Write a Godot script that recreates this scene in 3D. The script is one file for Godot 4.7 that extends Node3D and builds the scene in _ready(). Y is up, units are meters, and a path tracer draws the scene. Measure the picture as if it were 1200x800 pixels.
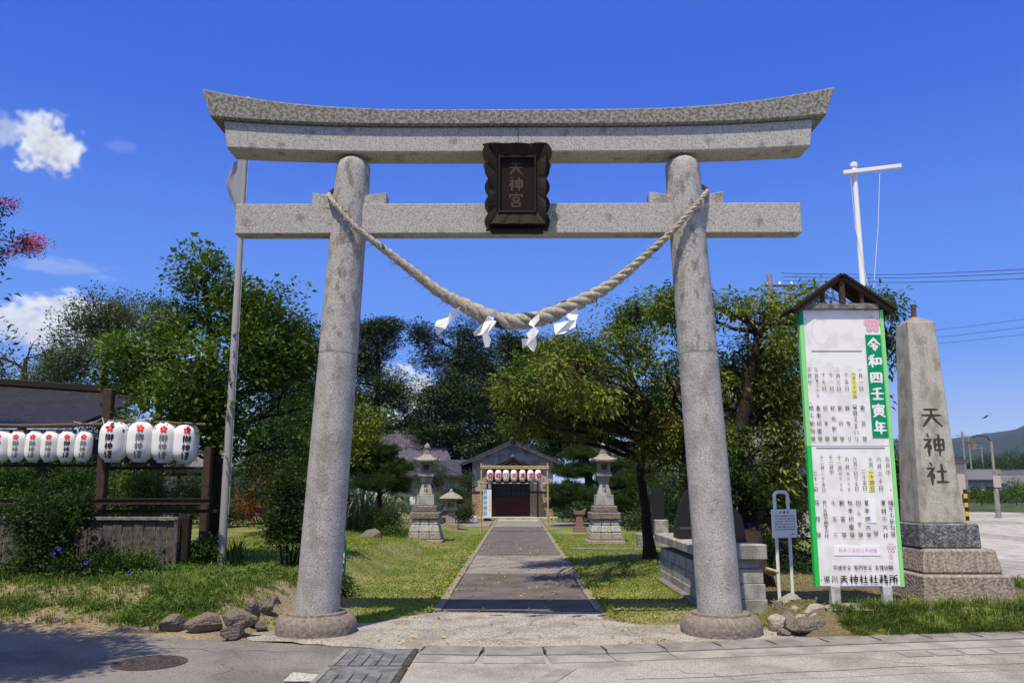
extends Node3D
# A stone shrine gateway on a village road: gateway, notice board, stone pillar, lantern racks, garden and office behind.

var M := {}          # materials
var names := {}
var GL := {}         # brush-stroke characters: strokes of xxyy points in a 100 box
var GC := {}         # characters composed of others

# ------------------------------------------------------------------ mesh builder
class MB:
	var st := SurfaceTool.new()
	var group := 1
	var flat := true
	func _init() -> void:
		st.begin(Mesh.PRIMITIVE_TRIANGLES)
		st.set_smooth_group(-1)
	func shade(smooth: bool) -> void:
		flat = not smooth
		if smooth:
			group += 1
			st.set_smooth_group(group)
		else:
			st.set_smooth_group(-1)
	func color(c: Color) -> void:
		st.set_color(c)
	func tri(a: Vector3, b: Vector3, c: Vector3) -> void:      # counter-clockwise seen from outside
		st.add_vertex(a); st.add_vertex(c); st.add_vertex(b)
	func quad(a: Vector3, b: Vector3, c: Vector3, d: Vector3) -> void:
		tri(a, b, c); tri(a, c, d)
	func tri_out(a: Vector3, b: Vector3, c: Vector3, mid: Vector3) -> void:
		if (b - a).cross(c - a).dot((a + b + c) / 3.0 - mid) > 0.0:
			tri(a, b, c)
		else:
			tri(a, c, b)
	func quad_out(a: Vector3, b: Vector3, c: Vector3, d: Vector3, mid: Vector3) -> void:
		tri_out(a, b, c, mid); tri_out(a, c, d, mid)
	# eight corners, index bits x y z, with chamfered edges
	func hexa(p: Array, bevel: float) -> void:
		var mid := Vector3.ZERO
		for q in p: mid += q / 8.0
		if bevel <= 0.0:
			for a in 3:
				var b := 1 << ((a + 1) % 3)
				var c := 1 << ((a + 2) % 3)
				for s in 2:
					var o := s << a
					quad_out(p[o], p[o | b], p[o | b | c], p[o | c], mid)
			return
		var v := []
		for a in 3:
			var row := []
			for k in 8:
				var q: Vector3 = p[k]
				for e in 3:
					if e != a:
						var d: Vector3 = p[k ^ (1 << e)] - p[k]
						q += d.normalized() * minf(bevel, d.length() * 0.45)
				row.append(q)
			v.append(row)
		for a in 3:
			var b := 1 << ((a + 1) % 3)
			var c := 1 << ((a + 2) % 3)
			for s in 2:
				var o := s << a
				quad_out(v[a][o], v[a][o | b], v[a][o | b | c], v[a][o | c], mid)
			var a1 := (a + 1) % 3
			var a2 := (a + 2) % 3
			for k in [0, b, c, b | c]:
				var k2: int = k | (1 << a)
				quad_out(v[a1][k], v[a1][k2], v[a2][k2], v[a2][k], mid)
		for k in 8:
			tri_out(v[0][k], v[1][k], v[2][k], mid)
	func box(at: Vector3, size: Vector3, bevel := 0.0, turn := Basis.IDENTITY) -> void:
		var p := []
		for k in 8:
			p.append(at + turn * (Vector3((k & 1) - 0.5, ((k >> 1) & 1) - 0.5, ((k >> 2) & 1) - 0.5) * size))
		hexa(p, bevel)
	# a square frustum standing on y0
	func frustum(at: Vector3, w0: float, w1: float, h: float, d0 := -1.0, d1 := -1.0, bevel := 0.0) -> void:
		if d0 < 0.0: d0 = w0
		if d1 < 0.0: d1 = w1
		var p := []
		for k in 8:
			var top := (k >> 1) & 1
			p.append(at + Vector3(((k & 1) - 0.5) * (w1 if top else w0), h * top, (((k >> 2) & 1) - 0.5) * (d1 if top else d0)))
		hexa(p, bevel)
	# a bar from a to b with a rectangular section
	func bar(a: Vector3, b: Vector3, w: float, h: float, bevel := 0.0, up := Vector3.UP) -> void:
		var z := (b - a).normalized()
		if absf(z.dot(up)) > 0.99: up = Vector3.RIGHT
		var x := up.cross(z).normalized()
		box((a + b) * 0.5, Vector3(w, h, a.distance_to(b)), bevel, Basis(x, z.cross(x), z))
	func lathe(prof: Array, seg := 24, at := Vector3.ZERO, wob := 0.0) -> void:   # Vector2(radius, y), bottom to top
		var last := Vector2.ZERO
		shade(true)
		for i in prof.size() - 1:
			var a: Vector2 = prof[i]
			var b: Vector2 = prof[i + 1]
			var d := (b - a).normalized()
			if i > 0 and d.dot(last) < 0.8: shade(true)
			last = d
			for k in seg:
				var t0 := TAU * k / seg
				var t1 := TAU * (k + 1) / seg
				var w0 := 1.0 + wob * sin(t0 * 3.0 + 1.0) + wob * 0.6 * sin(t0 * 7.0)
				var w1 := 1.0 + wob * sin(t1 * 3.0 + 1.0) + wob * 0.6 * sin(t1 * 7.0)
				var c0 := Vector3(cos(t0), 0, -sin(t0)) * w0
				var c1 := Vector3(cos(t1), 0, -sin(t1)) * w1
				var pa := at + c0 * a.x + Vector3(0, a.y, 0)
				var pb := at + c1 * a.x + Vector3(0, a.y, 0)
				var pc := at + c1 * b.x + Vector3(0, b.y, 0)
				var pd := at + c0 * b.x + Vector3(0, b.y, 0)
				if a.x > 1e-5: tri(pa, pb, pc)
				if b.x > 1e-5: tri(pa, pc, pd)
		shade(false)
	func tube(pts: Array, radii: Array, seg := 8, caps := true) -> void:
		shade(true)
		var x := Vector3.ZERO
		var rings := []
		for i in pts.size():
			var t: Vector3 = (pts[mini(i + 1, pts.size() - 1)] - pts[maxi(i - 1, 0)]).normalized()
			if x == Vector3.ZERO:
				x = t.cross(Vector3.UP if absf(t.y) < 0.9 else Vector3.RIGHT).normalized()
			x = (x - t * x.dot(t)).normalized()
			var y := t.cross(x)
			var ring := []
			for k in seg:
				var w := TAU * k / seg
				ring.append(pts[i] + (x * cos(w) + y * sin(w)) * radii[i])
			rings.append(ring)
		for i in pts.size() - 1:
			for k in seg:
				var n := (k + 1) % seg
				quad(rings[i][k], rings[i][n], rings[i + 1][n], rings[i + 1][k])
		if caps:
			shade(false)
			for k in range(1, seg - 1):
				tri(rings[0][0], rings[0][k + 1], rings[0][k])
				var e: Array = rings[-1]
				tri(e[0], e[k], e[k + 1])
		shade(false)
	# outline in x,y extruded from z0 back to z1
	func prism(outline: PackedVector2Array, z0: float, z1: float, xf := Transform3D.IDENTITY) -> void:
		var o := outline
		if Geometry2D.is_polygon_clockwise(o): o.reverse()
		# Geometry2D's clockwise is for y down: after this o runs counter-clockwise seen with y up when its area is positive
		var area := 0.0
		for i in o.size():
			area += o[i].cross(o[(i + 1) % o.size()])
		if area < 0.0: o.reverse()
		var t := Geometry2D.triangulate_polygon(o)
		for i in range(0, t.size(), 3):
			var q := [o[t[i]], o[t[i + 1]], o[t[i + 2]]]
			if (q[1] - q[0]).cross(q[2] - q[0]) < 0.0: q = [q[0], q[2], q[1]]
			tri(xf * Vector3(q[0].x, q[0].y, z0), xf * Vector3(q[1].x, q[1].y, z0), xf * Vector3(q[2].x, q[2].y, z0))
			tri(xf * Vector3(q[0].x, q[0].y, z1), xf * Vector3(q[2].x, q[2].y, z1), xf * Vector3(q[1].x, q[1].y, z1))
		for i in o.size():
			var a := o[i]
			var b := o[(i + 1) % o.size()]
			quad(xf * Vector3(a.x, a.y, z1), xf * Vector3(b.x, b.y, z1), xf * Vector3(b.x, b.y, z0), xf * Vector3(a.x, a.y, z0))
	func done() -> ArrayMesh:
		st.generate_normals()
		return st.commit()

# ------------------------------------------------------------------ scene helpers
func numbered(called: String) -> String:
	names[called] = names.get(called, -1) + 1
	return called if names[called] == 0 else "%s_%03d" % [called, names[called]]

func tag(o: Node, label: String, category: String, group := "") -> Node3D:
	o.set_meta("label", label)
	o.set_meta("category", category)
	if group: o.set_meta("group", group)
	return o

func thing(called: String, label: String, category: String, at := Vector3.ZERO, turn := 0.0, group := "") -> Node3D:
	var o := Node3D.new()
	o.name = numbered(called)
	add_child(o)
	o.position = at
	o.rotation.y = turn
	tag(o, label, category, group)
	return o

func obj(called: String, mesh: Mesh, material: Material, parent: Node = null, at := Vector3.ZERO, turn := 0.0) -> MeshInstance3D:
	var o := MeshInstance3D.new()
	o.mesh = mesh
	o.material_override = material
	o.position = at
	o.rotation.y = turn
	if parent == null:
		o.name = numbered(called)
		add_child(o)
	else:
		o.name = called
		parent.add_child(o, true)
	return o

func part(called: String, b: MB, material: Material, parent: Node = null) -> MeshInstance3D:
	return obj(called, b.done(), material, parent)

func struct(o: Node, label := "") -> Node:
	o.set_meta("kind", "structure")
	if label: o.set_meta("label", label)
	return o

func copy(o: Node3D, at: Vector3, turn: float, label := "") -> Node3D:
	var c: Node3D = o.duplicate()
	c.name = numbered(String(o.name).rstrip("0123456789").rstrip("_"))
	add_child(c)
	c.position = at
	c.rotation.y = turn
	if label: c.set_meta("label", label)
	return c

func scatter(called: String, mesh: Mesh, material: Material, where: Array, tint: Array, parent: Node = null) -> MultiMeshInstance3D:
	var mm := MultiMesh.new()
	mm.transform_format = MultiMesh.TRANSFORM_3D
	mm.use_colors = true
	mm.mesh = mesh
	mm.instance_count = where.size()
	for i in where.size():
		mm.set_instance_transform(i, where[i])
		mm.set_instance_color(i, tint[i])
	var o := MultiMeshInstance3D.new()
	o.multimesh = mm
	o.material_override = material
	if parent == null:
		o.name = numbered(called)
		add_child(o)
	else:
		o.name = called
		parent.add_child(o, true)
	return o

# ------------------------------------------------------------------ materials
func lin(r: float, g: float, b: float) -> Color:     # a linear base colour as albedo_color
	return Color(r, g, b).linear_to_srgb()

func speckle(n: int, grain: int, dark: float, light: float, dark_v: float, light_v: float, spread: float, seed_: int) -> ImageTexture:
	var r := RandomNumberGenerator.new()
	r.seed = seed_
	var m := (n + grain - 1) / grain
	var cells := PackedFloat32Array()
	cells.resize(m * m)
	for i in m * m:
		var u := r.randf()
		cells[i] = dark_v + r.randf() * 0.15 if u < dark else light_v if u > 1.0 - light else 0.74 + (r.randf() - 0.5) * spread
	var data := PackedByteArray()
	data.resize(n * n)
	for y in n:
		for x in n:
			var c := cells[(y / grain) * m + x / grain]
			data[y * n + x] = int(pow(clampf(c + (r.randf() - 0.5) * spread * 0.7, 0.0, 1.0), 0.4545) * 255.0)
	return ImageTexture.create_from_image(Image.create_from_data(n, n, false, Image.FORMAT_L8, data))

func cloudy(n: int, freq: float, low: Color, high: Color, oct := 5, at0 := 0.3, at1 := 0.7, seed_ := 1, kind := FastNoiseLite.TYPE_SIMPLEX_SMOOTH) -> NoiseTexture2D:
	var f := FastNoiseLite.new()
	f.noise_type = kind
	f.seed = seed_
	f.frequency = freq
	f.fractal_octaves = oct
	var t := NoiseTexture2D.new()
	t.width = n
	t.height = n
	t.seamless = true
	t.noise = f
	var ramp := Gradient.new()
	ramp.set_color(0, low.linear_to_srgb())
	ramp.set_color(1, high.linear_to_srgb())
	ramp.set_offset(0, at0)
	ramp.set_offset(1, at1)
	t.color_ramp = ramp
	return t

var relief_tex: Texture2D
func mat(col: Color, rough := 0.9, tex: Texture2D = null, size := 1.0, stain: Texture2D = null, stain_size := 2.0, relief := 0.0, rtex: Texture2D = null) -> StandardMaterial3D:
	var m := StandardMaterial3D.new()
	m.albedo_color = col
	m.roughness = rough
	m.metallic_specular = 0.3
	if tex:
		m.albedo_texture = tex
		m.uv1_triplanar = true
		m.uv1_world_triplanar = true
		m.uv1_scale = Vector3.ONE / size
	if stain:
		m.detail_enabled = true
		m.detail_albedo = stain
		m.detail_blend_mode = BaseMaterial3D.BLEND_MODE_MUL
		m.detail_uv_layer = BaseMaterial3D.DETAIL_UV_2
		m.uv2_triplanar = true
		m.uv2_world_triplanar = true
		m.uv2_scale = Vector3.ONE / stain_size
	if relief > 0.0:
		m.heightmap_enabled = true
		m.heightmap_texture = rtex if rtex else tex
		m.heightmap_scale = relief
	return m

func tinted(rough := 0.8, through := 0.0) -> StandardMaterial3D:      # coloured by vertex and copy colours
	var m := StandardMaterial3D.new()
	m.vertex_color_use_as_albedo = true
	m.roughness = rough
	m.metallic_specular = 0.25
	m.cull_mode = BaseMaterial3D.CULL_DISABLED
	if through > 0.0:
		m.backlight_enabled = true
		m.backlight = Color(through * 0.85, through, through * 0.4)
	return m

func make_materials() -> void:
	var grain := speckle(512, 2, 0.2, 0.14, 0.3, 0.98, 0.3, 5)
	var fine := speckle(512, 2, 0.12, 0.12, 0.42, 1.0, 0.3, 7)
	var soft := speckle(512, 2, 0.06, 0.1, 0.55, 0.95, 0.2, 9)
	var blot := cloudy(512, 0.012, Color(0.68, 0.67, 0.65), Color.WHITE, 5, 0.25, 0.55, 3)
	var lichen := cloudy(512, 0.045, Color(0.42, 0.42, 0.36), Color(1, 1, 1), 6, 0.22, 0.66, 11)
	var moss := cloudy(512, 0.02, Color(0.55, 0.53, 0.47), Color.WHITE, 6, 0.2, 0.62, 13)
	var streak := cloudy(512, 0.01, Color(0.6, 0.6, 0.6), Color.WHITE, 5, 0.3, 0.62, 17)
	var lump := cloudy(512, 0.02, Color.BLACK, Color.WHITE, 5, 0.2, 0.8, 19)
	var rough_t := cloudy(512, 0.05, Color.BLACK, Color.WHITE, 5, 0.2, 0.8, 23)
	var wood_g := cloudy(512, 0.02, Color(0.45, 0.43, 0.42), Color.WHITE, 5, 0.25, 0.7, 29)
	var patch := cloudy(1024, 0.006, Color(0.72, 0.71, 0.7), Color.WHITE, 6, 0.25, 0.62, 31)
	M.granite = mat(lin(0.55, 0.535, 0.5), 0.85, grain, 1.9, blot, 2.6, 0.12)
	M.granite.uv2_scale = Vector3(0.5, 0.3, 0.5)
	var spots := cloudy(1024, 0.0065, Color(0.62, 0.61, 0.56), Color.WHITE, 1, 0.03, 0.13, 97, FastNoiseLite.TYPE_CELLULAR)
	var sn: FastNoiseLite = spots.noise
	sn.cellular_return_type = FastNoiseLite.RETURN_DISTANCE
	sn.cellular_jitter = 1.0
	sn.domain_warp_enabled = true
	sn.domain_warp_amplitude = 34.0
	sn.domain_warp_frequency = 0.03
	M.granite_beam = mat(lin(0.55, 0.535, 0.5), 0.85, grain, 1.9, spots, 3.1, 0.12)
	M.granite_old = mat(lin(0.55, 0.535, 0.5), 0.9, grain, 1.9, cloudy(512, 0.016, Color(0.5, 0.48, 0.45), Color.WHITE, 6, 0.2, 0.46, 15), 1.7, 0.12)
	M.granite_old.uv2_scale = Vector3(0.9, 0.4, 0.9)
	M.granite_top = mat(lin(0.41, 0.4, 0.365), 0.9, grain, 1.9, lichen, 1.6, 0.2)
	M.granite_top.uv2_scale = Vector3(0.75, 0.75, 0.75)
	M.granite_cut = mat(lin(0.5, 0.49, 0.465), 0.8, fine, 1.6, streak, 2.0, 0.08)
	M.granite_pillar = mat(lin(0.6, 0.57, 0.5), 0.85, fine, 1.6, blot, 1.6, 0.08)
	M.granite_pillar.uv2_scale = Vector3(0.7, 0.35, 0.7)
	M.rough_dark = mat(lin(0.32, 0.29, 0.26), 0.95, fine, 1.6, moss, 0.9, 0.9, rough_t)
	M.rough_grey = mat(lin(0.46, 0.43, 0.39), 0.95, fine, 1.4, moss, 0.7, 0.9, rough_t)
	M.rough_pale = mat(lin(0.6, 0.58, 0.54), 0.95, fine, 1.4, blot, 0.8, 0.9, rough_t)
	M.rough_brown = mat(lin(0.47, 0.4, 0.345), 0.95, fine, 1.4, moss, 0.8, 0.8, rough_t)
	M.split_blue = mat(lin(0.27, 0.28, 0.3), 0.75, cloudy(512, 0.012, Color(0.5, 0.5, 0.52), Color.WHITE, 6, 0.35, 0.65, 41), 0.9, cloudy(512, 0.02, Color(0.5, 0.5, 0.5), Color.WHITE, 6, 0.46, 0.5, 43), 0.5, 0.5, rough_t)
	M.rough_brown.uv2_scale = Vector3(1.6, 0.5, 1.6)
	M.base_stone = mat(lin(0.33, 0.28, 0.245), 0.9, fine, 1.5, moss, 0.7, 0.6, rough_t)
	M.rock = mat(lin(0.25, 0.215, 0.18), 0.95, soft, 0.9, moss, 0.5, 1.2, rough_t)
	M.rock_pale = mat(lin(0.5, 0.45, 0.38), 0.95, soft, 0.9, moss, 0.5, 1.2, rough_t)
	M.stele = mat(lin(0.03, 0.03, 0.032), 0.5, soft, 1.0)
	M.asphalt = mat(lin(0.27, 0.255, 0.235), 0.95, speckle(512, 2, 0.16, 0.2, 0.4, 1.0, 0.4, 51), 1.6, patch, 7.0, 0.5)
	M.asphalt_old = mat(lin(0.43, 0.41, 0.37), 0.95, speckle(512, 2, 0.2, 0.2, 0.45, 1.0, 0.4, 53), 1.7, patch, 6.0, 0.5)
	M.gravel = mat(lin(0.47, 0.44, 0.385), 0.97, speckle(512, 3, 0.22, 0.2, 0.35, 1.0, 0.5, 55), 1.8, patch, 4.0, 1.0)
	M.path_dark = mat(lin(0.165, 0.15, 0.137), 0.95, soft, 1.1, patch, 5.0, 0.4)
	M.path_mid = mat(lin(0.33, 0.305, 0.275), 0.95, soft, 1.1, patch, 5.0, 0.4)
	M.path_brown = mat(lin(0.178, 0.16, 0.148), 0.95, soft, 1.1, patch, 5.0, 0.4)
	M.concrete = mat(lin(0.42, 0.4, 0.37), 0.92, soft, 1.2, patch, 3.0, 0.3)
	M.concrete_pale = mat(lin(0.55, 0.53, 0.49), 0.92, soft, 1.2, patch, 4.0, 0.2)
	M.kerb = mat(lin(0.31, 0.295, 0.275), 0.93, soft, 1.2, patch, 2.0, 0.3)
	M.kerb_edge = mat(lin(0.38, 0.35, 0.29), 0.93, soft, 1.2, moss, 0.8, 0.5)
	M.drain = mat(lin(0.23, 0.24, 0.25), 0.8, soft, 0.9, streak, 1.0, 0.2)
	M.road_paint = mat(lin(0.62, 0.62, 0.6), 0.9, soft, 0.7, moss, 0.5)
	M.iron = mat(lin(0.11, 0.09, 0.08), 0.7, soft, 0.5, streak, 0.6)
	M.soil = mat(lin(0.3, 0.24, 0.17), 1.0, soft, 0.8)
	M.wood_grey = mat(lin(0.17, 0.15, 0.145), 0.95, wood_g, 1.0, streak, 0.7, 0.3)
	M.wood_grey.uv1_scale = Vector3(9, 0.7, 9)
	M.wood_cap = mat(lin(0.3, 0.29, 0.27), 0.95, wood_g, 1.0, streak, 0.7)
	M.wood_cap.uv1_scale = Vector3(0.7, 9, 9)
	M.wood_brown = mat(lin(0.085, 0.056, 0.044), 0.9, wood_g, 1.0)
	M.wood_brown.uv1_scale = Vector3(8, 0.7, 8)
	M.wood_dark = mat(lin(0.035, 0.026, 0.02), 0.85, wood_g, 1.0)
	M.wood_dark.uv1_scale = Vector3(6, 1.5, 6)
	M.plaque_wood = mat(lin(0.034, 0.026, 0.02), 0.8, wood_g, 0.3)
	M.plaque_inner = mat(lin(0.02, 0.008, 0.006), 0.7, wood_g, 0.3)
	M.plaque_ink = mat(lin(0.085, 0.06, 0.046), 0.8)
	M.door_red = mat(lin(0.075, 0.02, 0.016), 0.6, wood_g, 0.6)
	M.bamboo = mat(lin(0.62, 0.43, 0.2), 0.6, streak, 0.5)
	M.rust = mat(lin(0.16, 0.105, 0.075), 0.9, wood_g, 0.4)
	M.steel = mat(lin(0.3, 0.3, 0.3), 0.55)
	M.white = mat(lin(0.8, 0.8, 0.79), 0.55)
	M.white_post = mat(lin(0.7, 0.7, 0.68), 0.6, soft, 1.0, streak, 0.8)
	M.paper = mat(lin(0.84, 0.84, 0.83), 0.9)
	M.paper.backlight_enabled = true
	M.paper.backlight = Color(0.5, 0.5, 0.5)
	M.lantern_paper = mat(lin(0.82, 0.82, 0.82), 0.8)
	M.lantern_paper.backlight_enabled = true
	M.lantern_paper.backlight = Color(0.35, 0.35, 0.35)
	M.board_white = mat(lin(0.78, 0.8, 0.8), 0.5)
	M.sheet = mat(lin(0.8, 0.8, 0.79), 0.5, cloudy(512, 0.01, Color(0.9, 0.89, 0.86), Color.WHITE, 4, 0.25, 0.5, 91), 1.6)
	M.stain_mark = mat(lin(0.68, 0.66, 0.6), 0.7)
	M.note_paper = mat(lin(0.83, 0.85, 0.87), 0.5)
	M.green = mat(lin(0.02, 0.52, 0.09), 0.5)
	M.green_pale = mat(lin(0.25, 0.72, 0.24), 0.5)
	M.green_deep = mat(lin(0.0, 0.27, 0.115), 0.5)
	M.green_sign = mat(lin(0.004, 0.12, 0.09), 0.5)
	M.yellow_mark = mat(lin(0.72, 0.7, 0.18), 0.6)
	M.pink = mat(lin(0.78, 0.4, 0.53), 0.6)
	M.pink_pale = mat(lin(0.78, 0.62, 0.66), 0.6)
	M.red = mat(lin(0.7, 0.02, 0.035), 0.6)
	M.ink = mat(lin(0.02, 0.02, 0.02), 0.7)
	M.ink_grey = mat(lin(0.2, 0.2, 0.21), 0.7)
	M.carved = mat(lin(0.06, 0.055, 0.046), 0.95)
	M.carved_soft = mat(lin(0.34, 0.31, 0.26), 0.95)
	M.straw = mat(lin(0.64, 0.6, 0.53), 0.95, cloudy(512, 0.07, Color(0.42, 0.4, 0.36), Color.WHITE, 5, 0.3, 0.6, 61), 0.2, moss, 0.5, 0.6)
	M.cloth_dark = mat(lin(0.06, 0.06, 0.07), 0.95)
	M.roof_tile = mat(lin(0.055, 0.06, 0.075), 0.55, streak, 1.5)
	M.roof_purple = mat(lin(0.105, 0.1, 0.135), 0.55, streak, 2.5)
	M.roof_dark = mat(lin(0.022, 0.023, 0.027), 0.6, streak, 1.5)
	M.roof_iron = mat(lin(0.16, 0.16, 0.17), 0.6, streak, 1.5)
	M.roof_red = mat(lin(0.5, 0.17, 0.08), 0.8, streak, 1.5)
	M.plaster = mat(lin(0.56, 0.54, 0.5), 0.9, soft, 1.5, streak, 3.0)
	M.plaster_tan = mat(lin(0.46, 0.34, 0.22), 0.9, wood_g, 1.0)
	M.plaster_white = mat(lin(0.66, 0.66, 0.64), 0.9, soft, 1.5, streak, 3.0)
	M.cream = mat(lin(0.62, 0.56, 0.44), 0.9, soft, 1.5)
	M.glass_dark = mat(lin(0.02, 0.022, 0.028), 0.12)
	M.blue_print = mat(lin(0.1, 0.32, 0.5), 0.6)
	M.blue_pale = mat(lin(0.45, 0.66, 0.76), 0.6)
	M.trunk = mat(lin(0.07, 0.055, 0.045), 0.97, wood_g, 0.6, moss, 0.5, 3.0, rough_t)
	M.trunk_pale = mat(lin(0.16, 0.14, 0.12), 0.97, wood_g, 0.6, moss, 0.5, 3.0, rough_t)
	M.leaf = tinted(0.5, 0.75)
	M.leaf_dark = tinted(0.55, 0.4)
	M.blade = tinted(0.6, 0.7)
	M.litter = tinted(0.8, 0.0)
	M.ground = tinted(1.0)
	M.ground.albedo_texture = speckle(512, 3, 0.3, 0.2, 0.4, 1.0, 0.6, 71)
	M.ground.uv1_triplanar = true
	M.ground.uv1_world_triplanar = true
	M.ground.uv1_scale = Vector3.ONE / 1.5
	M.ground.detail_enabled = true
	M.ground.detail_albedo = patch
	M.ground.detail_blend_mode = BaseMaterial3D.BLEND_MODE_MUL
	M.ground.detail_uv_layer = BaseMaterial3D.DETAIL_UV_2
	M.ground.uv2_triplanar = true
	M.ground.uv2_world_triplanar = true
	M.ground.uv2_scale = Vector3.ONE / 9.0
	M.hill = mat(lin(0.035, 0.052, 0.04), 1.0, cloudy(1024, 0.03, Color(0.35, 0.4, 0.35), Color.WHITE, 6, 0.25, 0.75, 81), 160.0)
	M.pink_stone = mat(lin(0.3, 0.17, 0.15), 0.8, fine, 1.2)
	M.yellow_stripe = mat(lin(0.7, 0.4, 0.04), 0.6)
	M.petal_red = tinted(0.6, 0.5)
	M.wire = mat(lin(0.03, 0.03, 0.03), 0.7)
	M.feather = mat(lin(0.03, 0.025, 0.02), 0.8)
	M.gold = mat(lin(0.7, 0.3, 0.12), 0.4)
	M.cloth = mat(lin(0.3, 0.31, 0.33), 0.95)
	M.cloth.backlight_enabled = true
	M.cloth.backlight = Color(0.4, 0.4, 0.4)

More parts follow.
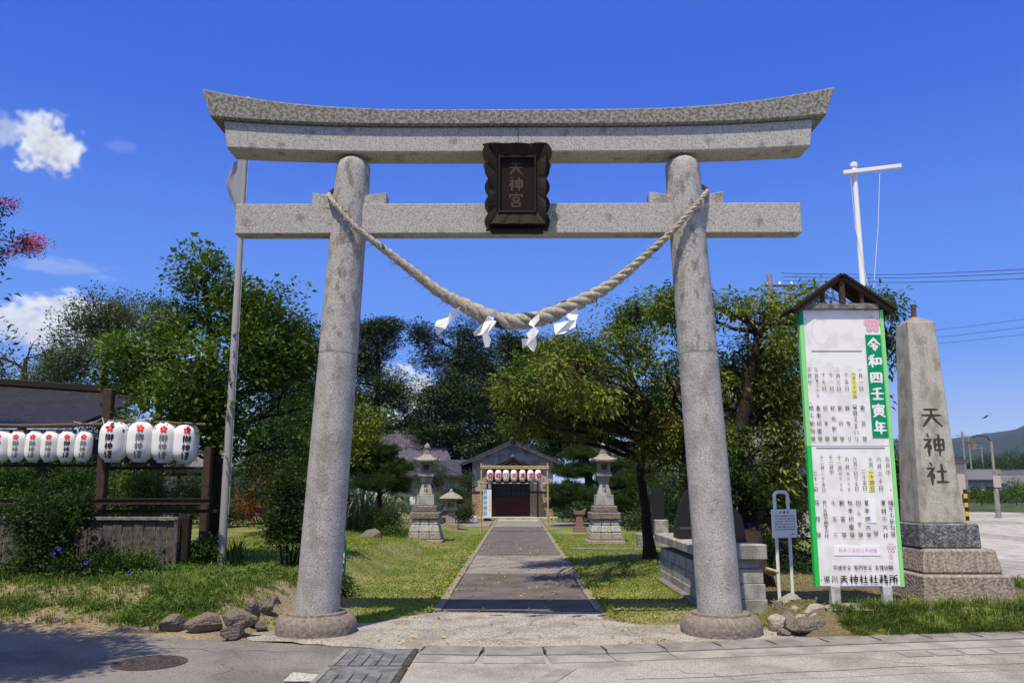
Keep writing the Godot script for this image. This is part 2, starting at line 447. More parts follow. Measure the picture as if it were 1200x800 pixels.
# ------------------------------------------------------------------ brush lettering
func make_glyphs() -> void:
	GL = {
		"一": "05489348", "二": "20268026 06789478", "三": "14188618 22488048 06829482",
		"四": "12181290 121888188890 381838502666 601860607862 12829082",
		"五": "12148814 44144082 184876487282 04829682",
		"六": "48045816 06329432 36480492 62489292", "七": "04548646 420646849084", "八": "38140890 551064409690",
		"九": "400438500892 10347634768084909676", "十": "05469546 50045098",
		"月": "280828651294 2808780878926486 28347834 28607860", "日": "18081894 180880088094 18508050 18888088",
		"中": "12261264 122688268864 12648864 50045098",
		"天": "18208220 06469446 502050460894 504670729694",
		"令": "500424340650 500472329650 36466246 226276626286 44745896",
		"禾": "80061618 06349434 50125098 48400480 52429680", "口": "14201488 142086208688 14808680",
		"壬": "78061816 06469446 48164890 16889088",
		"寅": "50025012 10141030 101490148430 26307430 20402074 204080408074 20568056 20748074 50305074 36800896 64809296",
		"年": "30042240 26208820 28462872 28468446 06729672 56225698",
		"礻": "46045816 122880280864 50525098 62527470", "申": "14241472 142486248672 14488648 14728672 50025098",
		"土": "14388638 50065088 04889688",
		"矛": "141080105030 36284642 064888487666 505050943884 46520684",
		"夂": "40042034 30208420 74200658 26289662", "力": "12308830 883080926486 48044896",
		"戸": "06109410 20309030 203020600698 90309058 20589058", "斤": "86041818 201420540496 22449844 66446698",
		"川": "20061850 18500496 50124886 82068298",
		"氵": "10081820 04341644 06962860", 
		"梁": "08081818 04281438 06482436 341076107044 56103246 80189036 34243046 06609460 50465098 46620694 54629694",
		"彳": "70042036 76301662 45504598",
		"卸": "28061434 20226822 06426842 38223878 12561278 38606660 06826878 76147698 761494149470",
		"火": "12301446 42263446 260426560696 28563896",
		"登": "081044104038 22264036 920870289644 56087030 40449044 26542674 265478547874 26747874 38784690 66785890 08949694",
		"滿": "08169616 30043028 70047028 26287028 12409040 12401298 124090409098 50164050 28562878 72567278 28787278 50505078",
		"宀": "50005014 08160834 081694169032", "呂": "28062840 280674067440 28407440 50405058 18581898 185884588498 18948494",
		"南": "06149414 50005030 10341098 103492349298 38404456 62405656 28607460 22767876 50605098",
		"犬": "06369636 500850400696 50406696 72088420",
		"歳": "50005022 24086008 06229422 18361870 18700496 18388838 30484848 38484888 28602480 48605480 600860606890 68909678 84448270",
		"旦": "24082470 240876087670 24387638 24707670 04929692",
		"祭": "30020630 301444144428 44280858 22303240 54128612 86125250 58209654 32507250 16649064 50645098 30740890 70749490",
		"焼": "12301446 42263446 260426560696 28563896 50168816 68046830 54307830 44449644 60446480 60804698 80448090 80909690",
		"参": "40043020 30207620 06369636 44200660 50349460 70504066 76623080 80763898",
		"替": "10144214 06284628 28022840 28281044 56149014 54289428 72027240 72289644 26502698 265076507698 26747674 26947694",
		"鷽": "20042044 200440044020 84048444 600484048420 06448844 30563098 305676567670 30627662 30707870 30808680 868076986098",
		"え": "44045814 243078301488 425862888888", "ま": "16188418 20388038 500450783690 369020803070 30709288", "い": "161818622686 70209066",
		"り": "260624563448 700470564098", "の": "522042701470 103430168816 905480785290",
		"節": "20040818 16163216 60045018 56168016 20302098 203044304460 20464446 20624462 36723298 60386098 603890389070",
		"分": "38040646 60049646 24508050 80507294 44500896",
		"紀": "30041024 10243630 38240648 06484648 28482896 14621084 38624478 56145684 561490149040 56409040 56849686 96869674",
		"元": "22188018 04449644 36443088 30880498 62446284 62849688 96889674",
		"祈": "礻", "春": "16108410 20268026 06429442 50004442 44420474 54429674 30583098 305872587298 30787278 30967296",
		"季": "74042012 06249424 50085048 46280450 54289650 28567056 50665098 06769476 70565066",
		"祖": "礻", "靈": "14087808 50005036 06240640 062494249040 10489048 14589014 06669466 36703690 64706490 04949694",
		"桃": "06304430 24042498 24340660 28344450 60045660 56604698 80048090 80909690 44284644 96248444 40704460 86589670",
		"句": "34040438 20208820 882080966690 26382670 263862386270 26706270",
		"端": "16042016 04244424 12301270 38303070 04804678 56105630 92109230 56309230 72027230 48429842 52565298 525696569698 66566698 80568098",
		"午": "30041034 22248624 04549654 50245098",
		"夏": "08069206 26182662 261874187462 26327432 26467446 26627462 40620490 36707470 74703098 40729698",
		"越": "10183818 24042444 04364436 24442478 12561078 10789696 24604060 56185670 56187018 70187470 80048080 80809270 60189418",
		"大": "06349434 50340896 50349696", "祓": "礻",
		"例": "28040644 18301898 34149214 46143646 363064306070 60703698 42445456 76207680 94049498",
		"旧": "16041696 40144090 401488148890 40508850 40908890",
		"夕": "44040850 30248024 80242098 34465666", "秋": "20041014 04244624 26102698 26300656 28304450 56304850 90248044 70047050 70504698 70509698",
		"新": "24022410 06104610 14181628 38183228 04324832 06484648 26322698 24500476 28504466 90045614 561856600498 56409840 78407898",
		"嘗": "20042416 50005018 76047016 06180632 061894189032 30343050 303470347050 30507050 22602298 226078607898 22787878 22967896",
		"終": "24041024 10243030 34240648 06484248 24482496 12601082 34624076 60044430 56168816 88164464 56309460 60666876 56809094",
		"師": "16042010 10161098 101636163640 10403640 10563656 36563680 10803680 44109610 50265080 50269226 92268870 70107098",
		"走": "20188018 50005034 06349434 50345088 50568656 28502478 24780496 20709696",
		"除": "10061098 100634062430 24303656 36562066 68044034 68049634 54447844 46609060 68446894 30743888 84708892",
		"夜": "50005012 06129412 30162040 20402098 18302844 60164850 56308830 88304498 56509098",
		"交": "50005014 06169416 34241040 64249040 70461098 30469498",
		"通": "08081818 04402040 20402078 20780488 04889696 44068406 84066618 44304480 443088308880 44468846 44624462 44628862 66306680",
		"安": "50005012 08140830 081494149030 48243078 30789098 72441898 04449644",
		"全": "50024030 40300648 50029648 28567256 22747874 50565094 06949694",
		"家": "50005012 08140830 081494149028 22307830 50300860 38466296 62965094 50560878 54660898 78446858 60529690",
		"内": "12241298 122488248898 50045030 50300870 50408070",
		"各": "40020634 30147414 74140660 32309660 28682898 286874687498 28947494",
		"種": "20040814 04244224 24102498 24300650 84045410 46209620 50345066 503492349266 50509250 50669266 70087092 52789078 44929892",
		"願": "06084608 10080698 22184218 22182248 221842184248 22484248 32483298 20601480 42605076 54089808 76087418 58205876 582094209476 58389438 58569456 58769476 68784898 82789896",
		"毎": "30041026 22148814 20302680 20308430 84307698 04549654 14788878",
		"次": "08161828 06802450 50043040 46248824 88247844 64307044 60503698 66509698",
		"務": "", "神": "", "社": "", "所": "", "和": "", "御": "", "燈": "", "満": "", "宮": "", "献": "",
		"は": "161016501696 40308830 680668804890 489042769290",
	}
	GC = {
		"和": [["禾", 0, 0, 0.56, 1.0], ["口", 0.58, 0.18, 0.42, 0.66]], "神": [["礻", 0, 0, 0.44, 1.0], ["申", 0.44, 0.05, 0.56, 0.95]],
		"社": [["礻", 0, 0, 0.46, 1.0], ["土", 0.44, 0.06, 0.56, 0.92]], "務": [["矛", 0, 0.02, 0.48, 0.96], ["夂", 0.46, 0, 0.54, 0.7], ["力", 0.48, 0.46, 0.48, 0.54]],
		"所": [["戸", 0, 0.02, 0.5, 0.96], ["斤", 0.5, 0, 0.5, 1.0]], "御": [["彳", 0, 0, 0.3, 1.0], ["卸", 0.28, 0, 0.72, 1.0]],
		"燈": [["火", 0, 0.05, 0.4, 0.95], ["登", 0.38, 0, 0.62, 1.0]], "満": [["氵", 0, 0, 0.3, 1.0], ["滿", 0.3, 0, 0.7, 1.0]],
		"宮": [["宀", 0, 0, 1.0, 1.0], ["呂", 0.1, 0.3, 0.8, 0.7]], "献": [["南", 0, 0, 0.52, 1.0], ["犬", 0.5, 0, 0.5, 1.0]],
		"祈": [["礻", 0, 0, 0.46, 1.0], ["斤", 0.48, 0, 0.52, 1.0]], "祖": [["礻", 0, 0, 0.46, 1.0], ["日", 0.48, 0, 0.5, 0.96]],
		"祓": [["礻", 0, 0, 0.44, 1.0], ["犬", 0.46, 0, 0.54, 1.0]],
	}

func strokes(ch: String) -> Array:      # polylines in a unit box, y down
	var out := []
	if GC.has(ch):
		for c in GC[ch]:
			for s in strokes(c[0]):
				var q := []
				for p in s: q.append(Vector2(c[1] + p.x * c[3], c[2] + p.y * c[4]))
				out.append(q)
		return out
	if not GL.has(ch): return out
	for w in GL[ch].split(" ", false):
		var q := []
		for i in range(0, w.length() - 3, 4):
			q.append(Vector2(w.substr(i, 2).to_int(), w.substr(i + 2, 2).to_int()) / 99.0)
		if q.size() > 1: out.append(q)
	return out

# fn takes (Vector2 in text units, lift above the surface) and gives a point on the surface
func write(b: MB, text: String, fn: Callable, x: float, y: float, size: float, gap: float, weight := 0.1, wide := 1.0) -> void:
	var top := y
	for ch in text:
		if ch != " ":
			var k := 0
			for s in strokes(ch):
				k += 1
				var pts := []
				for i in s.size() - 1:
					var parts := maxi(1, int(ceil(s[i].distance_to(s[i + 1]) / 0.16)))
					for j in parts: pts.append(s[i].lerp(s[i + 1], float(j) / parts))
				pts.append(s[-1])
				var n := pts.size()
				var lift := 0.0008 + 0.0002 * k
				var edge := []
				for i in n:
					var t: Vector2 = (pts[mini(i + 1, n - 1)] - pts[maxi(i - 1, 0)]).normalized()
					var side := Vector2(-t.y, t.x)
					var f := float(i) / maxf(1.0, n - 1.0)
					var w := weight * (0.62 + 0.45 * sin(0.5 + f * 2.2)) * (0.85 if absf(t.x) > absf(t.y) else 1.1)
					if i == n - 1: w *= 0.55
					var p: Vector2 = pts[i]
					if i == 0: p -= t * weight * 0.3
					if i == n - 1: p += t * weight * 0.3
					var o := Vector2(x, top)
					var sc := Vector2(size * wide, size)
					edge.append([fn.call(o + (p + side * w * 0.5) * sc, lift), fn.call(o + (p - side * w * 0.5) * sc, lift)])
				for i in n - 1:
					b.quad(edge[i][0], edge[i + 1][0], edge[i + 1][1], edge[i][1])
		top += size * gap

func on_plane(origin: Vector3, right: Vector3, down: Vector3, out: Vector3) -> Callable:
	return func(p: Vector2, lift: float) -> Vector3: return origin + right * p.x + down * p.y + out * lift

# a five petalled plum crest: discs
func crest(b: MB, fn: Callable, x: float, y: float, r: float, hollow := false) -> void:
	for k in 5:
		var a := TAU * k / 5.0 - PI / 2
		var c := Vector2(x, y) + Vector2(cos(a), sin(a)) * r * 0.6
		var n := 10
		for i in n:
			var p := Vector2(cos(TAU * i / n), sin(TAU * i / n))
			var q := Vector2(cos(TAU * (i + 1) / n), sin(TAU * (i + 1) / n))
			if hollow:
				b.quad(fn.call(c + p * r * 0.2, 0.003), fn.call(c + p * r * 0.4, 0.003), fn.call(c + q * r * 0.4, 0.003), fn.call(c + q * r * 0.2, 0.003))
			else:
				b.tri(fn.call(c, 0.003), fn.call(c + p * r * 0.36, 0.003), fn.call(c + q * r * 0.36, 0.003))
	for i in 8:
		b.tri(fn.call(Vector2(x, y), 0.004), fn.call(Vector2(x, y) + Vector2(cos(TAU * i / 8), sin(TAU * i / 8)) * r * 0.16, 0.004), fn.call(Vector2(x, y) + Vector2(cos(TAU * (i + 1) / 8), sin(TAU * (i + 1) / 8)) * r * 0.16, 0.004))

# the same, with every character a part of its own; across writes from left to right
func write_parts(parent: Node3D, m: Material, text: String, fn: Callable, x: float, y: float, size: float, gap: float, weight := 0.1, wide := 1.0, across := false) -> void:
	for ch in text:
		if ch != " ":
			var b := MB.new()
			write(b, ch, fn, x, y, size, 1.0, weight, wide)
			part("character", b, m, parent)
		if across: x += size * gap
		else: y += size * gap

# ------------------------------------------------------------------ ground
var noise := FastNoiseLite.new()
var apron := PackedVector2Array()
const EDGE := [Vector2(-30, -13.5), Vector2(-12, -10.8), Vector2(-5.84, -9.75), Vector2(-3.74, -9.35), Vector2(-1.9, -8.92), Vector2(-1.0, -8.62), Vector2(0.28, -8.6), Vector2(1.86, -8.92), Vector2(3.57, -9.27), Vector2(5.57, -9.6), Vector2(9.0, -10.2), Vector2(14.0, -11.2), Vector2(40.0, -18.0)]

func edge_z(x: float) -> float:      # far edge of the village road, rounded
	var s := 0.0
	for k in 5: s += edge_raw(x + (k - 2) * 0.45)
	return s / 5.0

func edge_raw(x: float) -> float:
	for i in EDGE.size() - 1:
		if x <= EDGE[i + 1].x:
			return lerpf(EDGE[i].y, EDGE[i + 1].y, clampf((x - EDGE[i].x) / (EDGE[i + 1].x - EDGE[i].x), 0.0, 1.0))
	return EDGE[-1].y

func ground_h(x: float, z: float) -> float:
	var back := edge_z(x) - z                       # metres behind the road edge
	if back < 0.0: return -0.012
	var h := 0.02
	var left := smoothstep(-2.75, -3.5, x + 0.12 * (z + 10.0) * 0.3) * smoothstep(0.15, 1.5, back) * 0.3
	left *= 1.0 - 0.6 * smoothstep(-18.0, -26.0, z) * smoothstep(-7.0, -3.5, x)
	var right := smoothstep(2.9, 3.45, x) * smoothstep(8.6, 7.6, x) * smoothstep(0.05, 0.5, back) * smoothstep(-17.0, -14.0, z) * lerpf(0.12, 0.235, smoothstep(-11.0, -10.45, z))
	h += left + right
	if left + right > 0.02:
		h += noise.get_noise_2d(x * 2.0, z * 2.0) * 0.03 * smoothstep(0.2, 1.0, back)
	if absf(x) < 1.1 and z > -46.0: h = -0.05
	if apron.size() and z > -11.5 and x > -3.2 and x < 3.3 and Geometry2D.is_point_in_polygon(Vector2(x, z), apron): h = -0.012
	if z < -34.8 and z > -41.5 and x < 4.0: h = -0.04
	if x > 7.9 and z < -14.0: h = -0.05
	return h

func bare(x: float, z: float) -> float:     # 1 where earth shows
	var n := noise.get_noise_2d(x * 1.3 + 40.0, z * 2.0)
	var b := smoothstep(0.1, 0.45, n) * 0.35
	if x < -2.9 and z > -14.0:
		b = maxf(b * 0.7, smoothstep(1.25, 0.35, edge_z(x) - z + n * 0.7))
		if x < -4.6: b = maxf(b, 0.9 * smoothstep(0.55, 0.2, absf(edge_z(x) - z - 1.35 + n * 0.5)))
	if x < -2.0 and x > -3.6 and z > -12.4: b = maxf(b, 0.75 + n * 0.4)
	if z < -13.0 and z > -24.0 and x < -1.3: b = maxf(b, 0.5 * smoothstep(0.08, 0.4, noise.get_noise_2d(x * 0.9, z * 1.6 + 9.0)))
	if x > 2.95 and x < 3.75 and z > -12.5: b = maxf(b, 0.8 + n)
	if x > 1.0 and x < 3.0 and z > -12.0: b = maxf(b, 0.55 + n)
	if x > 3.4 and x < 6.8 and edge_z(x) - z > 0.45 and z > -13.0: b = maxf(b, 0.9)
	if x > 2.0 and z < -11.5 and z > -20.0 and x > 3.1: b = maxf(b, 0.75)
	return clampf(b, 0.0, 1.0)

func lawn_colour(x: float, z: float) -> Color:
	var g := Color(0.2, 0.255, 0.065)
	g = g.lerp(Color(0.29, 0.31, 0.1), smoothstep(-0.2, 0.4, noise.get_noise_2d(x * 0.9, z * 0.9)))
	return g.lerp(Color(0.2, 0.15, 0.1) if x > 2.8 else Color(0.36, 0.28, 0.19), bare(x, z))

func build_ground() -> void:
	noise.seed = 4
	noise.frequency = 0.5
	noise.fractal_octaves = 4
	# gravelled apron under the gateway
	var ap := PackedVector2Array()
	for p in [[-1.05, -8.6], [-2.2, -8.98], [-2.95, -9.2], [-3.0, -9.62], [-2.35, -10.25], [-1.75, -10.3], [-1.3, -10.9], [-1.08, -11.22], [1.08, -11.22], [1.05, -10.6], [1.35, -10.25], [2.5, -10.35], [3.0, -9.85], [3.15, -9.18], [1.86, -8.92], [0.28, -8.6]]:
		ap.append(Vector2(p[0], p[1]))
	apron = ragged(ap, 0.16, 0.05)
	sheet("approach", apron, 0.006, M.gravel)
	# garden ground near the gate
	var st := SurfaceTool.new()
	st.begin(Mesh.PRIMITIVE_TRIANGLES)
	var xs := []
	var zs := []
	var x := -16.0
	while x < 12.01:
		xs.append(x); x += 0.16
	var z := -8.2
	while z > -50.0:
		zs.append(z); z -= 0.16 if z > -20.0 else 0.4
	for zi in zs:
		for xi in xs:
			st.set_color(lawn_colour(xi, zi))
			st.add_vertex(Vector3(xi, ground_h(xi, zi), zi))
	var w := xs.size()
	for j in zs.size() - 1:
		for i in w - 1:
			var a := j * w + i
			for k in [a, a + w, a + 1, a + 1, a + w, a + w + 1]: st.add_index(k)
	st.generate_normals()
	struct(obj("lawn_ground", st.commit(), M.ground))
	# the plain beyond
	var b := MB.new()
	b.color(Color(0.1, 0.14, 0.045))
	b.quad(Vector3(-2500, -0.12, 60), Vector3(2500, -0.12, 60), Vector3(2500, -0.12, -3200), Vector3(-2500, -0.12, -3200))
	struct(part("ground", b, M.ground))
	# asphalt road: dark on the left of the drain, older and paler on the right
	sheet("road", road_outline(-40.0, -1.02), 0.0, M.asphalt)
	sheet("road_concrete", road_outline(-1.02, 40.0), -0.004, M.asphalt_old)
	# the path: slabs of different age, butted end to end
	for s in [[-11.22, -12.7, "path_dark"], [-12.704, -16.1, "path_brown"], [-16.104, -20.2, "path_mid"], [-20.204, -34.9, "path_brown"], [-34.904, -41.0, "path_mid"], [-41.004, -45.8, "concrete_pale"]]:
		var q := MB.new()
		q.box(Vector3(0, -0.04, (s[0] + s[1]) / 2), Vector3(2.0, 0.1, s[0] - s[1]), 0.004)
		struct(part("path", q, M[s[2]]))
	var r := RandomNumberGenerator.new()
	r.seed = 8
	for side in [-1, 1]:
		var k := Node3D.new()
		k.name = numbered("path_edging")
		add_child(k)
		struct(k)
		var zz := -11.3
		while zz > -44.0:
			var l := 0.9
			var q := MB.new()
			q.box(Vector3(side * (1.062 + r.randf() * 0.012), -0.036 + r.randf() * 0.006, zz - l / 2), Vector3(0.11, 0.1, l - 0.012), 0.012)
			part("kerb_stone", q, M.kerb_edge, k)
			zz -= l
	# faint tar seams along the old road
	for off in [[1.35, 0.016], [1.62, 0.01], [2.3, 0.014]]:
		var tm := MB.new()
		var tx := 0.9
		while tx < 8.0:
			var w0: float = off[1] * (0.7 + 0.6 * absf(noise.get_noise_2d(tx * 3.0, off[0] * 9.0)))
			var za: float = edge_z(tx) + off[0] + noise.get_noise_2d(tx, off[0]) * 0.1
			var zb: float = edge_z(tx + 0.2) + off[0] + noise.get_noise_2d(tx + 0.2, off[0]) * 0.1
			tm.quad(Vector3(tx, 0.0, za + w0), Vector3(tx + 0.2, 0.0, zb + w0), Vector3(tx + 0.2, 0.0, zb), Vector3(tx, 0.0, za))
			tx += 0.2
		struct(part("road_seam", tm, M.kerb))
	# cracks in the asphalt
	for cr in [[Vector2(-4.6, -8.9), Vector2(-1.9, -8.55), 0.012], [Vector2(-2.9, -8.7), Vector2(-2.5, -7.3), 0.009], [Vector2(1.2, -7.9), Vector2(2.3, -7.2), 0.008], [Vector2(2.6, -8.5), Vector2(4.6, -7.7), 0.009], [Vector2(-0.5, -9.0), Vector2(0.5, -10.9), 0.009]]:
		var cm := MB.new()
		var last := [Vector3(), Vector3()]
		for k in 31:
			var f := k / 30.0
			var q: Vector2 = cr[0].lerp(cr[1], f)
			var s := Vector2(cr[0].y - cr[1].y, cr[1].x - cr[0].x).normalized()
			q += s * (noise.get_noise_2d(f * 9.0, cr[0].x * 5.0) * 0.22 + r.randf_range(-0.012, 0.012))
			var cw: float = 0.55 * cr[2] * (0.3 + 0.9 * sin(PI * f)) * r.randf_range(0.6, 1.2)
			var yy := 0.0085 if cr[0].y < -8.95 and cr[0].x > -1.0 else 0.0025
			var e := [Vector3(q.x + s.x * cw, yy, q.y + s.y * cw), Vector3(q.x - s.x * cw, yy, q.y - s.y * cw)]
			if k > 0: cm.quad(last[0], e[0], e[1], last[1])
			last = e
		struct(part("road_crack", cm, M.drain))
	# crossing lane in front of the office
	var q := MB.new()
	q.box(Vector3(-10.6, -0.045, -38), Vector3(18.8, 0.09, 5.6), 0.0)
	struct(part("garden_lane", q, M.path_mid))
	q = MB.new()
	q.box(Vector3(6.2, -0.045, -38), Vector3(10.0, 0.09, 5.6), 0.0)
	struct(part("garden_lane", q, M.path_mid))
	# narrow kerb line across the right lawn
	var kl := Node3D.new()
	kl.name = numbered("lawn_kerb")
	add_child(kl); struct(kl)
	for i in 4:
		q = MB.new()
		q.box(Vector3(1.75 + i * 0.8, 0.03, -21.9 + i * 0.05), Vector3(0.79, 0.07, 0.1), 0.01)
		part("kerb_stone", q, M.kerb, kl)
	# paved side street on the right, behind the stone pillar
	var pav := Node3D.new()
	pav.name = numbered("side_pavement")
	add_child(pav); struct(pav)
	for i in 9:
		for j in 5:
			q = MB.new()
			var z0 := -14.3 - i * 4.6
			q.box(Vector3(8.2 + 4.2 * (j + 0.5) + i * 1.4, -0.06, z0 - 2.3), Vector3(4.18, 0.13, 4.58), 0.006)
			part("slab", q, M.concrete_pale if (i + j) % 3 else M.concrete, pav)
	var sp := PackedVector2Array([Vector2(20.5, -14), Vector2(60, -14), Vector2(80, -75), Vector2(39, -62), Vector2(34, -45), Vector2(27, -28)])
	sheet("side_road", sp, 0.022, M.asphalt)
	# gutter blocks along the road
	var gut := Node3D.new()
	gut.name = numbered("gutter")
	add_child(gut); struct(gut)
	var gx := -0.93
	while gx < 9.5:
		var a := Vector3(gx, 0, edge_z(gx))
		var c := Vector3(gx + 0.585, 0, edge_z(gx + 0.585))
		var dir := (c - a).normalized()
		var inn := Vector3(dir.z, 0, -dir.x)       # away from the road
		var xf := Transform3D(Basis(dir, Vector3.UP, -inn), a)
		q = MB.new()
		var tilt := 0.0
		var pr := PackedVector2Array([Vector2(-0.06, -0.2), Vector2(0.3, -0.2), Vector2(0.3, 0.02 + tilt), Vector2(0.26, 0.03 + tilt), Vector2(-0.05, 0.034 + tilt), Vector2(-0.06, 0.026)])
		# section runs across the road: x of the outline is towards the road
		q.prism(pr, 0.0, -a.distance_to(c) + 0.004, xf * Transform3D(Basis(Vector3(0, 0, 1), Vector3(0, 1, 0), Vector3(-1, 0, 0)), Vector3.ZERO))
		part("gutter_block", q, M.kerb, gut)
		q = MB.new()
		q.prism(PackedVector2Array([Vector2(0.303, -0.2), Vector2(0.6, -0.2), Vector2(0.6, 0.004), Vector2(0.303, 0.01)]), 0.0, -a.distance_to(c) + 0.004, xf * Transform3D(Basis(Vector3(0, 0, 1), Vector3(0, 1, 0), Vector3(-1, 0, 0)), Vector3.ZERO))
		part("gutter_apron", q, M.concrete, gut)
		q = MB.new()
		q.box(xf * Vector3(0.0, 0.03, 0.12), Vector3(0.022, 0.014, 0.2), 0.0, xf.basis)
		part("lifting_slot", q, M.iron, gut)
		gx += 0.585
	# pale cross strip of concrete in the road and paint
	flat_quad("road_strip", [Vector3(0.35, 0, -7.83), Vector3(0.53, 0, -7.84), Vector3(0.3, 0, -7.27), Vector3(0.08, 0, -7.27)], 0.001, M.concrete)
	flat_quad("road_marking", [Vector3(-1.97, 0, -7.61), Vector3(-1.69, 0, -7.51), Vector3(-1.68, 0, -7.26), Vector3(-1.96, 0, -7.26)], 0.012, M.road_paint)
	for s in [[1046, 1078], [1081, 1113], [1117, 1150], [1154, 1192]]:
		var mp := MB.new()
		var u0 := remap(s[0], 1040, 1200, 3.68, 5.15)
		var u1 := remap(s[1], 1040, 1200, 3.68, 5.15)
		mp.quad(Vector3(u0, 0.001, edge_z(u0) + 0.92), Vector3(u1, 0.001, edge_z(u1) + 0.92), Vector3(u1, 0.001, edge_z(u1) + 0.67), Vector3(u0, 0.001, edge_z(u0) + 0.67))
		struct(part("road_marking", mp, M.concrete))

func road_outline(x0: float, x1: float) -> PackedVector2Array:
	var p := PackedVector2Array([Vector2(x0, 8.0)])
	p.append(Vector2(x0, edge_z(x0)))
	var x := ceilf(x0 / 0.2) * 0.2
	while x < x1:
		var j := noise.get_noise_2d(x * 4.0, 3.0) * (0.1 if x1 < 0.0 else 0.0)
		if x > x0 + 0.05: p.append(Vector2(x, edge_z(x) + j))
		x += 0.2 if absf(x) < 12.0 else 3.0
	p.append(Vector2(x1, edge_z(x1)))
	p.append(Vector2(x1, 8.0))
	return p

func ragged(p: PackedVector2Array, step: float, amount: float) -> PackedVector2Array:
	var out := PackedVector2Array()
	for i in p.size():
		var a := p[i]
		var b := p[(i + 1) % p.size()]
		var n := maxi(1, int(a.distance_to(b) / step))
		for k in n:
			var q := a.lerp(b, float(k) / n)
			out.append(q + Vector2(noise.get_noise_2d(q.x * 9.0, q.y * 9.0), noise.get_noise_2d(q.x * 9.0 + 70.0, q.y * 9.0)) * amount * 2.0)
	return out

func sheet(called: String, outline: PackedVector2Array, y: float, m: Material) -> MeshInstance3D:
	var b := MB.new()
	var t := Geometry2D.triangulate_polygon(outline)
	for i in range(0, t.size(), 3):
		var a := outline[t[i]]
		var c := outline[t[i + 1]]
		var d := outline[t[i + 2]]
		if (c - a).cross(d - a) > 0.0:
			var e := c
			c = d
			d = e
		b.tri(Vector3(a.x, y, a.y), Vector3(c.x, y, c.y), Vector3(d.x, y, d.y))
	var o := part(called, b, m)
	struct(o)
	return o

func flat_quad(called: String, p: Array, y: float, m: Material) -> void:
	var b := MB.new()
	for q in p.size(): p[q].y = y
	b.quad(p[3], p[2], p[1], p[0])
	struct(part(called, b, m))

func build_hills() -> void:
	# a wooded ridge on the right horizon
	var f := FastNoiseLite.new()
	f.seed = 2
	f.frequency = 0.004
	f.fractal_octaves = 5
	for h in [["hills", 1500.0, 0.2, 1.15, 100.0, 0.0], ["hills", 2300.0, 0.05, 1.2, 150.0, 50.0]]:
		var st := SurfaceTool.new()
		st.begin(Mesh.PRIMITIVE_TRIANGLES)
		var n := 160
		var rows := 12
		for j in rows + 1:
			for i in n + 1:
				var a: float = lerpf(h[2], h[3], float(i) / n)
				var d: float = h[1] + j * 45.0
				var p := Vector3(sin(a) * d, 0, -cos(a) * d)
				var crest_h: float = h[4] * (0.95 + 0.75 * smoothstep(0.47, 0.7, a)) * (1.0 + 0.2 * f.get_noise_2d(a * 600.0 + h[5], 0.0))
				crest_h *= smoothstep(h[2], h[2] + 0.15, a)
				p.y = -2.0 + crest_h * sin(PI * 0.5 * j / rows) + f.get_noise_2d(p.x * 1.5, p.z * 1.5) * 8.0 + absf(f.get_noise_2d(p.x * 12.0, p.z * 12.0)) * 7.0
				st.add_vertex(p)
		for j in rows:
			for i in n:
				var a := j * (n + 1) + i
				for k in [a, a + n + 1, a + 1, a + 1, a + n + 1, a + n + 2]: st.add_index(k)
		st.generate_normals()
		struct(obj("hills", st.commit(), M.hill))

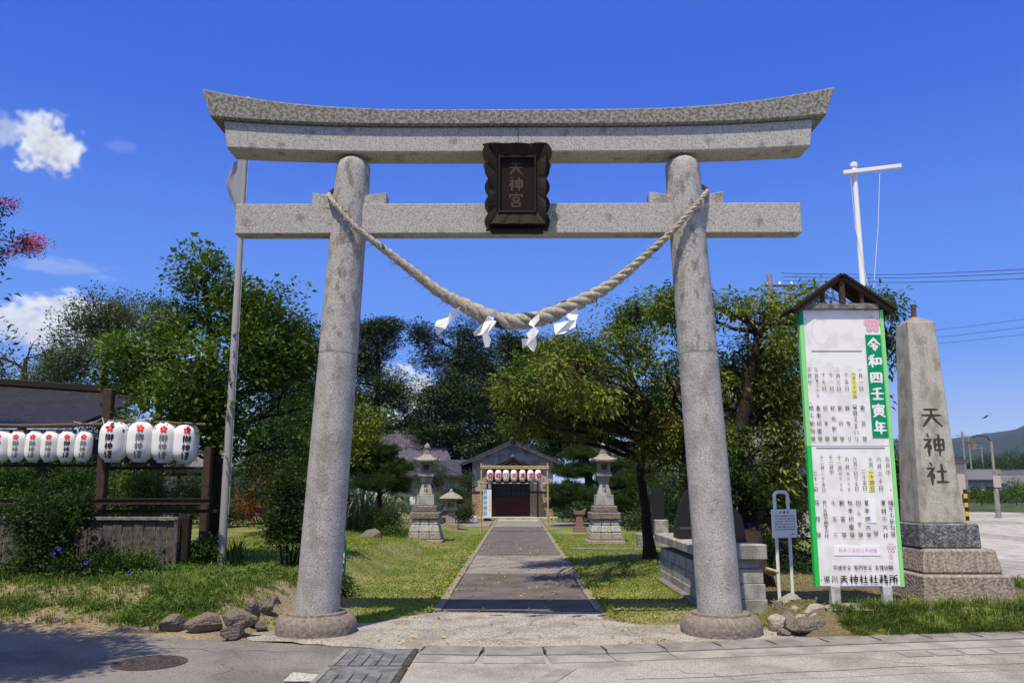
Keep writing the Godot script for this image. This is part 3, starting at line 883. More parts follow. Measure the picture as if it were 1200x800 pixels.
# ------------------------------------------------------------------ sky
const SUN := Vector3(-0.1556, 0.9153, 0.3707)     # towards the sun
func make_sky() -> ImageTexture:
	var w := 4096
	var h := 2048
	var f := FastNoiseLite.new()
	f.seed = 12
	f.frequency = 1.0
	f.fractal_octaves = 6
	# azimuth (degrees right of straight ahead), elevation, half width, half height, strength, drawn-out
	var puffs := [[-30.85, 20.31, 2.3, 2.0, 1.0, 1.0], [-31.59, 21.16, 2.0, 1.2, 0.8, 1.0], [-33.67, 20.82, 1.5, 1.3, 0.5, 1.0], [-29.35, 13.26, 3.6, 0.6, 0.22, 2.5], [-29.39, 10.96, 3.0, 1.0, 0.9, 1.6], [-31.12, 9.85, 5.0, 1.6, 0.9, 1.4], [-28.05, 8.98, 7.0, 1.6, 0.7, 1.5], [-7.61, 6.29, 3.4, 2.2, 0.95, 1.2], [-9.85, 7.54, 2.4, 1.0, 0.4, 1.4], [-8.02, 4.08, 6.0, 2.0, 0.75, 1.4], [-27.08, 20.98, 1.0, 0.4, 0.08, 1.6],
		[-70.0, 12.0, 14.0, 3.5, 0.8, 1.4], [-120.0, 20.0, 10.0, 5.0, 0.8, 1.2], [150.0, 15.0, 16.0, 4.0, 0.8, 1.4], [90.0, 9.0, 14.0, 2.5, 0.7, 1.6]]
	# clear air first, on a coarse grid
	var im := Image.create(w / 4, h / 4, false, Image.FORMAT_RGBF)
	var zen := Color(0.055, 0.13, 0.46)
	var mid := Color(0.042, 0.132, 0.66)
	var low := Color(0.135, 0.32, 0.88)
	var hor := Color(0.5, 0.64, 0.88)
	for y in h / 4:
		var el := 90.0 - 180.0 * (y + 0.5) / (h / 4)
		var c := hor
		if el > 0.0:
			c = hor.lerp(low, smoothstep(0.0, 10.0, el)).lerp(mid, smoothstep(6.0, 29.0, el)).lerp(zen, smoothstep(26.0, 80.0, el))
		var ce := cos(deg_to_rad(el))
		var se := sin(deg_to_rad(el))
		for x in w / 4:
			var az := 360.0 * (x + 0.5) / (w / 4)
			var o := c
			# the pale aureole round the sun, high behind the viewer
			if el > 5.0:
				var to_sun := ce * sin(deg_to_rad(az)) * SUN.x + se * SUN.y - ce * cos(deg_to_rad(az)) * SUN.z
				if to_sun > 0.3: o = o.lerp(Color(0.72, 0.8, 0.93), 0.75 * pow((to_sun - 0.3) / 0.7, 2.2))
			im.set_pixel(x, y, o)
	im.resize(w, h, Image.INTERPOLATE_BILINEAR)
	# then each cloud in its own patch
	for p in puffs:
		for y in range(int((90.0 - p[1] - p[3] * 1.8) / 180.0 * h), int((90.0 - p[1] + p[3] * 1.8) / 180.0 * h)):
			var el := 90.0 - 180.0 * (y + 0.5) / h
			if el < 0.3: continue
			for xi in range(int((p[0] - p[2] * 1.8) / 360.0 * w), int((p[0] + p[2] * 1.8) / 360.0 * w)):
				var az := 360.0 * (xi + 0.5) / w
				var dx: float = (az - p[0]) / p[2]
				var dy: float = (el - p[1]) / p[3]
				var s: float = p[5]
				var n := f.get_noise_2d(az * 0.42 / s + p[1] * 7.0, el * 0.42 * s) + 0.5 * f.get_noise_2d(az * 1.7 / s, el * 1.7 * s)
				var k: float = smoothstep(0.08, 0.6, 1.0 - sqrt(dx * dx + dy * dy) + n * 0.62) * p[4]
				if k <= 0.0: continue
				var light := 0.84 + 0.16 * clampf(dy * 0.8 + n * 1.5, -1.0, 1.0)
				var x := posmod(xi, w)
				im.set_pixel(x, y, im.get_pixel(x, y).lerp(Color(0.82, 0.86, 0.94) * light, k))
	return ImageTexture.create_from_image(im)

# ------------------------------------------------------------------ foliage
var sprays := {}

func leaf_into(b: MB, at: Vector3, dir: Vector3, up: Vector3, l: float, w: float, fold: float) -> void:
	var side := dir.cross(up).normalized()
	var nrm := side.cross(dir).normalized()
	var m := at + dir * l * 0.45
	var tip := at + dir * l - nrm * l * 0.12
	b.tri(at, m + side * w * 0.5 + nrm * fold * w, tip)
	b.tri(at, tip, m - side * w * 0.5 + nrm * fold * w)

func make_spray(kind: String, seed_: int) -> ArrayMesh:
	var r := RandomNumberGenerator.new()
	r.seed = seed_
	var b := MB.new()
	var d := {"broad": [20, 0.36, 0.22, 0.5], "big": [12, 0.46, 0.3, 0.5], "fine": [36, 0.24, 0.15, 0.5], "droop": [20, 0.44, 0.17, -0.5], "fir": [44, 0.34, 0.13, 0.2], "needle": [46, 0.55, 0.035, 0.9]}[kind] as Array
	for i in d[0]:
		var p := Vector3(r.randf_range(-1, 1), r.randf_range(-0.75, 0.75), r.randf_range(-1, 1))
		if p.length() > 1.0: p = p.normalized() * r.randf_range(0.5, 1.0)
		var dir := (p.normalized() * 0.7 + Vector3(r.randf_range(-0.7, 0.7), r.randf_range(-0.4, 0.4) + d[3] * 0.6, r.randf_range(-0.7, 0.7))).normalized()
		var up := Vector3(r.randf_range(-0.6, 0.6), 1, r.randf_range(-0.6, 0.6)).normalized()
		if kind == "fir": p.y *= 0.4; dir.y *= 0.3; dir = dir.normalized()
		var s := r.randf_range(0.7, 1.25)
		var v := r.randf_range(0.72, 1.2)
		b.color(Color(v, v, v))
		if kind == "needle":
			p *= 0.3
			dir = (Vector3(r.randf_range(-1, 1), r.randf_range(-0.15, 1.0), r.randf_range(-1, 1))).normalized()
		leaf_into(b, p, dir, up, d[1] * s, d[2] * s, r.randf_range(0.0, 0.25))
	return b.done()

func spray(kind: String, k: int) -> ArrayMesh:
	var key := "%s%d" % [kind, k]
	if not sprays.has(key): sprays[key] = make_spray(kind, 100 + k * 7 + kind.length())
	return sprays[key]

# lobes: [centre, half width, half height]; fills parent with crown parts
func crown(parent: Node3D, lobes: Array, kind: String, size: float, cover: float, cols: Array, seed_: int, gap := 0.0, deep := 1.0, m: Material = null) -> void:
	var r := RandomNumberGenerator.new()
	r.seed = seed_
	var f := FastNoiseLite.new()
	f.seed = seed_
	f.frequency = 0.55 / maxf(size * 4.0, 0.4)
	f.fractal_octaves = 3
	var where := [[], []]
	var tint := [[], []]
	for l in lobes:
		var c: Vector3 = l[0] - parent.position
		var rx: float = l[1]
		var ry: float = l[2]
		var rz := rx * deep
		var n := int(cover * 7.2 * (rx * ry + rx * rz * 0.6) / (size * size))
		for i in n:
			var d := Vector3(r.randfn(), r.randfn(), r.randfn()).normalized()
			var rad := pow(r.randf(), 0.38)
			rad *= 0.96 + 0.75 * f.get_noise_3dv(d * 2.4 * maxf(rx, 0.3) + c) + (0.22 if r.randf() < 0.12 else 0.0)
			var p := c + Vector3(d.x * rx, d.y * ry, d.z * rz) * rad
			if f.get_noise_3dv(p) < gap - 0.2: continue
			var s := size * r.randf_range(0.5, 1.4)
			var basis := Basis.from_euler(Vector3(r.randf_range(-0.5, 0.5), r.randf() * TAU, r.randf_range(-0.5, 0.5)))
			var k := i % 2
			where[k].append(Transform3D(basis.scaled(Vector3.ONE * s), p))
			var g := clampf(0.5 + 0.9 * f.get_noise_3dv(p * 0.7 + Vector3(50, 0, 0)) + r.randf_range(-0.3, 0.3), 0.0, 1.0)
			var col: Color = cols[0].lerp(cols[1], g)
			if cols.size() > 2 and r.randf() < 0.05: col = cols[2 + r.randi() % (cols.size() - 2)]
			tint[k].append(col * r.randf_range(0.85, 1.15))
	for k in 2:
		if where[k].size():
			scatter("crown", spray(kind, k), m if m else M.leaf, where[k], tint[k], parent).set_meta("kind", "stuff")

func limb_points(a: Vector3, c: Vector3, sag: float, r: RandomNumberGenerator, n := 7) -> Array:
	var out := []
	var off := Vector3(r.randf_range(-1, 1), r.randf_range(-0.3, 0.6), r.randf_range(-1, 1)) * a.distance_to(c) * 0.12
	for i in n + 1:
		var t := float(i) / n
		var p := a.lerp(c, t) + off * sin(PI * t) + Vector3(0, sag * sin(PI * t), 0)
		out.append(p + Vector3(r.randf_range(-1, 1), r.randf_range(-1, 1), r.randf_range(-1, 1)) * 0.02 * a.distance_to(c) * (1.0 if i > 0 and i < n else 0.0))
	return out

# a trunk that runs through the given points, and limbs from it to each lobe
func wood(parent: Node3D, spine: Array, r0: float, lobes: Array, seed_: int, m: Material, twigs := 4) -> void:
	var r := RandomNumberGenerator.new()
	r.seed = seed_
	var b := MB.new()
	var pts := []
	var rad := []
	var total := spine.size() - 1
	for i in total:
		for k in 5:
			var t := (i + k / 5.0) / total
			var p: Vector3 = spine[i].lerp(spine[i + 1], k / 5.0) - parent.position
			if t > 0.0: p += Vector3(r.randf_range(-1, 1), 0, r.randf_range(-1, 1)) * r0 * 0.16
			pts.append(p)
			rad.append(r0 * (1.0 - 0.72 * t) * (1.0 + 0.55 * pow(1.0 - minf(1.0, t * 7.0), 2.0)))
	pts.append(spine[-1] - parent.position)
	rad.append(r0 * 0.25)
	b.tube(pts, rad, 10)
	part("trunk", b, m, parent)
	b = MB.new()
	for l in lobes:
		var c: Vector3 = l[0] - parent.position
		var best := 0
		var cost := 1e9
		for i in range(2, pts.size()):
			var q: Vector3 = pts[i]
			var dd := q.distance_to(c) + maxf(0.0, q.y - c.y + 0.3) * 1.5
			if dd < cost:
				cost = dd
				best = i
		var lp := limb_points(pts[best], c, 0.05, r)
		var lr := []
		var base: float = minf(rad[best] * 0.7, 0.02 + 0.035 * pts[best].distance_to(c))
		for i in lp.size(): lr.append(maxf(0.008, base * (1.0 - 0.75 * i / (lp.size() - 1.0))))
		b.tube(lp, lr, 6, false)
		for k in twigs:
			var d := Vector3(r.randfn(), r.randfn() + 0.3, r.randfn()).normalized()
			var tp: Array = limb_points(lp[2 + r.randi() % 5], c + Vector3(d.x * l[1], d.y * l[2], d.z * l[1]) * 0.9, 0.03, r, 4)
			b.tube(tp, [base * 0.4, base * 0.33, base * 0.26, base * 0.2, 0.005], 5, false)
	if lobes.size(): part("branches", b, m, parent)

func tree(called: String, label: String, group: String, spine: Array, r0: float, lobes: Array, kind: String, size: float, cover: float, cols: Array, seed_: int, gap := 0.0, bark: Material = null, leaf: Material = null, twigs := 4, deep := 1.0) -> Node3D:
	var t := thing(called, label, "tree", spine[0], 0.0, group)
	wood(t, spine, r0, lobes, seed_, bark if bark else M.trunk, twigs)
	crown(t, lobes, kind, size, cover, cols, seed_, gap, deep, leaf)
	return t

func bush(called: String, label: String, category: String, group: String, at: Vector3, lobes: Array, kind: String, size: float, cover: float, cols: Array, seed_: int, gap := 0.0, leaf: Material = null) -> Node3D:
	var t := thing(called, label, category, at, 0.0, group)
	var r := RandomNumberGenerator.new()
	r.seed = seed_
	var b := MB.new()
	for l in lobes:
		for k in 3:
			var d := Vector3(r.randfn(), absf(r.randfn()) * 0.5, r.randfn()).normalized()
			var lp := limb_points(Vector3(r.randf_range(-0.1, 0.1), 0, r.randf_range(-0.1, 0.1)), l[0] - at + Vector3(d.x * l[1], d.y * l[2], d.z * l[1]) * 0.7, 0.05, r, 4)
			b.tube(lp, [0.016, 0.013, 0.01, 0.008, 0.005], 5, false)
	part("stems", b, M.trunk, t)
	var f := lobes
	crown(t, f, kind, size, cover, cols, seed_, gap, 0.8, leaf)
	return t

func blade_tuft(n: int, h: float, lean: float, w: float, seed_: int) -> ArrayMesh:
	var r := RandomNumberGenerator.new()
	r.seed = seed_
	var b := MB.new()
	for i in n:
		var a := r.randf() * TAU
		var d := Vector3(cos(a), 0, sin(a))
		var s := Vector3(-d.z, 0, d.x) * w * r.randf_range(0.7, 1.2)
		var o := d * r.randf() * h * 0.25
		var hh := h * r.randf_range(0.55, 1.15)
		var l := lean * r.randf_range(0.2, 1.1)
		var m := o + d * hh * l * 0.3 + Vector3(0, hh * 0.6, 0)
		var t := o + d * hh * l + Vector3(0, hh * (1.0 - 0.4 * l), 0)
		var v := r.randf_range(0.7, 1.25)
		b.color(Color(v, v, v * 0.9))
		b.tri(o - s * 0.5, o + s * 0.5, m + s * 0.4)
		b.tri(o - s * 0.5, m + s * 0.4, m - s * 0.4)
		b.tri(m - s * 0.4, m + s * 0.4, t)
	return b.done()

func build_grass() -> void:
	var r := RandomNumberGenerator.new()
	r.seed = 21
	var short_ := blade_tuft(9, 1.0, 0.6, 0.14, 3)
	var tall := blade_tuft(11, 1.0, 0.9, 0.05, 4)
	var weed := spray("broad", 5)
	var w := [[], [], []]
	var c := [[], [], []]
	# mown lawn
	for i in 82000:
		var z := -10.0 - pow(r.randf(), 1.7) * 19.0
		var x := r.randf_range(-7.5, 7.0)
		if absf(x) < 1.13 or edge_z(x) - z < 0.25: continue
		if z > -11.4 and Geometry2D.is_point_in_polygon(Vector2(x, z), apron): continue
		var b := bare(x, z)
		if r.randf() < b * 0.92: continue
		var h := r.randf_range(0.022, 0.042) * (1.0 + 0.8 * smoothstep(1.35, 1.12, absf(x)) + 0.6 * smoothstep(-3.0, -4.0, x))
		w[0].append(Transform3D(Basis(Vector3.UP, r.randf() * TAU).scaled(Vector3(h * 1.3, h, h * 1.3)), Vector3(x, ground_h(x, z), z)))
		c[0].append(Color(0.22, 0.31, 0.05).lerp(Color(0.4, 0.42, 0.12), clampf(r.randf() * 0.5 + 0.6 * noise.get_noise_2d(x * 0.9, z * 0.9) + b * 0.5, 0, 1)))
	# rough grass on both banks beside the road
	for i in 15000:
		var left := r.randf() < 0.55
		var x := r.randf_range(-9.5, -3.1) if left else r.randf_range(3.55, 8.6)
		var back := r.randf_range(0.12, 3.6) if left else r.randf_range(0.03, 1.0)
		if not left and x > 7.3: back = r.randf_range(0.03, 3.6)
		var z := edge_z(x) - back
		if left and r.randf() < bare(x, z) * 0.97: continue
		if not left and back > 0.5 and x < 6.9: continue
		if not left and r.randf() < 0.25 + 0.5 * smoothstep(-0.1, 0.3, noise.get_noise_2d(x * 2.0, z * 3.0)): continue
		if not left and x < 4.0 and r.randf() < 0.3: continue
		var h := r.randf_range(0.07, 0.19) * (1.0 if left else 0.95)
		w[1].append(Transform3D(Basis(Vector3.UP, r.randf() * TAU).scaled(Vector3(h * 1.1, h, h * 1.1)), Vector3(x, ground_h(x, z) - 0.01, z)))
		c[1].append(Color(0.1, 0.185, 0.03).lerp(Color(0.34, 0.34, 0.11), r.randf() * r.randf() + (0.15 if r.randf() < 0.15 else 0.0)))
	# broad leaved weeds on the left bank
	for i in 2600:
		var x := r.randf_range(-9.5, -3.4)
		var z := edge_z(x) - r.randf_range(0.3, 3.4)
		if noise.get_noise_2d(x * 1.7 + 9.0, z * 1.7) < -0.05 or r.randf() < bare(x, z) * 0.95: continue
		var s := r.randf_range(0.06, 0.15)
		w[2].append(Transform3D(Basis(Vector3.UP, r.randf() * TAU).scaled(Vector3(s, s, s)), Vector3(x, ground_h(x, z) + s * 0.45, z)))
		c[2].append(Color(0.06, 0.13, 0.022).lerp(Color(0.14, 0.22, 0.05), r.randf()))
	for k in 3:
		var o := scatter(["lawn_grass", "bank_grass", "bank_weeds"][k], [short_, tall, weed][k], M.blade, w[k], c[k])
		o.set_meta("kind", "stuff")
		tag(o, ["short mown grass on the lawns beside the path", "long rough grass on the banks along the road", "low broad leaved weeds on the left bank"][k], ["grass", "grass", "weeds"][k])
	# fallen leaves
	var lm := MB.new()
	lm.color(Color.WHITE)
	leaf_into(lm, Vector3(-0.5, 0, 0), Vector3.RIGHT, Vector3.UP, 1.0, 0.55, 0.2)
	var lw := []
	var lc := []
	for i in 1500:
		var z := -8.9 - pow(r.randf(), 1.4) * 16.0
		var x := r.randf_range(-2.2, 3.0)
		if r.randf() < 0.45: x = (1.0 + r.randf() * 0.5) * (1.0 if r.randf() < 0.6 else -1.0)
		if z > -11.0 and r.randf() < 0.72: continue
		var s := r.randf_range(0.035, 0.075)
		lw.append(Transform3D(Basis.from_euler(Vector3(r.randf_range(-0.3, 0.3), r.randf() * TAU, r.randf_range(-0.3, 0.3))).scaled(Vector3.ONE * s), Vector3(x, maxf(ground_h(x, z), 0.012) + 0.012, z)))
		lc.append([Color(0.5, 0.22, 0.04), Color(0.55, 0.36, 0.08), Color(0.3, 0.14, 0.05), Color(0.42, 0.38, 0.14)][r.randi() % 4])
	var fl := scatter("fallen_leaves", lm.done(), M.litter, lw, lc)
	fl.set_meta("kind", "stuff")
	tag(fl, "scattered orange and brown fallen leaves on the path and apron", "fallen leaves")

func build_trees() -> void:
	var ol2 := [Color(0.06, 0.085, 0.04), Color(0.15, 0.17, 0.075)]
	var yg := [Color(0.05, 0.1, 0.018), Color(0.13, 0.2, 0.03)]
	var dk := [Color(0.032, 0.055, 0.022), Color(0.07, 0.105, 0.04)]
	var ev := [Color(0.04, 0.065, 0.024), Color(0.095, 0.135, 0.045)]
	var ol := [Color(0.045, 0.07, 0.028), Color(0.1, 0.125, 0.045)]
	# ginkgo-like tree behind the lantern racks
	tree("leafy_tree", "bright green leafy tree rising behind the tall left flagpole", "", [Vector3(-5.61, 0.3, -15.67), Vector3(-5.286, 1.762, -14.6), Vector3(-5.475, 3.126, -14.8), Vector3(-5.717, 4.573, -15), Vector3(-5.892, 5.55, -15)], 0.13,
		[[Vector3(-6.046, 5.468, -15), 0.32, 0.48], [Vector3(-5.702, 5.583, -15), 0.32, 0.38], [Vector3(-4.848, 4.604, -15), 0.57, 0.57], [Vector3(-5.143, 5.058, -15), 0.38, 0.32], [Vector3(-6.227, 4.381, -15), 0.63, 0.72], [Vector3(-6.968, 3.745, -15), 0.62, 0.59], [Vector3(-7.336, 4.015, -15), 0.34, 0.28], [Vector3(-5.326, 3.702, -14.5), 1.06, 0.85], [Vector3(-4.466, 3.932, -15), 0.56, 0.72], [Vector3(-5.908, 2.947, -14.2), 0.82, 0.64], [Vector3(-5.044, 2.795, -14.5), 0.99, 0.66], [Vector3(-4.376, 3.068, -15), 0.56, 0.74], [Vector3(-4.119, 3.669, -15.4), 0.29, 0.48], [Vector3(-5.631, 2.518, -13.7), 0.37, 0.23], [Vector3(-5.417, 4.531, -14.4), 0.61, 0.61], [Vector3(-4.381, 4.765, -15), 0.41, 0.54], [Vector3(-4.156, 3.882, -15.2), 0.38, 0.63], [Vector3(-4.069, 3.009, -15.2), 0.38, 0.63], [Vector3(-4.503, 3.333, -14.6), 0.61, 0.54], [Vector3(-4.076, 2.297, -15), 0.40, 0.40]],
		"broad", 0.24, 2.6, [Color(0.05, 0.1, 0.018), Color(0.165, 0.235, 0.04)], 5, 0.07, null, null, 4)
	# tall trees on the left horizon
	tree("spreading_tree", "tall grey green tree with layered crown above the dark roof, middle one", "tall trees behind the left roof", [Vector3(-56.67, 0, -114.49), Vector3(-20.169, 5.314, -40), Vector3(-20.248, 8.678, -40)], 0.35,
		[[Vector3(-20.245, 10.138, -40), 1.85, 0.84], [Vector3(-21.333, 9.022, -40), 1.85, 0.84], [Vector3(-19.246, 9.319, -40), 1.26, 0.92], [Vector3(-19.494, 8.003, -39), 1.79, 0.98], [Vector3(-21.087, 7.467, -39), 1.63, 0.73], [Vector3(-19.77, 6.44, -39), 2.02, 0.89], [Vector3(-18.204, 6.772, -40), 1.25, 1.00]], "fine", 0.5, 1.7, ol2, 6, 0.1)
	tree("spreading_tree", "tall grey green tree at the far left edge, sky showing through it", "tall trees behind the left roof", [Vector3(-67.73, 0, -114.41), Vector3(-25.327, 5.502, -42), Vector3(-25.379, 8.144, -42)], 0.35,
		[[Vector3(-25.107, 8.948, -42), 1.23, 0.70], [Vector3(-25.765, 7.611, -42), 1.75, 0.79], [Vector3(-23.311, 7.121, -41), 1.45, 0.77], [Vector3(-27.368, 8.146, -42), 1.14, 0.88], [Vector3(-24.589, 6.177, -41), 2.55, 0.76], [Vector3(-24.296, 8.366, -42), 1.05, 0.53]], "fine", 0.5, 1.3, ol2, 7, 0.12)
	tree("spreading_tree", "narrow olive tree top between layered tree and bright leafy tree", "tall trees behind the left roof", [Vector3(-49.11, 0, -114.54), Vector3(-19.249, 6.14, -44), Vector3(-19.479, 9.853, -44)], 0.3,
		[[Vector3(-19.484, 11.178, -44), 1.02, 0.60], [Vector3(-19.951, 9.948, -44), 1.29, 0.92], [Vector3(-19.149, 9.148, -44), 1.38, 1.10], [Vector3(-19.352, 7.519, -44), 1.55, 1.37]], "fine", 0.5, 2.0, ol, 8, 0.06)
	tree("roadside_tree", "dark branch tips poking in at the left edge below the clouds", "", [Vector3(-14.73, 0.1, -21.91), Vector3(-13.574, 3.045, -20), Vector3(-13.559, 4.718, -20)], 0.14,
		[[Vector3(-13.051, 5.464, -20), 0.34, 0.42], [Vector3(-13.107, 4.823, -20), 0.42, 0.46], [Vector3(-13.714, 5.144, -20), 0.84, 1.05]], "broad", 0.3, 1.6, dk, 9, 0.0)
	tree("spreading_tree", "dark tree mass seen between bright leafy tree and left gate pillar", "tall trees behind the left roof", [Vector3(-17.43, 0, -66.94), Vector3(-12.705, 5.059, -48), Vector3(-12.829, 10.08, -48)], 0.3,
		[[Vector3(-12.852, 10.592, -48), 1.11, 1.01], [Vector3(-13.387, 9.062, -48), 1.30, 1.30], [Vector3(-12.059, 8.554, -48), 1.10, 1.80], [Vector3(-12.749, 6.443, -47), 1.75, 1.94], [Vector3(-11.47, 4.986, -47), 1.45, 1.93], [Vector3(-13.671, 6.341, -46), 1.62, 1.90], [Vector3(-10.092, 6.339, -46), 1.43, 1.90]], "fine", 0.55, 2.4, dk, 10, 0.0)
	# dark evergreens behind the office
	tree("evergreen_tree", "dark upright evergreen just right of the left gate pillar", "tall evergreens behind the office", [Vector3(-12.79, 0, -76.53), Vector3(-10.528, 6.065, -62), Vector3(-10.674, 13.538, -62)], 0.4,
		[[Vector3(-11.516, 13.34, -62), 1.04, 0.91], [Vector3(-10.087, 13.537, -62), 1.30, 0.91], [Vector3(-11.776, 11.232, -62), 1.55, 1.81], [Vector3(-9.775, 11.557, -62), 1.17, 1.81], [Vector3(-10.565, 8.834, -61), 2.02, 1.90], [Vector3(-9.147, 7.881, -61), 1.14, 1.51], [Vector3(-12.118, 7.883, -61), 1.64, 2.27], [Vector3(-10.475, 5.68, -61), 2.38, 1.63], [Vector3(-8.533, 3.197, -61), 1.62, 1.62], [Vector3(-8.095, 5.992, -61), 1.51, 1.63], [Vector3(-13.112, 9.154, -61), 1.65, 2.53]], "fir", 0.62, 2.7, ev, 11, 0.05, null, M.leaf_dark)
	tree("evergreen_tree", "tallest dark evergreen in front of sky below the rope's left half", "tall evergreens behind the office", [Vector3(-5.59, 0, -76.58), Vector3(-4.441, 5.918, -60), Vector3(-4.396, 12.824, -60)], 0.45,
		[[Vector3(-7.103, 12.7, -60), 0.75, 0.88], [Vector3(-6.317, 10.915, -60), 1.25, 1.38], [Vector3(-3.889, 12.504, -60), 1.76, 1.13], [Vector3(-4.809, 10.597, -60), 2.00, 1.63], [Vector3(-2.741, 10.279, -60), 1.62, 1.62], [Vector3(-5.309, 7.978, -59), 2.32, 1.83], [Vector3(-2.86, 7.365, -59), 2.32, 1.83], [Vector3(-5.755, 5.242, -59), 1.82, 1.45], [Vector3(-3.567, 4.639, -59), 2.66, 1.57], [Vector3(-5.541, 3.144, -59), 1.81, 1.32]], "fir", 0.62, 2.8, ev, 12, 0.04, null, M.leaf_dark)
	tree("evergreen_tree", "dark evergreen standing behind the office roof ridge", "tall evergreens behind the office", [Vector3(0.38, 0, -76.62), Vector3(0.321, 6.059, -62), Vector3(0.334, 12.202, -62)], 0.4,
		[[Vector3(-0.573, 12.203, -62), 1.56, 1.04], [Vector3(0.981, 11.742, -62), 1.68, 1.17], [Vector3(-0.701, 9.916, -62), 2.06, 1.55], [Vector3(1.486, 9.265, -62), 1.93, 1.67], [Vector3(-0.122, 7.243, -61), 2.77, 1.76], [Vector3(2.072, 5.986, -61), 2.26, 1.76], [Vector3(-1.062, 5.052, -61), 2.25, 1.50], [Vector3(1.123, 4.121, -61), 2.50, 1.25]], "fir", 0.62, 2.7, ev, 13, 0.04, null, M.leaf_dark)
	tree("evergreen_tree", "dark evergreen behind the yellowing cherry, right of the rope", "tall evergreens behind the office", [Vector3(6.43, 0, -76.67), Vector3(5.375, 6.129, -63), Vector3(5.46, 11.368, -63)], 0.4,
		[[Vector3(3.167, 11.903, -63), 1.45, 1.05], [Vector3(5.46, 11.368, -63), 1.97, 1.58], [Vector3(3.987, 9.058, -63), 2.35, 1.96], [Vector3(6.281, 7.972, -62), 2.31, 2.18], [Vector3(4.644, 5.423, -62), 2.93, 1.91], [Vector3(8.504, 7.33, -62), 2.56, 2.30], [Vector3(9.69, 4.16, -62), 3.17, 2.54], [Vector3(12.152, 2.285, -62), 3.15, 2.27]], "fir", 0.62, 2.7, ev, 14, 0.02, null, M.leaf_dark)
	# yellow green trees left of the path
	tree("garden_maple", "yellow green bushy tree beside the left gate pillar, before the hall roof", "", [Vector3(-5.91, 0, -28.33), Vector3(-5.63, 1.628, -27), Vector3(-5.605, 3.268, -27)], 0.12,
		[[Vector3(-5.819, 3.823, -27), 0.95, 0.61], [Vector3(-4.875, 3.934, -27), 0.83, 0.39], [Vector3(-4.089, 3.766, -27), 0.56, 0.28], [Vector3(-6.15, 2.993, -27), 1.00, 0.83], [Vector3(-4.947, 2.966, -26.5), 0.87, 0.65], [Vector3(-5.729, 2.027, -26.5), 0.92, 0.70], [Vector3(-4.696, 2.15, -26), 0.79, 0.58]], "broad", 0.32, 3.0, [Color(0.06, 0.11, 0.015), Color(0.2, 0.24, 0.03)], 15, 0.0)
	tree("garden_pine", "trimmed dark pine beside the left stone lantern", "clipped garden pines", [Vector3(-4.94, 0, -29.36), Vector3(-4.269, 1.108, -26), Vector3(-4.381, 2.281, -26)], 0.1,
		[[Vector3(-4.179, 2.676, -26), 0.58, 0.24], [Vector3(-3.848, 2.202, -26), 0.64, 0.27], [Vector3(-4.334, 1.754, -25.5), 0.67, 0.31], [Vector3(-3.623, 1.679, -26), 0.42, 0.21], [Vector3(-4.833, 2.281, -26), 0.64, 0.32]], "needle", 0.26, 3.4, [Color(0.04, 0.075, 0.02), Color(0.09, 0.14, 0.03)], 16, -0.1, null, null, 3)
	tree("garden_pine", "broad clipped pine in tiers behind the right stone lantern", "clipped garden pines", [Vector3(4.32, 0, -46.08), Vector3(3.495, 1.099, -36), Vector3(3.415, 2.723, -36), Vector3(3.057, 3.27, -36)], 0.16,
		[[Vector3(2.832, 2.978, -36), 0.88, 0.33], [Vector3(2.382, 2.287, -36), 0.95, 0.33], [Vector3(3.852, 2.541, -36), 1.03, 0.37], [Vector3(2.086, 1.46, -35.5), 0.94, 0.36], [Vector3(2.941, 1.287, -35), 0.85, 0.28], [Vector3(4.432, 1.814, -35.5), 1.08, 0.36], [Vector3(4.778, 1.113, -35), 0.85, 0.35], [Vector3(1.745, 0.92, -36), 0.51, 0.22]], "needle", 0.34, 3.6, [Color(0.035, 0.065, 0.02), Color(0.075, 0.12, 0.03)], 17, -0.1, null, null, 3)
	# cherries on the right
	var ch := [Color(0.075, 0.13, 0.024), Color(0.28, 0.32, 0.06), Color(0.34, 0.24, 0.04), Color(0.32, 0.32, 0.06)]
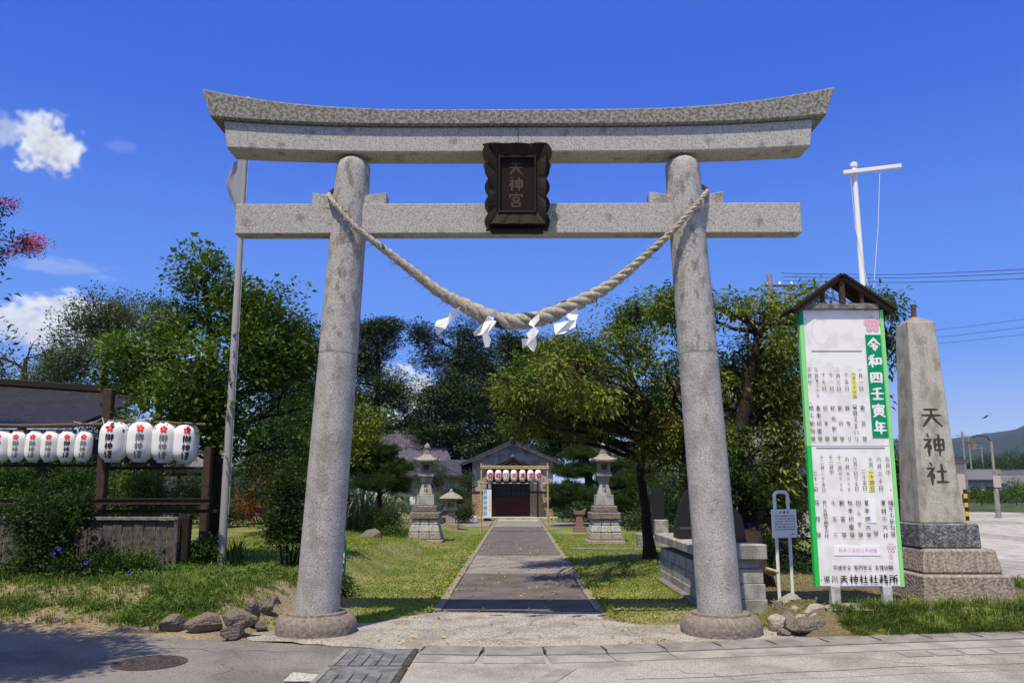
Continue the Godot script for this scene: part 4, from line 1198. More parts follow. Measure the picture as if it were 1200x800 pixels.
	tree("cherry_tree", "cherry tree with yellowing leaves and slim leaning trunk beside the path", "cherry trees", [Vector3(2.96, 0, -19.14), Vector3(2.904, 1.047, -19.2), Vector3(2.765, 2.001, -19), Vector3(3.025, 2.965, -19), Vector3(2.57, 4.092, -18.6), Vector3(2.225, 5.234, -18.4)], 0.125,
		[[Vector3(2.18, 5.309, -18), 0.42, 0.49], [Vector3(2.415, 4.866, -18), 0.64, 0.45], [Vector3(1.704, 4.591, -17.5), 0.62, 0.40], [Vector3(2.883, 4.77, -18), 0.64, 0.60], [Vector3(1.032, 4.38, -17), 0.57, 0.36], [Vector3(0.484, 4.072, -16.5), 0.58, 0.31], [Vector3(-0.181, 3.813, -16), 0.40, 0.27], [Vector3(0.257, 3.628, -16.4), 0.61, 0.37], [Vector3(-0.597, 3.53, -15.6), 0.26, 0.16], [Vector3(-0.363, 3.246, -16), 0.40, 0.33], [Vector3(0.58, 3.207, -17), 0.81, 0.49], [Vector3(1.508, 3.763, -17.5), 0.91, 0.62], [Vector3(2.387, 3.73, -18), 0.82, 0.75], [Vector3(-0.034, 2.736, -17), 0.52, 0.24], [Vector3(0.869, 2.865, -17.6), 0.80, 0.29], [Vector3(2.131, 3.078, -18), 0.78, 0.44], [Vector3(3.202, 3.65, -19), 0.59, 0.90], [Vector3(3.236, 2.598, -19.4), 0.60, 0.52], [Vector3(3.543, 5.471, -18.6), 0.47, 0.35], [Vector3(3.006, 2.519, -18.6), 0.42, 0.34], [Vector3(0.48, 3.258, -14), 0.58, 0.23], [Vector3(1.384, 3.08, -14.4), 0.51, 0.21], [Vector3(0.752, 3.566, -13.6), 0.37, 0.13], [Vector3(0.18, 3.301, -13.2), 0.27, 0.12], [Vector3(-0.263, 3.369, -13.4), 0.25, 0.17], [Vector3(0.44, 3.316, -12.8), 0.43, 0.16], [Vector3(0.074, 3.156, -14), 0.38, 0.17], [Vector3(0.905, 3.284, -13.4), 0.36, 0.18], [Vector3(0.631, 3.448, -12.6), 0.29, 0.10], [Vector3(2.523, 5.444, -18), 0.53, 0.34], [Vector3(3.059, 5.39, -18.4), 0.43, 0.31], [Vector3(3.258, 4.482, -18.6), 0.54, 0.54], [Vector3(2.591, 4.39, -18), 0.64, 0.45], [Vector3(3.154, 3.193, -19.4), 0.68, 0.68], [Vector3(3.656, 2.211, -19.6), 0.52, 0.52], [Vector3(2.458, 3.415, -18.6), 0.69, 0.50]],
		"droop", 0.22, 1.35, ch, 18, 0.08, null, null, 5)
	tree("cherry_tree", "dark trunked cherry behind the right gate pillar and notice board", "cherry trees", [Vector3(3.54, 0.1, -12.9), Vector3(3.973, 0.893, -14.6), Vector3(4.041, 1.763, -14.8), Vector3(4.018, 2.677, -15), Vector3(4.257, 3.765, -15), Vector3(4.532, 4.558, -15)], 0.22,
		[[Vector3(3.804, 4.785, -15), 0.44, 0.32], [Vector3(4.172, 4.591, -15), 0.47, 0.38], [Vector3(4.684, 4.826, -15.2), 0.54, 0.29], [Vector3(5.317, 4.676, -15.6), 0.36, 0.36], [Vector3(3.96, 4.081, -15), 0.47, 0.28], [Vector3(4.62, 4.16, -15), 0.63, 0.41], [Vector3(5.121, 3.836, -15.5), 0.48, 0.55], [Vector3(4.068, 3.501, -15.4), 0.42, 0.22], [Vector3(4.747, 3.42, -15.4), 0.64, 0.29], [Vector3(3.728, 2.371, -15), 0.37, 0.40], [Vector3(4.42, 2.313, -15.4), 0.63, 0.47], [Vector3(5.038, 2.396, -15.5), 0.41, 0.48], [Vector3(3.625, 1.766, -15), 0.37, 0.46], [Vector3(4.714, 1.694, -15.6), 0.70, 0.44], [Vector3(3.142, 5.219, -15.4), 0.42, 0.23], [Vector3(2.926, 4.981, -15.6), 0.26, 0.23], [Vector3(4.419, 3.688, -15.6), 0.65, 0.42], [Vector3(5.112, 3.12, -15.6), 0.39, 0.39], [Vector3(3.861, 3.852, -15.6), 0.39, 0.39], [Vector3(3.955, 3.059, -15.8), 0.42, 0.36], [Vector3(4.596, 2.896, -15.8), 0.65, 0.29], [Vector3(5.579, 4.379, -15.8), 0.30, 0.40], [Vector3(4.903, 1.146, -15.8), 0.41, 0.48]],
		"droop", 0.22, 1.9, ch, 19, 0.05, null, null, 5)
	tree("cherry_tree", "leafy cherry tip showing between board roof and stone pillar", "cherry trees", [Vector3(9.45, 0.1, -22.09), Vector3(7.103, 2.113, -16.5), Vector3(7.253, 3.634, -16.5), Vector3(7.471, 4.675, -16.5)], 0.13,
		[[Vector3(7.581, 4.763, -16.5), 0.24, 0.52], [Vector3(7.51, 5.169, -16.5), 0.28, 0.24], [Vector3(7.649, 4.325, -16.5), 0.21, 0.31], [Vector3(7.18, 5.382, -16.5), 0.31, 0.17], [Vector3(5.973, 5.474, -16.5), 0.35, 0.21], [Vector3(6.95, 4.23, -17), 0.71, 0.89]],
		"droop", 0.24, 1.5, ch, 20, 0.05, null, null, 4)
	tree("shade_tree", "dark trunked tree just left of the right gate pillar", "", [Vector3(3.23, 0, -16.81), Vector3(3.575, 1.082, -18), Vector3(3.596, 2.161, -18), Vector3(3.692, 3.263, -18)], 0.2,
		[[Vector3(3.594, 3.635, -18), 0.56, 0.56], [Vector3(3.789, 2.893, -18), 0.56, 0.44], [Vector3(3.439, 2.359, -18.4), 0.56, 0.38], [Vector3(2.701, 4.664, -14), 0.32, 0.21], [Vector3(3.011, 4.288, -14), 0.38, 0.26], [Vector3(2.917, 3.846, -14.5), 0.36, 0.30], [Vector3(3.183, 3.475, -14), 0.29, 0.35]], "droop", 0.23, 2.0, ch, 22, 0.04)
	# crape myrtle, mostly outside the frame on the left; its shade falls on the road
	var my := tree("crape_myrtle", "crape myrtle branch with pink flowers entering from upper left", "", [Vector3(-7.2, 0.0, -7.0), Vector3(-7.0, 1.6, -7.0), Vector3(-6.4, 3.0, -7.0)], 0.14,
		[[Vector3(-6.1, 5.6, -6.0), 1.3, 1.1], [Vector3(-7.0, 5.0, -6.5), 1.4, 1.1], [Vector3(-6.2, 6.5, -5.6), 1.0, 0.8], [Vector3(-5.5, 7.2, -5.0), 0.5, 0.4], [Vector3(-7.4, 6.2, -6.0), 1.3, 1.0], [Vector3(-6.3, 3.3, -6.7), 1.1, 0.9], [Vector3(-7.2, 3.6, -6.4), 1.3, 1.0], [Vector3(-7.6, 2.6, -6.6), 1.2, 1.0], [Vector3(-6.2, 2.5, -6.0), 1.0, 0.7], [Vector3(-6.5, 4.2, -6.4), 0.9, 0.7], [Vector3(-8.6, 3.2, -6.2), 1.2, 1.2], [Vector3(-5.5, 2.6, -5.2), 0.9, 0.6]], "broad", 0.17, 2.6, [Color(0.04, 0.085, 0.02), Color(0.09, 0.15, 0.03)], 23, -0.05)
	var r := RandomNumberGenerator.new()
	r.seed = 77
	var tw := MB.new()
	var lw := []
	var lc := []
	var fw := []
	var fc := []
	for br in [[Vector3(-5.6, 3.9, -6.9), Vector3(-4.349, 3.851, -7), Vector3(-4.182, 3.694, -7)], [Vector3(-5.6, 3.7, -7.0), Vector3(-4.6, 4.072, -7), Vector3(-4.463, 4.072, -7)], [Vector3(-5.4, 3.3, -6.8), Vector3(-4.618, 3.679, -7), Vector3(-4.485, 3.632, -7)]]:
		var p := limb_points(br[0] - my.position, br[2] - my.position, -0.05, r, 12)
		var rr := []
		for i in 13: rr.append(0.012 - 0.0007 * i)
		tw.tube(p, rr, 5, false)
		for i in 150:
			var t := r.randf()
			var q: Vector3 = p[int(t * 12)] + Vector3(r.randfn(), r.randfn(), r.randfn()) * 0.035
			var flower := false
			if flower:
				fw.append(Transform3D(Basis.from_euler(Vector3(r.randf() * TAU, r.randf() * TAU, 0)).scaled(Vector3.ONE * r.randf_range(0.035, 0.05)), q))
				fc.append(Color(0.75, 0.03, 0.08).lerp(Color(0.85, 0.16, 0.24), r.randf()))
			elif t > 0.3 and i % 3 == 0:
				lw.append(Transform3D(Basis.from_euler(Vector3(r.randf_range(-0.6, 0.6), r.randf() * TAU, 0)).scaled(Vector3.ONE * r.randf_range(0.07, 0.1)), q))
				lc.append(Color(0.05, 0.1, 0.02))
	for cl in [[Vector3(-4.258, 3.702, -7), 80, 0.05], [Vector3(-4.376, 3.671, -7), 22, 0.035], [Vector3(-4.531, 4.072, -7), 26, 0.04], [Vector3(-4.507, 3.632, -7), 16, 0.03]]:
		for i in cl[1]:
			fw.append(Transform3D(Basis.from_euler(Vector3(r.randf() * TAU, r.randf() * TAU, 0)).scaled(Vector3.ONE * r.randf_range(0.026, 0.04)), cl[0] - my.position + Vector3(r.randfn() * 1.3, r.randfn() * 0.8, r.randfn()) * cl[2]))
			fc.append(Color(0.75, 0.03, 0.08).lerp(Color(0.9, 0.16, 0.24), r.randf()))
	part("twigs", tw, M.trunk_pale, my)
	scatter("leaves", spray("broad", 0), M.leaf, lw, lc, my).set_meta("kind", "stuff")
	scatter("flowers", spray("big", 1), M.petal_red, fw, fc, my).set_meta("kind", "stuff")

	# shrubs
	bush("shrub", "tall dark shrub in front of the plank fence with purple flowers", "shrub", "", Vector3(-6.06, 0.25, -11.74), [[Vector3(-6.648, 0.766, -12.2), 0.39, 0.54], [Vector3(-6.89, 1.094, -12.4), 0.42, 0.42], [Vector3(-6.576, 1.198, -12.6), 0.20, 0.33], [Vector3(-5.81, 0.481, -12.2), 0.39, 0.32], [Vector3(-6.754, 0.419, -12.1), 0.60, 0.31], [Vector3(-6.026, 0.336, -12), 0.60, 0.24], [Vector3(-5.394, 0.339, -12.2), 0.32, 0.19], [Vector3(-5.98, 0.752, -12.4), 0.10, 0.22], [Vector3(-7.304, 1.114, -12.5), 0.38, 0.25]], "broad", 0.15, 2.8, [Color(0.025, 0.05, 0.016), Color(0.06, 0.1, 0.025)], 30, 0.0)
	bush("shrub", "light green weedy shrub by the right end of the plank fence", "shrub", "", Vector3(-5.58, 0.2, -12.49), [[Vector3(-5.49, 0.469, -12.2), 0.32, 0.24], [Vector3(-5.657, 0.396, -12.1), 0.29, 0.19], [Vector3(-5.183, 0.292, -12.2), 0.27, 0.12]], "fine", 0.13, 2.0, [Color(0.06, 0.12, 0.025), Color(0.13, 0.2, 0.045)], 31, 0.05)
	bush("hedge", "leafy green hedge behind the rail, under the small lanterns", "hedge", "hedges behind the lantern racks", Vector3(-10.47, 0.3, -19.01), [[Vector3(-9.441, 1.647, -15.5), 0.63, 0.38], [Vector3(-8.652, 1.694, -15.5), 0.57, 0.41], [Vector3(-8.089, 1.616, -15.5), 0.38, 0.41], [Vector3(-8.815, 1.31, -15.3), 0.77, 0.31], [Vector3(-10.064, 1.538, -15.5), 0.47, 0.47]], "fine", 0.2, 2.8, [Color(0.04, 0.085, 0.018), Color(0.11, 0.18, 0.035)], 32, 0.0)
	bush("hedge", "pale green shrub under the large lanterns, behind the rail", "hedge", "hedges behind the lantern racks", Vector3(-8.37, 0.3, -19.02), [[Vector3(-7.77, 1.536, -16), 0.39, 0.36], [Vector3(-7.289, 1.649, -16), 0.52, 0.29], [Vector3(-6.712, 1.585, -16), 0.52, 0.29], [Vector3(-6.295, 1.456, -16), 0.42, 0.26], [Vector3(-7.01, 1.3, -15.8), 0.96, 0.22]], "fine", 0.2, 2.6, [Color(0.07, 0.12, 0.025), Color(0.18, 0.24, 0.06)], 33, 0.0)
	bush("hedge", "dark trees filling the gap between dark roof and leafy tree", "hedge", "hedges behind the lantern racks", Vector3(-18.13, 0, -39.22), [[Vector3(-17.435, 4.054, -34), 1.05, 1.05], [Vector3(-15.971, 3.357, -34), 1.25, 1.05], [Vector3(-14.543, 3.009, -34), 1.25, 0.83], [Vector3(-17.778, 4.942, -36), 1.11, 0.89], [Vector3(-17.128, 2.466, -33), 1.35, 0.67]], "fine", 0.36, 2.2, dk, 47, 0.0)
	bush("shrub", "dark round shrub at the foot of the lantern rack's right post", "shrub", "", Vector3(-5.24, 0.3, -13.6), [[Vector3(-5.18, 0.528, -13.4), 0.24, 0.21], [Vector3(-5.013, 0.538, -13.6), 0.22, 0.25], [Vector3(-5.223, 0.367, -13.3), 0.19, 0.12]], "broad", 0.13, 2.8, [Color(0.03, 0.065, 0.02), Color(0.07, 0.12, 0.03)], 34, -0.1)
	bush("shrub", "dark shrub beside the left gate pillar, tall and dense", "shrub", "", Vector3(-3.71, 0.15, -13.79), [[Vector3(-3.868, 1.474, -14), 0.28, 0.48], [Vector3(-3.857, 0.929, -13.8), 0.25, 0.47], [Vector3(-3.642, 0.473, -13.6), 0.27, 0.44], [Vector3(-3.642, 1.196, -14), 0.31, 0.71], [Vector3(-3.796, 0.311, -13.5), 0.16, 0.22], [Vector3(-3.399, 0.658, -13.8), 0.28, 0.69], [Vector3(-3.699, 0.249, -13.6), 0.24, 0.24], [Vector3(-3.472, 0.341, -13.6), 0.24, 0.30]], "broad", 0.15, 2.6, [Color(0.022, 0.045, 0.016), Color(0.055, 0.09, 0.025)], 35, 0.0)
	bush("shrub", "red leaved shrub on the lawn beyond the flagpole", "shrub", "", Vector3(-9.4, 0.1, -30.84), [[Vector3(-7.471, 1.098, -24), 0.63, 0.34], [Vector3(-6.925, 0.907, -24), 0.44, 0.29], [Vector3(-7.372, 2.003, -25), 0.56, 0.36]], "broad", 0.22, 1.9, [Color(0.16, 0.05, 0.02), Color(0.1, 0.09, 0.03), Color(0.3, 0.06, 0.03)], 36, 0.0)
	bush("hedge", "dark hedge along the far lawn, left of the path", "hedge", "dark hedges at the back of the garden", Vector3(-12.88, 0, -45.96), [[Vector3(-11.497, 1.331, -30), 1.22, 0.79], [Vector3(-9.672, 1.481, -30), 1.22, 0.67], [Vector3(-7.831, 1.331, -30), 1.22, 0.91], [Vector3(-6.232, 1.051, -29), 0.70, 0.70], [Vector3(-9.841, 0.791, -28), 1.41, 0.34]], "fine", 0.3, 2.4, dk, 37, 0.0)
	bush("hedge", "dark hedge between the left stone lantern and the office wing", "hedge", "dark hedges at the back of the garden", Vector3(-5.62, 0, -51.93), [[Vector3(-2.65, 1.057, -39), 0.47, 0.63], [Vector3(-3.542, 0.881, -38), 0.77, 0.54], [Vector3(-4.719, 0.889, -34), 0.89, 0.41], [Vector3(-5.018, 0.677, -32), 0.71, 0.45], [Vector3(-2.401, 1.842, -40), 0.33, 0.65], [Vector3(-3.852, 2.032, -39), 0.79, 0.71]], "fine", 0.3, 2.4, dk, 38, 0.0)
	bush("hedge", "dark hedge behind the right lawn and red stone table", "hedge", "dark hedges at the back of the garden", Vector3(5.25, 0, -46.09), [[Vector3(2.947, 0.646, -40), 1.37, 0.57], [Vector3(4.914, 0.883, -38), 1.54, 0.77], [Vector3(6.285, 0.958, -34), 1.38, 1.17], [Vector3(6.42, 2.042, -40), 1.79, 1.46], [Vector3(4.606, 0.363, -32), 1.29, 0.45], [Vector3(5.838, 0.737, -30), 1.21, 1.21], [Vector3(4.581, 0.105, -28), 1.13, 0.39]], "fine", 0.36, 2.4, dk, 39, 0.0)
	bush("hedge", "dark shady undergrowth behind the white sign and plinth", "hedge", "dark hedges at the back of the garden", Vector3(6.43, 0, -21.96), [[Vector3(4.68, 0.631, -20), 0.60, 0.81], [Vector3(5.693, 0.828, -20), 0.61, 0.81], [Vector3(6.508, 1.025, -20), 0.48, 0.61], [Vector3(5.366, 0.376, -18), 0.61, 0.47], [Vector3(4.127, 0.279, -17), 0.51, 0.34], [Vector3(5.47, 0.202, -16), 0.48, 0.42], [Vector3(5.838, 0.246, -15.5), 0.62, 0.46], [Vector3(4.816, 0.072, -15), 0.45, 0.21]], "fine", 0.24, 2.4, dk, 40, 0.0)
	bush("shrub", "green shrub between the notice board and stone pillar", "shrub", "", Vector3(9.83, 0.1, -22.09), [[Vector3(6.737, 1.765, -15), 0.21, 0.55], [Vector3(6.779, 1.169, -15), 0.24, 0.45], [Vector3(6.515, 0.874, -15), 0.39, 0.45], [Vector3(7.094, 2.238, -15.5), 0.19, 0.22]], "broad", 0.17, 2.6, [Color(0.035, 0.075, 0.02), Color(0.09, 0.14, 0.03)], 41, 0.0)
	bush("shrub", "low shrubs and weeds at the left stone lantern's foot", "shrub", "", Vector3(-3.8, 0, -25.67), [[Vector3(-3.654, 0.336, -25), 0.50, 0.25], [Vector3(-4.094, 0.562, -25.5), 0.51, 0.36], [Vector3(-3.392, 0.115, -24.6), 0.35, 0.15]], "fine", 0.2, 2.2, [Color(0.05, 0.1, 0.02), Color(0.14, 0.2, 0.04)], 42, 0.0)
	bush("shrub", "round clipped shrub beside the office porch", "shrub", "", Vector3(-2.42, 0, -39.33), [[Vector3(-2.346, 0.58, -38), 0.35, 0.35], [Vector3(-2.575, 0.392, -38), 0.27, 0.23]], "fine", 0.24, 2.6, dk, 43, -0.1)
	bush("shrub", "small weed shrub at the foot of the rock edging by the gate", "shrub", "", Vector3(-3.1, 0.1, -9.8), [[Vector3(-3.333, 0.038, -10.6), 0.09, 0.09], [Vector3(-3.34, -0.007, -10.5), 0.08, 0.06]], "broad", 0.07, 2.4, [Color(0.06, 0.12, 0.025), Color(0.12, 0.2, 0.04)], 44, 0.0)
	bush("shrub", "low leafy weed behind the left gate pillar base", "shrub", "", Vector3(-2.59, 0, -12.67), [[Vector3(-2.576, 0.154, -12.6), 0.15, 0.18], [Vector3(-2.562, 0.083, -12.2), 0.10, 0.10]], "broad", 0.1, 2.0, [Color(0.05, 0.1, 0.02), Color(0.1, 0.17, 0.03)], 45, 0.0)
	bush("hedge", "green hedge far right beside the side street", "hedge", "", Vector3(49.51, 0, -85.03), [[Vector3(32.667, 1.383, -55), 0.89, 0.50], [Vector3(34.085, 0.946, -60), 1.09, 0.36], [Vector3(31.914, 1.24, -52), 1.05, 0.63], [Vector3(36.179, 1.012, -66), 1.34, 0.40]], "fine", 0.4, 2.4, [Color(0.05, 0.1, 0.02), Color(0.13, 0.2, 0.04)], 46, 0.0)
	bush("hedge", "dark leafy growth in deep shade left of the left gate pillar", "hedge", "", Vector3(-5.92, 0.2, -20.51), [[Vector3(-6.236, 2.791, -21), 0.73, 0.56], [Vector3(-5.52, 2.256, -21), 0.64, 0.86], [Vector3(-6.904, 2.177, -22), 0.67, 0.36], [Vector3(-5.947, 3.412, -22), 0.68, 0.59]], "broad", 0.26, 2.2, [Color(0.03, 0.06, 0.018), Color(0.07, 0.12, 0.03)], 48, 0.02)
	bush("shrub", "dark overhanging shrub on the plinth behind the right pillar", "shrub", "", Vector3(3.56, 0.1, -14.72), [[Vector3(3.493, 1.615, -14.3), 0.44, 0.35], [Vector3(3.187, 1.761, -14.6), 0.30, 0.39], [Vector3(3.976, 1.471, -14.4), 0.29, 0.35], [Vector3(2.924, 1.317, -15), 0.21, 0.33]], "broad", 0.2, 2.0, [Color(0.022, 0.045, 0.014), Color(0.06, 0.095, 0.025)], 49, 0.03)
	# striped pampas clump
	var pg := thing("pampas_grass", "tall arching clump of ornamental grass beside a boulder", "ornamental grass", Vector3(-5.39, 0, -28.34))
	var pw := []
	var pc := []
	for i in 60:
		var h := r.randf_range(1.4, 2.6)
		pw.append(Transform3D(Basis(Vector3.UP, r.randf() * TAU).scaled(Vector3(h, h, h)), Vector3(r.randfn() * 0.28, 0, r.randfn() * 0.25)))
		pc.append(Color(0.16, 0.23, 0.08).lerp(Color(0.5, 0.55, 0.32), r.randf()))
	scatter("blades", blade_tuft(10, 1.0, 1.5, 0.03, 50), M.blade, pw, pc, pg).set_meta("kind", "stuff")
	# sword leaved clump by the flagpole
	var yu := thing("iris_clump", "dark clump of upright sword shaped leaves beside the flagpole", "plant", Vector3(-4.61, 0.28, -13.82))
	pw = []; pc = []
	for i in 14:
		var h := r.randf_range(0.4, 0.62)
		pw.append(Transform3D(Basis(Vector3.UP, r.randf() * TAU).scaled(Vector3(h, h, h)), Vector3(r.randfn() * 0.08, 0, r.randfn() * 0.08)))
		pc.append(Color(0.02, 0.045, 0.02).lerp(Color(0.045, 0.08, 0.03), r.randf()))
	scatter("blades", blade_tuft(9, 1.0, 0.45, 0.05, 51), M.blade, pw, pc, yu).set_meta("kind", "stuff")
	# purple morning glories on the tall shrub
	var spots := [Vector3(-6.282, 0.773, -11.6), Vector3(-5.852, 0.6, -11.5), Vector3(-5.239, 0.467, -11.5), Vector3(-6.359, 0.716, -11.6)]
	var said := ["purple morning glory flower, highest in the dark shrub", "purple morning glory flower in the middle of the dark shrub", "purple morning glory flower low by the plank fence", "smaller purple morning glory flower just below the highest one"]
	for i in 4:
		var q := MB.new()
		q.lathe([Vector2(0.004, -0.05), Vector2(0.01, -0.02), Vector2(0.02, -0.004), Vector2(0.027, 0.0)], 10)
		var o := part("flower", q, mat(lin(0.07, 0.05, 0.5), 0.7))
		o.position = spots[i]
		o.rotation = Vector3(1.1, 0.3 * i, 0)
		tag(o, said[i], "flower")

# ------------------------------------------------------------------ the gateway
const TZ := -9.69

func beam_curve(x: float) -> float:
	return pow(maxf(0.0, absf(x) - 0.8) / 3.0, 2.6)

# a piece of curved lintel from x0 to x1; bottom and top heights, depth, ends cut on a slant
func lintel(x0: float, x1: float, yb: float, kb: float, yt: float, kt: float, zf: float, zb: float, slant0: float, slant1: float, ridge := 0.0) -> MB:
	var b := MB.new()
	var n := 30
	var rows := []
	for i in n + 1:
		var f := float(i) / n
		var row := []
		for lv in 2:
			var x := lerpf(x0 - (slant0 if lv == 1 else 0.0), x1 + (slant1 if lv == 1 else 0.0), f)
			var y := (yt + kt * beam_curve(x)) if lv == 1 else (yb + kb * beam_curve(x))
			row.append(Vector2(x, y))
		var e := 0.018
		# section, counter-clockwise seen from the right end: front bottom .. front top .. ridge .. back
		rows.append([Vector3(row[0].x, row[0].y, zf - e), Vector3(row[0].x, row[0].y + e, zf), Vector3(row[1].x, row[1].y - e, zf), Vector3(row[1].x, row[1].y, zf - e), Vector3(row[1].x, row[1].y + ridge, (zf + zb) / 2), Vector3(row[1].x, row[1].y, zb), Vector3(row[0].x, row[0].y, zb)])
	for i in n:
		for k in 7:
			var m := (k + 1) % 7
			b.quad(rows[i][k], rows[i + 1][k], rows[i + 1][m], rows[i][m])
	for k in range(1, 6):
		b.tri(rows[0][0], rows[0][k], rows[0][k + 1])
		b.tri(rows[n][0], rows[n][k + 1], rows[n][k])
	return b

func build_torii() -> void:
	var t := thing("torii_gate", "large grey granite shrine gateway with curved double lintel", "torii gate", Vector3(0, 0, TZ))
	# pillars lean inwards a little
	for s in [-1, 1]:
		var base := Vector3(s * 2.275, 0, 0)
		var b := MB.new()
		b.lathe([Vector2(0.44, -0.1), Vector2(0.455, 0.06), Vector2(0.44, 0.13), Vector2(0.40, 0.185), Vector2(0.345, 0.205), Vector2(0.33, 0.2), Vector2(0.325, 0.225), Vector2(0.24, 0.232)], 40, Vector3.ZERO, 0.012)
		obj("pillar_base", b.done(), M.base_stone, t, base)
		b = MB.new()
		var prof := []
		for i in 15:
			var y := 0.2 + 2.95 * i / 14.0
			prof.append(Vector2(lerpf(0.247, 0.229, i / 14.0), y))
		b.lathe(prof, 40)
		prof = [Vector2(0.2285, 3.152), Vector2(0.2235, 3.158)]
		b.lathe(prof, 40)
		var lower := obj("pillar_drum", b.done(), M.granite, t, base)
		lower.rotation.z = s * 0.0445
		b = MB.new()
		prof = [Vector2(0.2235, 3.159), Vector2(0.2285, 3.165)]
		for i in 12:
			var y := 3.168 + 2.28 * i / 11.0
			prof.append(Vector2(lerpf(0.2285, 0.21, i / 11.0), y))
		prof.append(Vector2(0.2, 5.53)); prof.append(Vector2(0.165, 5.58)); prof.append(Vector2(0.1, 5.62))
		b.lathe(prof, 40)
		var o := obj("pillar_drum", b.done(), M.granite_old, t, base)
		o.rotation.z = s * 0.0445
	# through beam and its wedges
	var nk := MB.new()
	nk.box(Vector3(0, 4.8, 0), Vector3(6.84, 0.375, 0.23), 0.008)
	part("tie_beam", nk, M.granite_beam, t)
	for s in [-1, 1]:
		for w in [-1, 1]:
			var b := MB.new()
			var xi: float = 2.045 + w * 0.175
			var xo: float = 2.05 + w * 0.45
			var p := []
			for k in 8:
				var far := (k & 1) == 1
				var up := ((k >> 1) & 1) == 1
				p.append(Vector3(s * (xo if far else xi), (5.12 + (0.015 if far else -0.025)) if up else 4.9895, 0.1 * (1 if (k >> 2) & 1 else -1)))
			b.hexa(p, 0.006)
			part("wedge", b, M.granite, t)
	# lower lintel in two stones, upper lintel in two
	part("lower_lintel", lintel(-3.55, 0.003, 5.611, 0.085, 5.94, 0.115, 0.19, -0.18, 0.05, 0.0), M.granite_beam, t)
	part("lower_lintel", lintel(0.011, 3.55, 5.611, 0.085, 5.94, 0.115, 0.19, -0.18, 0.0, 0.05), M.granite_beam, t)
	part("upper_lintel", lintel(-3.75, -0.205, 5.942, 0.115, 6.145, 0.262, 0.25, -0.24, 0.125, 0.0, 0.05), M.granite_top, t)
	part("upper_lintel", lintel(-0.199, 3.75, 5.942, 0.115, 6.145, 0.262, 0.25, -0.24, 0.0, 0.125, 0.05), M.granite_top, t)

	# name tablet
	var pq := thing("shrine_tablet", "dark carved wooden name tablet hanging at the gateway's centre", "plaque", Vector3(-0.005, 4.6, -9.36))
	pq.rotation.x = 0.07
	var b := MB.new()
	b.box(Vector3(0, 0.53, -0.06), Vector3(0.56, 0.86, 0.05), 0.01)
	part("panel", b, M.plaque_inner, pq)
	var o := PackedVector2Array()
	# scalloped outline of the carved border
	for i in 9: o.append(Vector2(lerpf(-0.37, 0.37, i / 8.0), 0.0 + 0.02 * absf(sin(i * PI / 2.0))))
	for i in range(1, 41):
		var y := i / 40.0 * 1.06
		o.append(Vector2(0.345 + 0.045 * absf(sin(i * PI / 8.0)) + (0.03 * smoothstep(0.75, 0.8, y)) , y))
	for i in range(1, 13): o.append(Vector2(lerpf(0.415, -0.415, i / 12.0), 1.06 + 0.018 * absf(sin(i * PI / 4.0))))
	for i in range(1, 40):
		var y := 1.06 - i / 40.0 * 1.06
		o.append(Vector2(-0.345 - 0.045 * absf(sin(i * PI / 8.0)) - 0.03 * smoothstep(0.75, 0.8, y), y))
	b = MB.new()
	b.prism(o, -0.089, -0.15)
	part("back_board", b, M.wood_dark, pq)
	# four sloping border boards
	var inx := 0.235
	var iny0 := 0.2
	var iny1 := 0.88
	for k in 4:
		b = MB.new()
		var p := []
		var oc := [Vector2(-0.335, 0.05), Vector2(0.335, 0.05), Vector2(0.345, 1.02), Vector2(-0.345, 1.02)]
		var ic := [Vector2(-inx, iny0), Vector2(inx, iny0), Vector2(inx, iny1), Vector2(-inx, iny1)]
		var q0: Vector2 = oc[k]
		var q1: Vector2 = oc[(k + 1) % 4]
		var r0: Vector2 = ic[k]
		var r1: Vector2 = ic[(k + 1) % 4]
		for i in 14:
			var f := i / 14.0
			var g := (i + 1) / 14.0
			var dz0 := 0.03 + 0.025 * absf(sin(f * PI * 3.5))
			var dz1 := 0.03 + 0.025 * absf(sin(g * PI * 3.5))
			var a0 := q0.lerp(q1, f)
			var a1 := q0.lerp(q1, g)
			var c0 := r0.lerp(r1, f)
			var c1 := r0.lerp(r1, g)
			b.quad(Vector3(a0.x, a0.y, dz0), Vector3(a1.x, a1.y, dz1), Vector3(c1.x, c1.y, -0.02), Vector3(c0.x, c0.y, -0.02))
			b.quad(Vector3(a0.x, a0.y, -0.088), Vector3(a1.x, a1.y, -0.088), Vector3(a1.x, a1.y, dz1), Vector3(a0.x, a0.y, dz0))
			b.quad(Vector3(c0.x, c0.y, -0.02), Vector3(c1.x, c1.y, -0.02), Vector3(c1.x, c1.y, -0.06), Vector3(c0.x, c0.y, -0.06))
		part("border_board", b, M.plaque_wood, pq)
	for k in 4:
		b = MB.new()
		if k < 2: b.box(Vector3((k * 2 - 1) * 0.215, 0.54, -0.01), Vector3(0.025, 0.7, 0.03), 0.004)
		else: b.box(Vector3(0, 0.205 + (k - 2) * 0.67, -0.01), Vector3(0.405, 0.025, 0.028), 0.004)
		part("bead", b, M.plaque_wood, pq)
	write_parts(pq, M.plaque_ink, "天神宮", on_plane(Vector3(-0.1, 0.83, -0.035), Vector3.RIGHT, Vector3.DOWN, Vector3.BACK), 0, 0, 0.17, 1.15, 0.13)
	b = MB.new()
	b.box(Vector3(0, -0.02, -0.06), Vector3(0.62, 0.045, 0.12), 0.01)
	part("shelf_bracket", b, M.wood_dark, pq)

	build_rope()

